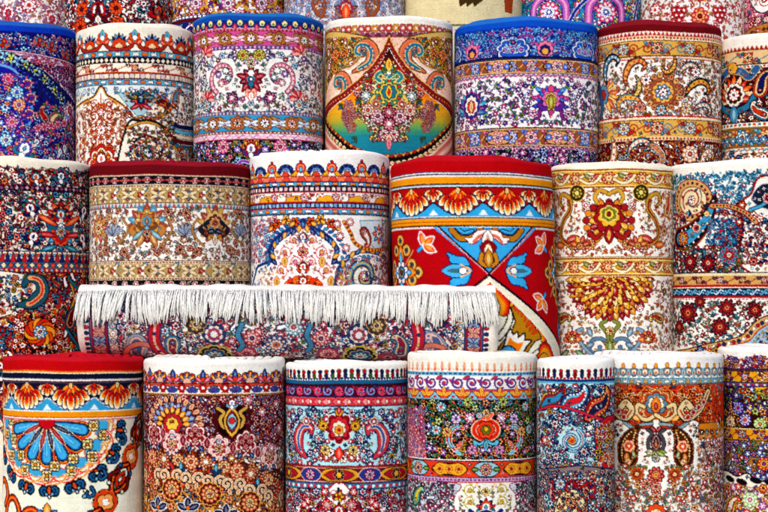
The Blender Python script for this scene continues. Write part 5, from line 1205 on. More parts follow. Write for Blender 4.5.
# ---- front row
def d_sunfan(c):
    c.band(352, 372, 'b9101e')
    c.ln(372.3, 'e8a03c', 1.6); c.ln(373.6, 'f0dcc0', 1.2); c.band(374.3, 380, '1b2444'); c.ln(380.6, 'f2ece4', 1.6); c.ln(382.2, '6a1420', 1.4)
    fans(c, 383, 411, 47, 71, '1b2444', '4aa0c8', 'e8e0d8')
    c.ln(411.6, 'f2ece4', 1.2); c.band(412.3, 417.5, 'e79a22'); c.ln(417.8, 'a85a14', .8); c.ln(419, 'f2e6e0', 1.8); c.ln(420.4, 'c83a3c', 1)
    c.band(421, 520, 'f1f1da')
    F = c.at(47, 422)
    c.clipband(421, 520)
    # rings
    F.ell(0, 0, 66, 60, 'eeeed2', 0, 1.2, 'c8302c'); F.ell(0, 0, 62, 56, '54a9d2', 0, 1.2, 'e8902c'); F.ell(0, 0, 50, 47, 'eeeed2', 0, 1, '54a9d2')
    for k in range(14):
        a = pi*(k+.5)/14
        F.poly([(cos(a-.13)*58, sin(a-.13)*52), (cos(a)*45, sin(a)*42), (cos(a+.13)*58, sin(a+.13)*52)], '54a9d2', 0)
        F.poly([(cos(a-.2)*44, sin(a-.2)*42), (cos(a)*54, sin(a)*50), (cos(a+.2)*44, sin(a+.2)*42), (cos(a)*38, sin(a)*36)], 'eeeed2', .9, 'c8402c') if k % 2 else None
    n = 7
    def pet(a, r0, r1, w, q, ol, oc):
        t = np.linspace(0, 1, 9); F.tube([(cos(a)*(r0+(r1-r0-w)*u_), sin(a)*(r0+(r1-r0-w)*u_)) for u_ in t], .6+(w-.6)*np.sin(t*pi/2)**.9, q, ol, oc)
    for k in range(n): pet(pi*(k+.5)/n, 2, 45, 7.4, 'efa23a', 1.3, 'c8302c')
    for k in range(n):
        a = pi*(k+.5)/n
        pet(a, 7, 42.5, 5.2, '2a6ea4', 1.3, '101c40'); pet(a, 11, 41, 4.1, '58add8', 0, N); pet(a, 17, 36, 1.8, '3f8fc4', 0, N); pet(a, 19, 35, 1.0, '7cc6e4', 0, N)
    for k in range(1, n):
        a = pi*k/n; F.leaf(4*cos(a), 4*sin(a), 26, 2.2, a, ('8f1420', '1b2444')[k % 2], .7, 'f0d8b0')
    F.ell(0, 0, 8, 7, 'b8142a', 0, .8, M)
    def blos(F, i):
        for k in range(4): F.ell(cos(k*pi/2+.78)*3.1, sin(k*pi/2+.78)*3.1, 2.6, 2.6, 'f3e4bc', 0, 1, '24180c')
        for k in range(4): F.ell(cos(k*pi/2)*2.7, sin(k*pi/2)*2.7, 2, 2, 'efd9a0', 0, .7, '24180c')
        F.ell(0, 0, 1.5, 1.5, 'd8902c', 0, .8, '24180c')
    for k in range(8): blos(F.sub(cos(pi*(k+.1)/7.2+.05)*47, sin(pi*(k+.1)/7.2+.05)*45), k)
    for k in range(7): blos(F.sub(cos(pi*(k+.6)/7.2)*59, sin(pi*(k+.6)/7.2)*54), k)
    # interlaced red and gold arcs
    for k in range(8):
        for d_, q in ((0, 'd8402c'), (.5, 'e8912c')):
            a0 = pi*(k+d_)/7.5; F.tube([(cos(a0+t*.24)*(70-11*(1-t*t)*-.2-9*t*t), sin(a0+t*.24)*(63.5-8*t*t)) for t in np.linspace(-1, 1, 9)], .75, q, .5, 'f4ead8')
    for k in range(9):
        a = pi*(k+.5)/9-.03; Q = F.sub(cos(a)*77, sin(a)*70, a-pi/2, .66)
        for d_ in (-1, 1):
            Q.tube(crv([(0, -6), (d_*5, -4), (d_*9, -6), (d_*13, -2), (d_*11, 4), (d_*7, 3), (d_*8, -1)], 5), 1.6, '2f6d96', 1.6, '101020'); Q.ell(d_*4.5, 4, 2, 2, '86b8d0', 0, 1.3, '101020')
        Q.leaf(0, -8, 13, 2.4, pi/2, 'd8602c', 1.2, '101020'); Q.ell(0, 8, 1.7, 2, 'cfe2ea', 0, 1.1, '101020')
    c.clip()
    # chain of red cartouches, lower right
    c.axis(None)
    ln_ = [(96, 540), (104, 506), (118, 484), (132, 460), (146, 436)]
    def cart(F, i):
        if i % 2 == 1:
            F.lobe(0, 0, 13.5, 4, .12, '1a1218', .78); F.lobe(0, 0, 12.5, 8, .14, 'd8501c', ol=.4, oc='e8a03c'); F.lobe(0, 0, 8.6, 4, .3, 'e9a765', .0, ol=.9, oc='3a1410'); F.lobe(0, 0, 4, 4, .3, 'fbf5ea', ol=.5, oc=R)
        else:
            for d_ in (-1, 1):
                F.tube(crv([(-18, 0), (-9, d_*8), (6, d_*7), (16, 0)], 6), 1.7, 'a8281c', 1.5, '141014'); F.tube(crv([(-18, 0), (-9, d_*8), (6, d_*7), (16, 0)], 6), .6, 'e8902c'); F.tube(crv([(-6, d_*7), (2, d_*12), (8, d_*9)], 5), 1.3, '8a1f1c', 1.2, '141014'); F.ell(-12, d_*8, 2, 2, '2f6d96', 0, 1.1, '141428'); F.ell(9, d_*9, 1.8, 1.8, 'efe0c8', 0, 1, '141428')
                F.tube(crv([(-8, 0), (0, d_*4), (7, 0)], 5), 1.4, 'c8401c', .9, '141014')
    c.along([(140, 420), (136, 444), (118, 484), (100, 512), (88, 545)], 27, cart)
    c.along([(126, 430), (120, 450), (104, 474), (86, 500)], 21, lambda F, i: (F.tube(crv([(-5, 2), (-2, -3), (3, -2), (4, 2), (1, 3)], 5), 1.2, '2f6d96', 1.2, '101020'), F.ell(6, 3, 1.5, 1.5, '86b8d0', 0, 1, '101020'), F.ell(1, 6, 1.3, 1.3, 'efe0c8', 0, .9, '101020')))
    for x, y in ((12, 508), (30, 520), (4, 490)):
        F = c.at(x, y); F.tube(crv([(-14, 12), (-8, -6), (4, -10), (12, 2), (6, 14)], 6), 2.6, 'c83a1c', 1.2, '141014'); F.tube(crv([(-14, 12), (-8, -6), (4, -10), (12, 2), (6, 14)], 6), .9, 'e8902c')
    F = c.at(47, 511); F.leaf(0, 8, 15, 4, -pi/2, 'e8a03c', 1.2, '1a2a5a'); F.leaf(-4, 6, 9, 2.4, -2.3, '3f86b0', 1, N); F.leaf(4, 6, 9, 2.4, -.8, '3f86b0', 1, N)
def d_scallop(c):
    def fan(F, i):
        F.lobe(0, 4, 9.6, 9, .16, 'c8402c', -pi/2, ol=.7, sx=1.1); 
        for k in range(-3, 4): F.leaf(0, 5, 10.5, 1.7, -pi/2+k*.42, ('e8a02c', '2c3a7a')[k % 2], .3)
        F.lobe(0, 5, 4.6, 7, .2, 'e8b0a0', -pi/2, ol=.4)
    def flame(F, i): (F.lobe(0, 1, 6, 6, .28, 'e09a2c', -pi/2, ol=.6), F.leaf(0, 5, 13, 2.6, -pi/2, '2c4a8a', .5), F.ell(0, 2, 2.2, 2.2, 'd8503c', 0, .4), [F.leaf(a*1, 5, 9, 1.8, -pi/2+a*.9, 'd8607a', .4) for a in (-1, 1)])
    c.rep(377, 32, fan, 187); c.rep(377, 32, flame, 203)
    c.ln(383.5, K, 1); c.band(384, 393.5, 'c8583c')
    c.rep(389, 22, lambda F, i: (F.lobe(0, 2, 6.5, 7, .2, 'f0e2d4', -pi/2, ol=.5, sx=1.3, sy=.8), [F.leaf(0, 4, 7.5, 1.6, -pi/2+k*.5, ('3f5fa0', '7a5aa0')[k % 2], .3) for k in (-2, -1, 0, 1, 2)]), 214); c.rep(388, 22, lambda F, i: (F.lobe(0, 0, 4, 5, .25, 'b8242c', pi/2, ol=.5), F.ell(0, 0, 1.4, 1.4, Y)), 225)
    c.ln(393.8, 'f0e2d4', 1.4); c.ln(395, '9a6a1c', 1.6)
    c.band(396, 450, '5c1220')
    c.fill(138, 397, 292, 450, [(4, 'f', 2.6, 4, [('d88a7a', M), ('e8c8b0', R), ('b84a4a', Y)]), (3, 'l', 3.4, 4.6, [('c86a5a', '7a8ab0'), ('e8b090', '8a5a80')]), (3, 'r', 3, 4.4, [('d87a8a', 'f0d0c0', M), ('8a9ac0', W, R)])], 5.6, 121, 'a04a4a', '2a0810', avoid=[(232, 421, 20)])
    # arch of small petals
    F = c.at(172, 424)
    for ring, r_, n, q in ((0, 26, 13, 'e8b89a'), (1, 18, 11, '7f8fb8'), (2, 12, 9, 'e8a03c')):
        for k in range(n): F.leaf(cos(pi+pi*k/(n-1))*r_, sin(pi+pi*k/(n-1))*r_*.8, 8, 2.3, pi+pi*k/(n-1), q, .6, '2a0810'); 
    F.lobe(0, 0, 11, 9, .2, 'b8303c', ol=.6); F.lobe(0, 0, 7, 8, .2, 'e8c060', ol=.5)
    F = c.at(232, 421, 0, .8)
    F.lobe(0, 0, 21, 4, .3, '2a0810', pi/4, sx=.95, sy=1.05)
    for k in (-1, 1): F.tube(crv([(0, 10), (k*10, 8), (k*15, -2), (k*10, -10), (k*18, -16)], 6), 2, 'c9a45c', .8)
    F.leaf(0, 20, 38, 10, -pi/2, 'dfae54', .9); F.leaf(0, 15, 28, 7, -pi/2, '8a2430', .6); F.leaf(0, 12, 22, 5.6, -pi/2, '5f86b0', .5); F.leaf(0, 10, 19, 5.5, -pi/2, '9fc4d4', .5); F.lobe(0, 0, 4, 6, .2, 'c8403c', ol=.5)
    palm(c.at(232, 404), 7, ('d8806a', 'f0d8c0', R, Y, BU))
    # descending lower ground
    c.area([(130, 438), (160, 446), (200, 452), (236, 458), (262, 470), (300, 466), (300, 540), (130, 540)], '5a2a20'); c.area([(130, 456), (180, 462), (230, 468), (300, 484), (300, 540), (130, 540)], 'c8452a'); c.area([(130, 484), (170, 486), (230, 492), (300, 500), (300, 540), (130, 540)], 'd7a04c')
    c.fill(138, 452, 292, 520, [(4, 'r', 4, 5.6, [('c87a4c', 'e8b890', 'a8402c'), ('d8603c', 'f0c8a0', M), ('8a4a2c', 'd8a06a', Y)]), (3, 'l', 3, 4.4, [('3f7f94', '7a3a28'), ('e8d0b0', N)])], 6.4, 122, '7a3a20', '34140f')
    # pale scalloped garland
    def pal(F, i):
        F = F.sub(0, 0, 0, .8); F.lobe(0, 0, 14, 7, .32, 'f0dcd8', -pi/2, ol=1, oc='7a2a30', sy=1.2); F.lobe(0, 0, 11.4, 7, .32, ('8a2a34', 'ead2c8')[i % 2], -pi/2, ol=.5, oc='c86a70', sy=1.2); F.lobe(0, 0, 8.6, 9, .3, ('f0d8d0', 'a83a44')[i % 2], -pi/2, ol=.4, oc=M, sy=1.2); F.lobe(0, 0, 7, 7, .3, ('6e1a28', 'f0dcd0')[i % 2], -pi/2, sy=1.2)
        if i % 2: ros(F.sub(0, 1), 6, ('c86a4c', 'f0d8b0', '8a3a30'), 8); ros(F.sub(0, -8), 3.6, ('8aa0c8', W, R))
        else: [ros(F.sub(a, b), 4, ('b83a4a', 'e8b0a0', N), 7) for a, b in ((-5, -3), (5, -3), (0, -9), (0, 4))]
        F.leaf(-5, 11, 9, 2.4, 2.2, '2c4a7a', .5); F.leaf(5, 11, 9, 2.4, .9, '2c4a7a', .5)
    for i, (x, y) in enumerate(((154, 436), (172, 443), (195, 437), (219, 448), (246, 444), (270, 456), (287, 452))): pal(c.at(x, y), i)
    for x, y in ((163, 433), (183, 440), (207, 443), (233, 448), (258, 452)):
        F = c.at(x, y); F.leaf(0, 6, 11, 2.8, -pi/2, '7a1828', .9, 'e8b0b0')
    for i, (x, y) in enumerate(((152, 457), (164, 459), (178, 460), (191, 462), (206, 462), (224, 467), (237, 471), (251, 474), (269, 480))): ros(c.at(x, y), 6.8 if i % 3 else 8, (('c86a4a', 'efc8a4', 'a83a2c'), ('9a4a3a', 'e0b088', Y), ('c8804c', 'e8d0a8', '8a2a2c'))[i % 3], 9, '3a1410')
    for x, y in ((181, 472), (216, 474), (258, 488), (283, 476)): leaves(c.at(x, y, -pi/2), 7, ('3f8fa4', '2c4a6a'))
    def sc(x, y):
        for k in (-1, 1):
            F = c.at(x+k*7, y, 0, .74, k); scroll(F.sub(0, 0, 2.2), 9, '3a1a18', 5.4, 1.25); scroll(F.sub(0, 0, 2.2), 9, 'efdcc0', 3.6, 1.25); scroll(F.sub(0, 0, 2.2), 9, 'd8874c', 1, 1.25); F.leaf(-2, 6, 10, 3, 1.9, 'e9c9a0', .8, '3a1a18')
    for x, y in ((152, 474), (171, 475), (192, 478), (214, 481), (234, 484), (256, 490), (275, 496)): sc(x, y)
    def big(x, y): F = c.at(x, y, 0, .86); F.lobe(0, 0, 13, 12, .12, '5a2418', ol=.9, oc='e8b060'); ros(F, 11, ('b8583c', 'e8b48c', '7a2a20'), 11, '3a1410'); ros(F, 5.5, ('e0a83c', 'f0e0c0', R), 8)
    for x, y in ((172, 489), (210, 494), (250, 503)): big(x, y)
    for x, y in ((158, 505), (188, 506), (226, 513)):
        F = c.at(x, y)
        for a in (-1.1, 0, 1.1): F.leaf(0, 4, 13, 3.4, -pi/2+a, '1d2346', 1, 'dfe4ea')
        F.ell(0, 2, 2, 2, 'd8803c', 0, .6)
    for x, y in ((272, 448), (262, 412), (276, 404), (279, 428), (248, 400)): ros(c.at(x, y), 5, ('c8506a', 'f0c8c0', Y), 8)
def d_cyanred(c):
    c.rep(375.5, 6.4, lambda F, i: (F.leaf(0, 5, 9, 1.6, -pi/2, ('8f1a2c', '2c3a6a', '4a6a3a')[i % 3], .4), F.ell(0, -3.5, 1.9, 1.9, ('b81c2c', '24305c')[i % 2], 0, .4)), 339); c.rep(379, 6.4, lambda F, i: F.ell(0, 0, 1.4, 1.2, '2c3a6a'), 342)
    c.band(380.5, 384.5, '2f6f90'); c.ln(384.8, K, 1)
    c.vine(385, 397, '5a1638', [('c8304c', 'e8a0b0', N), ('3f4f90', 'c8b0d8', R)], 22, 'd84a6a', ['b83050', '4a5a98'], 339)
    c.rep(391, 11, lambda F, i: scroll(F.sub(0, 0, .6, 1, (1, -1)[i % 2]), 5, ('df4a6c', '8f9fd0')[i % 2], 1.5, 1.2), 339)
    c.ln(397.4, N, 1); c.strip(398, 406, 'cf4a55', 'diam', 'e89a9a', 10, 'd8707a', '8f1a30'); c.rep(402, 10, lambda F, i: F.ell(0, 0, 1.5, 1.9, 'f0d4c4', 0, .4, M), 339); c.ln(406.4, '1c2a54', 1.4)
    c.band(407, 466, 'b4dde6'); c.axis(339)
    c.fill(280, 409, 339, 465, [(4, 'f', 3, 4.4, [('e0b23c', '3a2a20'), ('2c3f80', 'e8b0b0'), ('d84a5a', Y)]), (3, 'l', 3.4, 4.8, [('2a3a3a', '8a8a30'), ('2c4f8a', T), ('8f2a3c', '4a6a4a')]), (3, 'r', 3.6, 5, [('2c3f80', 'dfe8ec', 'b82c3c'), ('c83a4c', 'f0c0b0', Y), ('efe8e0', 'd85a6a', N)])], 8, 131, '2f5f7f', '161a34', avoid=[(339, 428, 15), (339, 455, 15), (303, 442, 10)])
    F = c.at(339, 428)
    F.lobe(0, 0, 14, 8, .24, '8f1c2c', -pi/2, ol=.9, oc='e8d8d0', sy=1.15); F.lobe(0, 0, 10.5, 8, .24, 'c83848', -pi/2, ol=.5, sy=1.15); F.lobe(0, 1, 7, 7, .24, 'efd8c0', -pi/2, ol=.5, sy=1.15); F.lobe(0, 2, 4.4, 6, .2, 'd8a03c', -pi/2, ol=.5); F.ell(0, 2, 2, 2, 'b8202c')
    F.lobe(0, -16, 4, 6, .2, 'd8a03c', ol=.7); F.leaf(0, -14, 7, 2, -pi/2, 'c83848', .5)
    F = c.at(339, 456)
    for k in range(-4, 5): ros(F.sub(k*4.2, 1-abs(k)*.4+(2 if k % 2 else -3)), 4.6, (('b81c2c', 'efa08a', Y), ('d8842c', Y, M), ('8f1c30', 'e8b0a0', W))[k % 3], 7)
    F.leaf(0, 4, 13, 4, -pi/2, 'd8402c', .7)
    F = c.at(304, 443, 0, 1, -1)
    ax = crv([(-2, 14), (6, 6), (8, -6), (2, -16), (-8, -16), (-9, -10)], 6)
    F.tube(ax, np.interp(np.linspace(0, 1, len(ax)), [0, .35, .7, 1], [1.6, 6.5, 4, 1.6]), 'c84a5c', 1, '1c2a54'); F.tube(ax[3:-4], np.interp(np.linspace(0, 1, len(ax)-7), [0, .4, 1], [.8, 3.6, 1]), 'efc0b4', .4, M); F.tube(ax[5:-8], 1.2, '3f6fa4')
    for x, y, p in ((318, 439, ('2c3f80', W, 'd86a7a')), (293, 417, ('24386f', 'a8c4e0', Y)), (315, 416, ('2f6f90', W, R)), (306, 421, ('efe8e0', 'c83848', Y)), (325, 450, ('e0b23c', 'f0e0b0', M)), (291, 440, ('24386f', W, R)), (294, 461, ('2c3f80', 'c8d8e8', 'c83848')), (323, 426, ('e0b23c', M))): ros(c.at(x, y), 5, p, 7)
    c.axis(None)
    c.ln(466.5, '8f1c2c', 1.4); c.band(467.3, 483, '7c2038'); c.ln(468.5, 'd8a88a', 1); c.ln(482, 'd8a88a', 1)
    c.rep(475.3, 62, lambda F, i: (F.poly(crv([(-21, 0), (-13, -5.5), (0, -6.2), (13, -5.5), (21, 0), (13, 5.5), (0, 6.2), (-13, 5.5)], 3), 'd8a03c', .9), F.poly(crv([(-15, 0), (-8, -4), (0, -4.6), (8, -4), (15, 0), (8, 4), (0, 4.6), (-8, 4)], 3), 'a8283c', .7), F.star(0, 0, 6, 8, .4, '1c1626', 0, .4, 'e8d0b0'), F.star(0, 0, 3.4, 6, .4, 'e0b23c')), 339)
    c.rep(475.3, 62, lambda F, i: (F.poly(crv([(-12, 0), (-6, -6), (6, -6), (12, 0), (6, 6), (-6, 6)], 3), '3f4a8c', .9, 'e8c0b0'), ros(F, 5.4, ('c85a7a', 'dfd0e0', N), 8)), 370)
    c.ln(483.4, N, 1.2); c.strip(484, 489.5, '3f7f9c', 'dots', 'c8405a', 4, 'dfe8ec'); c.ln(490, K, 1)
    c.band(490.5, 525, 'b9cfd6'); c.axis(339)
    c.area([(339, 486), (326, 494), (316, 506), (296, 504), (284, 520), (284, 540), (339, 540)], 'f1ece4', 1.4, 'a8203a', True)
    c.fill(280, 492, 339, 524, [(4, 'r', 3.6, 5, [('c8304a', 'f0c0b0', Y), ('2c3f80', W, R), ('8f1c34', 'e8a0a0', W)]), (3, 'f', 3, 4, [('e0b23c', K), ('d84a5a', W)]), (3, 'l', 4, 5, [('2a2a3a', 'b8304a'), ('3f6f8f', R)])], 6, 133, 'a8485a', '1c142a', avoid=[(339, 505, 9)])
    palm(c.at(339, 512), 10, ('1c1c34', 'e0b23c', R, W, 'c83848')); dais(c.at(339, 497), 5, ('e0b23c', R), K, 5); ros(c.at(327, 505), 6, ('b8203a', 'e8b0a8', W)); c.axis(None)
def d_blackvase(c):
    c.rep(368, 7.6, lambda F, i: (F.leaf(0, 4, 10, 1.5, -pi/2, 'dfa88a', 0), F.ell(0, 2, 1.5, 1.5, 'd8806a')), 472); c.rep(370, 7.6, lambda F, i: F.ell(0, 0, 1.3, 1, 'e8c0a8'), 475.8)
    c.strip(372.5, 376, '7fb4c8', 'dash', '34608a', 5); c.band(376, 390, 'f0eee8')
    c.rep(383, 14, lambda F, i: (scroll(F.sub(0, 0, .9, 1, (1, -1)[i % 2]), 6.4, '6f4a8c', 2, 1.5), F.leaf(5, -3, 8, 1.6, .5*(1, -1)[i % 2], 'b8465a', .4, V), F.ell(0, 0, 1.6, 1.6, 'c8384a')), 472); c.ln(390, V, 1)
    c.band(390.5, 399, 'd8552a'); c.rep(395, 19, lambda F, i: (F.poly([(-6, 4), (0, -3), (6, 4)], '8fc0d0', .8, N), F.ell(0, 2, 1.6, 1.4, R)), 472); c.rep(394, 19, lambda F, i: [F.leaf(0, 2, 9, 1.7, -pi/2+a, 'eec060', .5, 'a8301c') for a in (-1.1, 1.1, 0)], 481.5); c.ln(399.3, '8fb0c0', 1.2); c.ln(400.5, K, 1)
    c.band(401, 460, '15111c'); c.axis(486)
    c.fill(404, 402, 486, 459, [(4, 'f', 3, 4.2, [('d87aa8', W), ('6fb6d0', R), ('e09a3c', M), ('e8d8c8', 'c83a4a'), ('d8b03c', R)]), (4, 'l', 3.4, 4.8, [('5fa6b8', '8a9a3c'), ('d86a4a', '4a8a5a'), ('c8a03c', '3f7f94')]), (2, 'r', 3, 4.6, [('8f5ab0', 'e0c0e0', Y), ('d8602c', 'f0d0a0', N), ('a8c86a', W, R)])], 5.8, 141, '5f7f6a', '08060c', avoid=[(486, 430, 13)])
    F = c.at(486, 430, 0, .84)
    F.ell(0, 0, 17, 13, '15111c', 0, .8, 'e8d0c0'); F.tube([(14.5*cos(a), 11*sin(a)) for a in np.linspace(0, 2*pi, 24)], 2.2, 'd23a22', .8, 'f0c8b0'); F.lobe(0, 0, 10.5, 6, .2, 'e0542a', ol=.7, oc='6a1010'); F.lobe(0, 0, 6, 6, .3, '6f7f2a', ol=.6); F.lobe(0, -1, 3, 5, .3, 'e0b23c', ol=.4)
    for k in (-1, 1): F.tube(crv([(0, 12), (k*8, 17), (k*14, 14), (k*12, 20)], 5), 1.5, '6fb6d0', .7); F.leaf(0, -12, 12, 2.6, -pi/2+k*.8, 'e8502c', .7, 'f0d8b0')
    F.leaf(0, 12, 13, 2.6, pi/2, '6fb6d0', .7); ros(F.sub(0, -20), 4.6, ('e8b03c', 'f0e8d0', R)); ros(F.sub(-8, -17), 4, ('6fb6d0', W, R)) 
    F = c.at(457, 439, 0, .86, -1)
    ax = crv([(2, 14), (9, 5), (9, -6), (2, -14), (-7, -12)], 6)
    F.tube(ax, np.interp(np.linspace(0, 1, len(ax)), [0, .4, .75, 1], [1, 3.4, 2.2, 1]), 'c8301f', .7, 'cfe2ea'); F.tube(ax[3:-3], 1.2, '86c4d8', .4); F.leaf(-1, 10, 9, 2, -2.2, 'd8482c', .5, 'cfe2ea'); F.leaf(2, 14, 8, 1.8, 2.6, '6fb6d0', .5, 'cfe2ea')
    for x, y, p in ((468, 402, ('8aa83c', 'd8e09a', M)), (456, 419, ('c8a8e0', 'f0e0f0', V)), (441, 407, ('6fb6d0', W, 'd84a6a')), (470, 418, ('d86aa0', W, Y)), (447, 432, ('e09a3c', 'f0d8a0', R)), (472, 450, ('d86aa0', 'f0c8d8', V)), (436, 430, ('86c4d8', W, 'b83a3c'))): ros(c.at(x, y), 5, p, 7)
    c.axis(None)
    # pale side panel with green paisley
    c.area([(404, 405), (412, 420), (424, 446), (426, 460), (404, 460)], 'd9a7a4', 1, 'c8506a'); c.fill(404, 410, 424, 462, [(1, 'f', 2.4, 3.4, [('c8607a', W), ('8a9ac8', R)])], 5.5, 142, None, '8a4a60')
    c.ln(460.4, 'e8dcd0', 1.2); c.ln(461.5, N, 1); c.band(462, 477.5, 'd5512a')
    c.rep(469.7, 74, lambda F, i: (F.lobe(0, 0, 15, 4, .1, '5a1a24', 0, sx=1.28, sy=.48), F.poly(crv([(-18, 0), (-11, -6), (0, -4.6), (11, -6), (18, 0), (11, 6), (0, 4.6), (-11, 6)], 4), 'e8a83c', .8), [ros(F.sub(a, 0), 3.6, ('f0d060', 'c8502c', M), 7, '6a2a1c') for a in (-10, 0, 10)]), 449)
    c.rep(469.7, 74, lambda F, i: (F.poly(crv([(-14, 0), (-7, -6.4), (7, -6.4), (14, 0), (7, 6.4), (-7, 6.4)], 4), '9fc4cc', .9), ros(F, 6, ('b8303c', 'e8c8a8', '2c3a6a'), 9), [F.leaf(a*7, 0, 8, 2, 0 if a > 0 else pi, '5a7a34', .5) for a in (-1, 1)]), 486)
    c.ln(478, N, 1); c.strip(478.5, 482, 'c8a8c0', 'dash', '7a3a80', 4); c.ln(482.6, 'a8283c', 1)
    c.band(483, 520, 'eeebe2'); c.axis(486)
    c.area([(404, 482), (456, 484), (452, 496), (440, 508), (424, 512), (404, 516)], 'c6cfd8', 1.2, '8f2a3c', True)
    c.fill(404, 484, 455, 514, [(4, 'f', 2.8, 3.8, [('8f3a5a', W), ('d8607a', Y), ('3f4f90', W)]), (3, 'l', 3.4, 4.6, [('4f8f6a', '7a3a6a')])], 5.6, 143, '8a7a90', '3a1a34')
    boteh(c.at(417, 496, .4), 15, ('3f7f4f', '86c4b8', 'd8c04a'))
    for y0 in (490, 502): scroll(c.at(470, y0, 2), 6.5, 'b8a83c', 1.1, 1.4, ('d8b83c', 'f0e8b0', R), ['a8a03c', 'd8c050'], '6a5a1a')
    F = c.at(486, 509); palm(F, 11, ('c8282c', '24305c', 'e8602c', W, T)); F.tube(crv([(-16, 2), (-10, 6), (0, 3), (10, 6), (16, 2)], 6), 2, '2c3a7a', .8, 'cfe2ea'); ros(c.at(486, 492), 4.4, ('d8c04a', 'f0e8b0', R)); c.axis(None)
def d_narrow(c):
    c.rep(374, 7, lambda F, i: (F.leaf(0, 5, 9, 1.6, -pi/2, ('8f1a2c', '2c3a6a')[i % 2], .4), F.ell(0, -3.5, 1.8, 1.8, ('b81c2c', '24305c')[i % 2], 0, .4)), 575); c.rep(378, 7, lambda F, i: F.ell(0, 0, 1.5, 1.3, 'b81c2c'), 578.5)
    c.band(379, 382, '2a4a7a'); c.band(382, 384, '6fb0c8')
    c.band(384, 520, 'b9d8df')
    c.fill(534, 386, 616, 470, [(4, 'r', 3.2, 4.8, [('2c3a70', 'e0e4ea', 'b8283a'), ('b8283a', 'f0b8a8', Y), (T, W, R)]), (4, 'l', 3.6, 5, [('2f6f94', '24305c'), ('a83a4a', '3f7f7a')]), (2, 'f', 2.6, 3.6, [('e0b23c', R), ('c83a4c', W)])], 6, 151, '2f5f80', '16203a', avoid=[(573, 440, 14)])
    def bt(x, y, rot, p, l=28):
        F = c.at(x, y, rot)
        ax = crv([(-.5, .3), (-.15, .1), (.2, .05), (.45, -.2), (.42, -.42)], 6)
        rd = np.interp(np.linspace(0, 1, len(ax)), [0, .25, .6, 1], [.12, .3, .2, .04])*l; Q = [(a*l, b*l) for a, b in ax]
        F.tube(Q, rd, p[0], 1, '141a34'); F.tube(Q[:-3], rd[:-3]*.72, p[1], .5); F.tube(Q[1:-8], rd[1:-8]*.4, p[2], .4)
        for t in range(1, len(Q)-3, 2): F.ell(Q[t][0], Q[t][1]-rd[t]*.84, 1, 1, p[3]); F.ell(Q[t][0], Q[t][1]+rd[t]*.84, 1, 1, p[3])
    bt(551, 398, -.1, ('d8a03c', 'a8242f', '3f8fb0', '24305c')); bt(574, 399, -.2, ('2c5a98', '6fb6d0', 'c8303c', 'efe8e0')); bt(599, 404, -.3, ('a8242f', 'd86a5a', '24305c', 'e8c060'), 32)
    c.path([(534, 412), (556, 406), (580, 412), (604, 420), (616, 418)], 2, 'c83848', .7, '24305c')
    F = c.at(572, 441)
    scroll(F.sub(0, 0, -1), 12.5, '24305c', 5.4, 1.35); scroll(F.sub(0, 0, -1), 12.5, '9fd6e4', 3.6, 1.35, None, None); scroll(F.sub(0, 0, -1), 12.5, 'b8283a', 1, 1.35); scroll(F.sub(0, 0, -.8), 15.5, '2f7fa0', .8, .8, None, ['2f7fa0', '24305c']); ros(F, 4, ('e0b23c', 'd8603c', R))
    for x, y, p in ((555, 424, ('24305c', W, R)), (566, 420, ('24386f', 'c8dce8', 'd86a7a')), (590, 428, ('24305c', W, Y)), (584, 452, ('2c3a70', W, R)), (556, 456, ('24386f', W, 'c83848')), (545, 440, ('b8283a', 'f0b8a8', Y)), (594, 452, ('24305c', 'dfe8ec', R))): ros(c.at(x, y), 5.2, p, 6)
    c.area([(598, 424), (616, 418), (620, 470), (602, 466), (596, 446)], 'c02838', 1, '24305c', True); c.fill(598, 424, 618, 466, [(1, 'f', 3, 4, [('e8c03c', N), ('e0e8ec', B)]), (1, 'l', 4, 5, [('e8a03c', 'f0d0c0')])], 5.6, 152, None)
    c.area([(530, 470), (580, 466), (616, 470), (616, 530), (530, 530)], '8f7f80', 1.2, '24305c'); c.area([(552, 480), (596, 478), (598, 530), (550, 530)], 'a8182a', 1.4, 'd8c8c0')
    c.fill(534, 472, 616, 520, [(4, 'r', 3.6, 5, [('24305c', 'e0c8b8', R), ('3f8fa4', W, N), ('d8c8a0', 'a82434', N)]), (3, 'l', 3.6, 5, [('efe0c8', '3f7f94'), ('c83a3c', '2c3a6a')])], 6.6, 153, '5a2030', '1a1024')
    c.area([(560, 496), (572, 490), (582, 496), (586, 516), (556, 520)], 'e0d0a4', 1.2, '24305c', True); c.fill(558, 492, 586, 520, [(1, 'l', 3, 4, [('3f8fa4', R), ('8a5a3a', N)]), (1, 'r', 3, 4, [('a8242f', 'e8c890', N)])], 6, 154, D); ros(c.at(571, 503), 5, ('a8242f', 'e8c890', N), 8); ros(c.at(560, 484), 5.4, ('3f8fb0', W, R))
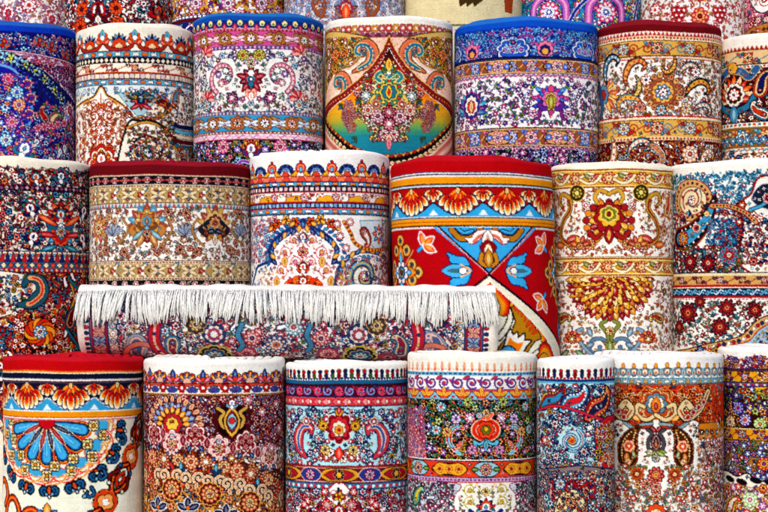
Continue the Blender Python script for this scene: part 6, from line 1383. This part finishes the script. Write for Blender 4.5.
def d_vaseframe(c):
    c.rep(371, 11, lambda F, i: (F.lobe(0, 1, 4.6, 6, .2, '6f8fa0', -pi/2, ol=.6, oc='4a4a50'), F.ell(0, 1, 2.4, 2.6, 'efe0c8', 0, .4, D), F.ell(0, -5, 1.7, 2.2, 'e0a03c', 0, .4, D), F.ell(0, 2, 1.1, 1.2, 'b83a2c')), 656); c.rep(374, 11, lambda F, i: (F.leaf(0, 4, 9, 2, -pi/2, '9fc4cc', .4, '4a6a7a'), F.ell(0, 0, 1.1, 1.1, 'd8602c')), 661.5)
    c.ln(378.8, T, 1.2); c.strip(379.5, 384, '8fb6c0', 'dash', 'efe8e0', 7, 'd8a04a', '3a5a6a'); c.ln(384.4, '34424a', 1)
    c.band(385, 440, 'c2451f'); c.axis(656)
    c.fill(600, 386, 656, 424, [(3, 'l', 3.6, 5, [('e0a050', 'd8c8a0'), ('7a1a14', 'e88a3c'), ('e8c890', '3a5a6a')]), (3, 'r', 3, 4.4, [('e8902c', 'f0e0c0', M), ('8f2014', 'e8b070', W)])], 6.4, 161, 'e8a050', '5a140c')
    c.area([(656, 424), (650, 430), (636, 428), (620, 420), (604, 428), (596, 432), (596, 540), (656, 540)], 'f0ece4', 1.6, '5a3a2a', True)
    F = c.at(656, 405)
    F.lobe(0, 0, 15, 8, .22, 'b05a2c', -pi/2, ol=.8, oc='f0d0a0'); F.lobe(0, -1, 11, 8, .22, '6f8fa0', -pi/2, ol=.6); F.lobe(0, -1, 8, 7, .22, 'e8dcc0', -pi/2, ol=.5); F.leaf(0, 9, 17, 4.6, -pi/2, 'd8842c', .7); F.leaf(0, 6, 9, 2.2, -pi/2, '8a1f1c')
    for k in (-1, 1): F.tube(crv([(0, 10), (k*10, 15), (k*19, 9), (k*18, 0), (k*12, 2)], 6), 1.8, 'dcc49a', .8, '4a2a1a'); F.tube(crv([(k*4, 19), (k*14, 20), (k*24, 23), (k*32, 18)], 6), 1.3, '8fa6ac', .6, '3a2a24'); F.leaf(k*16, 16, 10, 2.4, -.6 if k > 0 else pi+.6, 'e8a050', .6)
    # beige and black scrolls at the sides
    for x, y in ((622, 404),):
        F = c.at(x, y); F.tube(crv([(-22, -12), (-14, 2), (-6, 10), (4, 14), (10, 6), (4, -2), (-2, 4)], 7), 2.8, 'd9c49c', 1.1, '1e1618'); F.tube(crv([(-22, -12), (-14, 2), (-6, 10), (4, 14), (10, 6)], 7), .8, 'a8502c')
        for q in (0, 1, 2, 3): ros(F.sub(-16+q*6, -2+q*5), 3.8, ('e8d8c0', 'c8402c', N), 7)
    # brown paisley drops
    F = c.at(629, 446, .12)
    ax = crv([(0, 12), (-1, 4), (-1, -5), (2, -13), (7, -19)], 6); rd = np.interp(np.linspace(0, 1, len(ax)), [0, .3, .55, .8, 1], [9.5, 10.5, 7.5, 3.6, .8])
    rd = rd*.82
    for i in range(0, len(ax), 2):
        for d_ in (-1, 1): F.ell(ax[i][0]+d_*(rd[i]+.6), ax[i][1]-1, 1.7, 1.5, ('8a3a22', 'c8803c')[i//2 % 2], 0, .6, '2a1814')
    for a_ in np.linspace(.2, pi-.2, 8): F.ell(cos(a_)*8.6, 12+sin(a_)*8.6, 1.6, 1.6, '8a3a22', 0, .6, '2a1814')
    F.tube(ax, rd, '4f301c', .8, '1c100c'); F.tube(ax[:-3], rd[:-3]*.78, 'b5793f', .3); F.tube(ax[:-5], rd[:-5]*.62, '5f3018', .3)
    for i in range(1, len(ax)-4, 2):
        for d_ in (-1, 1): F.ell(ax[i][0]+d_*rd[i]*.7, ax[i][1], .9, .9, 'e8c890')
    F.lobe(0, 0, 6, 6, .25, 'efb894', ol=.6, oc='c8502c'); F.lobe(0, 0, 3.6, 5, .25, 'd8603c', ol=.3); F.ell(0, 0, 1.4, 1.4, 'f4e4d0'); F.leaf(-1, 7, 9, 2.6, pi/2, 'c8803c', .6); F.leaf(4, 4, 8, 1.8, 1.1, '8f9a6a', .5); ros(F.sub(1, 16), 3.6, ('d8a04a', 'f0e0c0', R)); F.leaf(-5, 20, 10, 2.2, .2, '6f5a3a', .6)
    # vase
    F = c.at(656, 442, 0, .68)
    for k in (-1, 1): F.tube(crv([(0, 12), (k*10, 10), (k*11, -2), (k*6, -12), (k*12, -18)], 6), 2, '5a5a60', .7, '2a1a1c'); F.leaf(0, -14, 12, 2.4, -pi/2+k*.7, '9a2a24', .6)
    F.leaf(0, 14, 26, 6.5, -pi/2, '8a5a6a', .9); F.leaf(0, 10, 18, 4, -pi/2, '2c2430', .5, 'd8b08a'); F.ell(0, 4, 2, 3, 'd8843c'); [F.leaf(0, 14, 15, 2.6, a_, '8f9a4c', .7, '3a3a20') for a_ in (.1, pi-.1, .5, pi-.5)]; ros(F.sub(-9, 15), 4, ('c8b070', W, R)); ros(F.sub(0, 24), 6, ('6f8fa0', 'e8dcc0', 'b84a2c'))
    c.fill(606, 466, 656, 520, [(3, 'r', 3.6, 5, [('b8342c', 'e8b08a', Y), ('d8984c', 'f0e0c0', M), ('6fa0b0', W, O)]), (4, 'f', 2.6, 4, [('c03038', Y), ('7fb0bc', O), ('e0a850', R)]), (3, 'l', 3.4, 4.6, [('7f9a6a', '4f7f8a'), ('b8603c', '8a9a5a')])], 6.6, 162, '9aa088', '5a2a24', avoid=[(656, 478, 14), (637, 474, 8)])
    F = c.at(656, 478); ros(F.sub(0, -3), 8.4, ('8f1f2a', 'd8806a', 'e8c060'), 9); [ros(F.sub(a, b), 5.4, ('c84a4a', 'efc8a8', M), 8) for a, b in ((-9, 6), (0, 9))]; ros(F.sub(0, 19), 5, ('c8504c', 'f0d8b0', R)); ros(c.at(637, 474), 7.4, ('c8843c', 'a8302c', 'f0d8a0'), 9)
    F.lobe(0, 36, 10, 9, .2, 'd8602c', -pi/2, ol=.8); F.lobe(0, 37, 6, 7, .2, 'efd0a0', -pi/2, ol=.5)
    c.axis(None)
    # right hand border panel
    c.area([(699, 424), (726, 420), (726, 440), (699, 440)], 'c88a30', .9, '5a2a1c')
    for i in range(5): ros(c.at(702+i*5, 432), 2.6, ((M, Y), ('4f7f94', W))[i % 2], 6)
    c.area([(699, 440), (728, 436), (728, 520), (703, 520)], 'ece6e4', .8, '8f7f80'); c.fill(702, 442, 728, 518, [(4, 'f', 3, 4, [('b8283c', Y), ('4f8fa4', R), ('8a9a4c', R)]), (2, 'r', 3.6, 4.6, [('c03a4a', 'f0c8b8', Y), ('d8983c', W, M)])], 7, 163, '9a8a80', '5a1a28')
def d_purplegold(c):
    c.fill(718, 358, 796, 369, [(3, 'l', 3, 4, [('5a3a8c', 'b8303c'), ('c8502c', '3f4f9c')]), (3, 'r', 2.6, 3.6, [('4a3a8c', 'e8d0e0', R), ('d8a03c', R)])], 5, 171, 'a04a4a', '3a1a34'); c.band(369, 371, '4a2a5c')
    c.vine(371, 383, 'dda52f', [('5a3a80', 'e8d8c8', R), ('b83a2c', 'f0d890', V)], 20, '8a3a20', ['5a3a80', 'a84a24', 'efe0b0'], 745, f=.32); c.ln(371.5, K, 1); c.ln(383, K, 1.2); c.strip(383.5, 387, '6a5a9c', 'dash', 'e8d8b0', 4, R); c.ln(387.5, K, 1.2)
    c.band(388, 428, '420e1c')
    c.area([(736, 388), (752, 392), (770, 400), (800, 404), (800, 388)], 'd9b23a', 1, K, True); c.path([(736, 392), (752, 398), (770, 406), (800, 410)], 1.6, '9fc0c8', .7); 
    c.fill(718, 389, 800, 427, [(4, 'r', 3.4, 5, [('5a4a9c', 'c8c0e0', Y), ('8a9a3c', 'd8d890', V), ('c86a2c', 'f0d090', N)]), (4, 'l', 3.6, 5, [('6a8a3c', '4f4f98'), ('d8b84a', '5a3a80'), ('9fc0b8', 'b8482c')])], 6, 172, '7a8a4a', '180610', avoid=[(752, 420, 8)])
    for x, y, p in ((738, 408, ('3f3f98', 'b8b0e0', R)), (760, 424, ('8fc04a', 'e8e8c0', 'c8503c')), (745, 420, ('5a4a9c', 'e0d8e8', O)), (730, 422, ('c8a03c', W, R))): ros(c.at(x, y), 6.6, p, 9)
    c.ln(428.5, K, 1.2); c.vine(429.5, 441, 'd9a02c', [('4a3a8c', 'f0e0c0', R), ('c8502c', 'f0d890', V)], 19, '8a3a20', ['5a4a9c', 'b8601c'], 742); c.ln(441.4, K, 1.2)
    c.band(442, 478, 'a97c44'); c.fill(718, 443, 800, 478, [(5, 'r', 3.2, 4.4, [('3f56a4', 'c8d4e8', Y), ('5a3a8c', 'd8c0e0', O)]), (3, 'l', 3.4, 4.6, [('5f8f4a', '2c4a6a'), ('8a4a24', '5a8f6a')]), (1, 'f', 3, 4, [('c8402c', Y)])], 5.6, 173, '6a5a30', '2c1a14'); ros(c.at(764, 464), 7, ('c8342c', 'e8b050', '5a3a8c'), 9)
    c.area([(710, 470), (716, 474), (726, 471), (737, 477), (748, 474), (758, 482), (800, 484), (800, 540), (710, 540)], 'efe8d8', 1.6, '1a141c', True); c.rep(481, 14, lambda F, i: F.ell(0, (i % 2)*2, 6, 3, '1a141c', .3), 730)
    c.fill(718, 488, 800, 520, [(4, 'r', 4, 5.6, [('d8602c', 'f0d080', M), ('b86ab0', 'f0d8e8', Y), ('d83a3c', 'f0c0a0', Y)]), (4, 'l', 4, 5.4, [('8aa83c', 'b0583c'), ('d8a83c', '7a5a9c')])], 6.6, 174, 'a08a5a', '5a2a20'); ros(c.at(750, 500), 8, ('b8d8a0', 'e8f0d8', 'd86aa0'), 9, '4a6a3a'); boteh(c.at(731, 506, .5), 17, ('e8c860', 'd8482c', 'f0e8d0'))

# ---- the roll lying across the front row: canvas x runs round the roll, v along it
def d_lying(c):
    c.axis(None)
    def mirrored(fn):
        fn(lambda v: v, 1); fn(lambda v: 2*286.5-v, -1)
    s0, s1 = c.s0, c.s1
    def bandp(m, a, b, q): a, b = m(a), m(b); c.band(min(a, b), max(a, b), q)
    def half(m, sg):
        bandp(m, 70, 86, 'efe8dc')
        for s in np.arange(s0, s1, 6.0):
            c.at(s, m(86.5), raw=True).ell(0, 0, 1.9, 2.2, (N, 'b81c2c')[int(s/6) % 2], 0, .4)
        bandp(m, 89, 91, '2a3a6a'); bandp(m, 91, 107, '8f1c34')
        for i, s in enumerate(np.arange(s0+3, s1, 11.0)):
            F = c.at(s, m(99), raw=True); ros(F, 6.4, (('c83a4c', 'efb8a8', N), ('3f4f94', 'd8c8e0', R))[i % 2], 8); [F.leaf(0, 0, 9, 1.7, a, ('e8a090', '6a8ab8')[i % 2], .4) for a in (pi/4, -pi/4, 3*pi/4, -3*pi/4)]
        bandp(m, 107, 109, '24305c'); bandp(m, 109, 117, 'e9dfd2')
        for i, s in enumerate(np.arange(s0+1, s1, 8.0)): ros(c.at(s, m(113), raw=True), 3.4, (('d8902c', Y, M), ('3f7fa4', W, R))[i % 2], 6)
        bandp(m, 117, 119, '24305c')
    c.band(s0, s0, W); c.band(c.v0, c.v1, 'f0ebe4'); mirrored(half)
    # scattered ground between
    c.fill(s0, 119, s1, 457, [(5, 'r', 4, 6, [('b8203a', 'efb0a8', Y), ('24305c', 'c8d4e8', 'c83848'), ('8f1c2c', 'e8d8d0', N), ('3f7fa4', 'e8f0f0', R), ('e8e0d8', 'b8203a', N)]), (4, 'l', 4.4, 6, [('24305c', 'b8304a'), ('3f7f9c', '5a6a3a'), ('8f1c34', N)]), (2, 'f', 3, 4.4, [('e0a83c', N), ('d84a5c', W)]), (1, 'b', 10, 13, [('2c3a70', 'efc0b0', 'b8203a'), ('8f1c34', '6fb0c8', Y)])], 7.4, 181, '6a3a50', '1c142a', raw=True)
    sc = (s0+s1)/2
    def motifs(m, sg):
        # grey-pink paisley, red arc, navy key medallion
        F = c.at(8, m(136), raw=True, f=1, rot=pi/2 if sg > 0 else -pi/2); boteh(F, 30, ('9aa8b4', 'e4b4ac', '3f5f90'), '24305c')
        F = c.at(16, m(140), raw=True); F.tube([(17*cos(a), 17*sin(a)) for a in np.linspace(2, 5, 16)], 2.6, 'd8806a', .9, '8f1c34')
        q = [(s, m(v)) for s, v in ((-70, 172), (-30, 158), (-8, 154), (10, 158), (30, 168), (60, 170))]
        F = Fr(c, [(0, 0, 0, 1, 1)]); F.tube(crv(q, 8), 5.4, 'b8182e', 1.2, N); F.tube(crv(q, 8), 1.2, 'efb8a0')
        for i, (s, v) in enumerate(crv(q, 8)[4:-4:5]): F.ell(s, v, 1.6, 1.6, ('24305c', 'e8c060')[i % 2], 0, .4)
        F = c.at(4, m(172), raw=True); boteh(F.sub(0, 0, pi/2*sg), 22, ('2f6f9c', 'd8c0a0', '8f1c34'))
        F = c.at(18, m(213), raw=True)
        F.star(0, 0, 19, 8, .3, '161c38', 0, 1.6, 'c9a03c'); F.lobe(0, 0, 12, 8, .25, '24407c', ol=1, oc='d8b050'); ros(F, 8.5, ('3f8fb0', 'efe0c8', 'b8203a'), 9); F.tube([(17*cos(a), 17*sin(a)) for a in np.linspace(0, 2*pi, 20)], .8, 'd8b84a')
        F = c.at(-12, m(214), raw=True)
        for k in range(4): F.lobe(0, 0, 12-k*2.7, 8, .2, ('24305c', 'efd8cc', 'b8304a', 'f0e8e0')[k], k*.39, ol=.6, oc='24305c')
        F = c.at(-22, m(196), raw=True); F.lobe(0, 0, 10, 8, .2, '3a2a30', ol=.8, oc='d8a04a'); ros(F, 7, ('8a6a3a', 'e0c080', N), 8)
        F = c.at(14, m(245), raw=True); F.lobe(0, 0, 12, 8, .22, 'b8304a', ol=.9, oc=N); ros(F, 9, ('efb8b0', 'c83a4c', '24305c'), 9)
        F = c.at(-8, m(252), raw=True); ros(F, 9, ('c83a50', 'f0c0b4', N), 9); F.tube(crv([(-14, -10), (-4, -14), (8, -10), (16, -14)], 6), 2.4, '3f7fa4', .8)
        F = c.at(20, m(185), raw=True); F.poly([(-6, -9), (6, -9), (6, 9), (-6, 9)], 'b8304a', 1, N); ros(F, 4.6, ('efd0c4', R, N), 7)
    mirrored(motifs)
    F = c.at(0, 276, raw=True); ros(F, 12, ('24407c', 'e8c8b8', 'd8603c'), 10); ros(F.sub(22, 8), 9, ('b8203a', 'efb0a8', Y), 9); ros(F.sub(-20, 18), 9, ('6fa8c0', W, 'c8304a'), 9); ros(F.sub(20, -12), 8, ('24305c', 'd8dce8', R), 8)
# ------------------------------------------------------------------ the place
def struct(name, V, F, mat, parent=None, kind=True):
    me = bpy.data.meshes.new(name); me.from_pydata(V, [], F); me.update(); me.materials.append(mat)
    o = bpy.data.objects.new(name, me); C.objects.link(o)
    if parent: o.parent = parent
    elif kind: o['kind'] = 'structure'
    return o
def box(x0, y0, z0, x1, y1, z1):
    V = [(x, y, z) for x in (x0, x1) for y in (y0, y1) for z in (z0, z1)]
    return V, [(0, 1, 3, 2), (4, 6, 7, 5), (0, 4, 5, 1), (2, 3, 7, 6), (0, 2, 6, 4), (1, 5, 7, 3)]
PAVE = mat_plain('paving_stone', (.22, .20, .18), .9, .3, 6)
BOARD = mat_plain('stand_board', (.05, .035, .028), .8, .3, 12)
struct('ground', [(-60, -60, 0), (60, -60, 0), (60, 60, 0), (-60, 60, 0)], [(0, 1, 2, 3)], PAVE)
ST = (0.0, .56, 1.02, 1.30)
YR = (4.30, 4.66, 5.02, 5.38)
stand = thing('display_stand', (0, 4.9, 0), 'dark stepped board stand behind the front row, carrying the upper rows of rolls', 'display stand')
for k in (1, 2, 3):
    y0 = (YR[k-1]+YR[k])/2-.0; y1 = (YR[k]+YR[k+1])/2 if k < 3 else YR[3]+.3
    v, f = box(-1.7, y0-4.9, .004, 1.7, y1-4.9-.003, ST[k])
    struct('step', v, f, BOARD, stand)

FRONT, SECOND, UPPER, BACK = 0, 1, 2, 3
# left, right, rim top, lowest visible, row (or depth), design, label, rim colour, options
ROLLS = [
 (-12, 70, -46, 38, 3, d_lilac, 'pale lilac roll with red rosettes, furthest left in the back row', 'e8e0dc', dict()),
 (66, 174, -46, 42, 3, d_crim, 'roll of crowded crimson and blue flowers behind the roll with rust crest', 'efe6d8', dict()),
 (170, 288, -46, 36, 3, d_gold0, 'golden floral back row roll with a navy border beneath its flowers', 'efe6d8', dict(bg='d2a54a')),
 (284, 407, -46, 40, 3, d_grey0, 'silvery blue and brown scrollwork roll behind the ogee medallion roll', 'efe6d8', dict(bg='d9d6d8')),
 (404, 522, -46, 45, 3, d_beige0, 'plain beige roll with stepped brown geometric figures at its middle', 'd9cba6', dict(bg='d9cba6', det=0)),
 (518, 640, -46, 40, 3, d_turq0, 'turquoise roll with bright pink and yellow flowers in the back row', '2f8fb0', dict(bg='2f93b4')),
 (636, 743, -46, 46, 3, d_white0, 'white roll with red flower clusters behind the dark red rimmed roll', 'f0ece8', dict(bg='ebe6e8')),
 (740, 838, -46, 50, 3, d_pink0, 'dusty pink roll at the far right of the back row', 'e0a0ac', dict(bg='d58f9c')),

 (-74, 76, 21, 172, 2, d_indigo, 'deep indigo roll with a ring of pink and turquoise flowers, cut by the left edge', '2159b0', dict(rim=10, det=0, bg='1c2480')),
 (76, 193.5, 24, 175, 2, d_creamtop, 'cream rimmed roll with rust crest and white ogee of vines, beside the indigo roll', 'f0e8d6', dict(rim=9, bg='f1e9d8')),
 (194, 324.5, 12, 172, 2, d_bluetop, 'blue rimmed roll with pink border and white garden with two ring paisleys', '2168b0', dict(rim=8, sat=.92, det=4.6)),
 (325, 452.5, 15, 172, 2, d_ogee, 'white rimmed roll with one large pointed medallion shading from red to teal', 'f1ece0', dict(rim=9, bg='f1ece0', det=0)),
 (456, 597.5, 18, 175, 2, d_royal, 'royal blue rimmed roll with brown borders and purple flowers on white', '2064b8', dict(rim=9, det=4.6)),
 (597, 719, 21, 172, 2, d_redtop, 'dark red rimmed roll in the upper row with a brown sunflower rosette on white', '7d1220', dict(rim=11, sat=.9)),
 (718, 828, 32, 172, 2, d_maroonright, 'white rimmed maroon upper row roll with an orange palmette, cut by right edge', 'efe6da', dict(rim=10, bg='efe6da')),

 (-66, 91, 158, 535, 1, d_persian, 'cream rimmed roll of dense red and navy flowers, left end of the middle row', 'efe5d2', dict(rim=8, bg='efe5d2')),
 (90.5, 250, 161, 305, 1, d_velvet, 'red velvet rimmed roll with gold borders and two palmettes on ivory', '8c1022', dict(rim=12, sat=.8)),
 (250, 389.5, 151, 305, 1, d_whitefan, 'white rimmed roll with navy fan crest and an arch of red vines', 'f3f0ea', dict(rim=12, bg='f3f0ea')),
 (389, 550.5, 158, 372, 4.60, d_boldred, 'scarlet roll in the middle row with flame fans, blue tulips and a blue triangle', 'b20c1c', dict(rim=12, lean=.030, taper=.022, det=0, knot=2)),
 (551, 673, 163, 372, 4.69, d_goldband, 'ivory roll with two gold bands and a hanging red half sunburst', 'efe6d2', dict(rim=6, bg='efe6d2')),
 (671, 812, 160, 372, 1, d_botehright, 'white rimmed middle row roll with round beige paisley and turquoise leaves, right edge', 'f3eee6', dict(rim=10, bg='f3eee2')),

 (4.5, 144, 356, 530, 0, d_sunfan, 'red rimmed roll with flame fans over a blue half sun on pale green', 'be1222', dict(rim=10, det=0, knot=2, dome=-.01)),
 (145, 285.5, 358, 530, 0, d_scallop, 'white rimmed maroon front row roll with pale scallops and spiral scrolls on gold', 'f3efe6', dict(rim=12, dome=-.01, bg='f3efe6')),
 (286, 408.5, 361, 530, 4.31, d_cyanred, 'front row roll with pinhead crest and crimson borders around a pale cyan garden', 'f2efe8', dict(rim=8, dome=-.03, bg='f2efe6', det=4.8)),
 (408, 536, 352, 530, 4.27, d_blackvase, 'tall rimmed ivory roll with orange bands and a red vase flower on black', 'f2ece0', dict(rim=11, dome=-.03, bg='f2ece0')),
 (536.5, 614, 357, 530, 4.16, d_narrow, 'slimmest front row roll with red and blue paisleys over a cyan spiral', 'f3f0ea', dict(rim=10, dome=-.02, bg='f2efe6', layers=6)),
 (592, 722.5, 353, 530, 4.34, d_vaseframe, 'white rimmed orange and white roll with two brown paisley drops beside a small vase', 'f2eee8', dict(rim=10, dome=-.03, bg='f2eee8')),
 (719, 822, 347, 530, 4.42, d_purplegold, 'purple and gold roll with maroon flowered band at the right end of the front row', 'f1ece6', dict(rim=10, dome=-.03, bg='f0eae0')),
]
for k, (l, r, t, b, row, des, lab, rc, opt) in enumerate(ROLLS):
    if t > 300: t += 2
    if isinstance(row, int): Y = YR[row]+random.Random(k).uniform(-.012, .012); zb = ST[row]
    else: Y = row; zb = ST[1] if t < 300 else 0.0
    roll(l, r, t, b, Y, zb+.002, des, lab, rc, ph=k*1.7, seed=k+1, **opt)

# ------------------------------------------------------------------ the carpet lying across the front row
def lying():
    Yc = 4.375; r_px = 36.5; Yf = Yc-.1; u = Yf/FPX; r = r_px*u
    zc = CAMZ+(HOR-324)*u
    x0, x1 = (79-384)*u, (495.5-384)*u
    g = dict(s0=-62, s1=62, v0=76, v1=500, map=lambda px, py: (px, py), seed=99)
    c = Cv(g, 'f0ebe4'); d_lying(c); c.detail(90, 484, 3.7, 3)
    rn = np.random.RandomState(5)
    img = c.img*(1+.07*rn.randn(c.ny, c.nx, 1).clip(-2, 2)) + .018*rn.randn(c.ny, c.nx, 3)
    e = thing('carpet_roll', (0, Yc, zc-r), 'rolled carpet lying across the front row with white fringe hanging over it', 'carpet roll')
    S = np.concatenate([np.arange(-60, 100, 1/SC), np.linspace(100, 2*pi*r_px-60, 24)[:-1]])   # 0 faces the camera, + is down
    def surf(s, v, off=0):
        a = s/r_px; k = 1+.012*np.sin(2*a+v/90)+.010*np.sin(v/47+1.3)*np.sin(a+.5)
        rr = (r_px*k+off)*u
        return np.stack([(v-384)*u+0*a, -np.cos(a)*rr, r-np.sin(a)*rr+u*1.1*np.sin(v/120.)], -1)
    V0 = np.arange(84, 491, 1/SC)
    sv, ss = np.meshgrid(V0, S, indexing='ij')
    P_ = surf(ss, sv); P_ += rn.randn(*P_.shape)*u*.10
    Sd = np.where(S > 100, 84-(S-100)*.6, S)-24
    ii = np.clip(np.round((Sd-c.s0)*SC-.5).astype(int), 0, c.nx-1); jj = np.clip(np.round((V0-c.v0)*SC-.5).astype(int), 0, c.ny-1)
    grid_mesh('pile_face', P_, img[np.clip(np.round(jj[:, None]+.42*rn.randn(len(V0), len(S))).astype(int), 0, c.ny-1), np.clip(np.round(ii[None, :]+.42*rn.randn(len(V0), len(S))).astype(int), 0, c.nx-1)], PILE, e, True)
    for end in (0, 1):
        vv = []; off = []
        for q in range(9):
            a = q/8*pi/2; vv.append((84-9*sin(a)) if end == 0 else (490.35+9*sin(a))); off.append(-14*(1-cos(a))**1.15)
        vv = np.array(vv); off = np.array(off)
        sv, ss = np.meshgrid(vv, S, indexing='ij')
        Pb = np.stack([surf(ss[i], sv[i], off[i]) for i in range(9)])
        col = np.ones((9, len(S), 3))*rgb('efe8dc')*(1+.035*rn.randn(9, len(S), 1))
        if end == 0: Pb, col = Pb[::-1], col[::-1]
        grid_mesh('edge_band', Pb, col, TUFT, e, True)
        rim = (Pb[0] if end == 0 else Pb[-1])[::3]
        cen = rim.mean(0); nr = 40; th = np.linspace(0, 1, len(rim))
        VE = []; CE = []
        for t in np.linspace(1, .04, nr):
            ph = ((1-t)*7+th) % 1; q = cen+(rim-cen)*t; q[:, 0] += (1 if end == 0 else -1)*u*(2.2-2.4*np.abs(np.sin(pi*ph))**.5)*min(1, (1-t)*12)
            VE.append(q); CE.append(rgb('e8dfd0')*(1-.6*(ph < .16))[:, None])
        VE, CE = np.array(VE), np.array(CE)
        if end == 0: VE, CE = VE[:, ::-1], CE[:, ::-1]
        grid_mesh('rolled_end', VE, CE, TUFT, e, True)
    # fringe: woven heading with tassels knotted into it
    sv, ss = np.meshgrid(np.arange(75, 497, 1/1.6), np.linspace(-60, -35, 20), indexing='ij')
    hd = surf(ss, sv, 1.9+.45*np.sin(sv*2.4)*np.sin(ss*1.1)+.8*np.sin((ss+60)/25*pi))
    hd[..., 2] += u*(.8*np.sin(sv/11)+.4*np.sin(sv/3.7))
    hc = np.ones(hd.shape)*rgb('f2efe8')*(1-.07*(np.sin(sv*2.4)*np.sin(ss*1.1) < -.3))[..., None]
    COT = mat_pile('cotton_fringe', bump=.4, scale=500)
    fr = grid_mesh('fringe', hd, hc, COT, e)
    R_ = random.Random(8)
    N_ = 92; lean = 0
    for i in range(N_):
        v = 76.5+(i+.5)*(495-77)/N_+R_.uniform(-.6, .6)
        lean = lean*.7+R_.uniform(-1, 1)*3.0
        edge = max(0, (v-468)/28)*11-max(0, (96-v)/20)*5
        length = R_.uniform(.84, 1.08)*(1 if v > 130 else 1.06)
        if R_.random() < .05: length *= .72
        VS, FS, CS = [], [], []
        nk = R_.choice((9, 10, 11)); bunch = R_.uniform(.35, 1.05)
        for k in range(nk):
            o = R_.uniform(-2.3, 2.3); spread = R_.gauss(0, 1.1); w1 = R_.uniform(-1, 1); w2 = R_.uniform(0, 6)
            ln_ = length*R_.uniform(.80, 1.07); lift = R_.uniform(.2, 3.0)
            n = 15; ring = []
            tone = R_.uniform(.93, 1.02)*(.93+.07*lift/3)  # deeper strands are grayer: shade within the fringe put into their colour
            s_end = -39+38*ln_
            for q in range(n):
                t = q/(n-1)
                s = -39+(s_end+39)*t
                vq = v+o*(1-(1-bunch)*sin(min(1, t*1.3)*pi/2))+spread*t*t+(lean+edge)*t**1.5+w1*sin(t*6+w2)*.8*t
                off = 2.0+lift*sin(t*pi*.85)*.8+t*.9+.4*sin(t*9+w2)
                ring.append(surf(np.array(s), np.array(vq), off))
            for q, p in enumerate(ring):
                t = q/(n-1)
                rad = u*(.74+.36*sin(t*pi)+.12*sin(q*2.3+w2))*(1 if q < n-1 else .45)
                b0 = len(VS)
                for m_ in range(5):
                    an = m_*2*pi/5+.4+q*.7
                    VS.append((p[0]+cos(an)*rad, p[1]+sin(an)*rad*.8, p[2]+sin(an)*rad*.5))
                    g_ = tone*(.96+.04*cos(m_*2.5+q))
                    CS.append((.995*g_, .985*g_, .955*g_, 1))
                if q:
                    for m_ in range(5): FS.append((b0-5+m_, b0-5+(m_+1) % 5, b0+(m_+1) % 5, b0+m_))
        me = bpy.data.meshes.new('tassel'); me.from_pydata(VS, [], FS); me.update()
        at = me.color_attributes.new('knots', 'BYTE_COLOR', 'POINT'); at.data.foreach_set('color_srgb', np.array(CS, np.float32).ravel())
        me.polygons.foreach_set('use_smooth', [True]*len(FS)); me.materials.append(COT)
        o = bpy.data.objects.new('tassel', me); C.objects.link(o); o.parent = fr
lying()

# ------------------------------------------------------------------ light and camera
sc = bpy.context.scene
w = bpy.data.worlds.new('World'); sc.world = w; w.use_nodes = True
nt = w.node_tree; bg_ = nt.nodes['Background']
sky = nt.nodes.new('ShaderNodeTexSky'); sky.sky_type = 'NISHITA'; sky.sun_disc = False
EL, AZ = math.radians(42), math.radians(200)      # sun behind the viewer's left shoulder
sky.sun_elevation = EL; sky.sun_rotation = AZ; sky.air_density = 1; sky.dust_density = 2.5; sky.ozone_density = 1
nt.links.new(sky.outputs[0], bg_.inputs[0]); bg_.inputs[1].default_value = .15
ld = bpy.data.lights.new('sun', 'SUN'); ld.energy = 1.78; ld.angle = math.radians(24); ld.color = (1, .985, .955)
lo = bpy.data.objects.new('sun', ld); C.objects.link(lo)
from mathutils import Vector
d = Vector((sin(AZ)*cos(EL), cos(AZ)*cos(EL), sin(EL)))
lo.rotation_euler = (-d).to_track_quat('-Z', 'Y').to_euler(); lo.location = (-2, -2, 6)
cd = bpy.data.cameras.new('camera'); co = bpy.data.objects.new('camera', cd); C.objects.link(co)
co.location = (0, 0, CAMZ); co.rotation_euler = (pi/2, 0, 0)
cd.sensor_width = 36; cd.lens = 36*FPX/768; cd.shift_y = (HOR-256)/768; cd.clip_end = 500
sc.camera = co
sc.view_settings.view_transform = 'Standard'; sc.view_settings.look = 'None'; sc.view_settings.exposure = 0
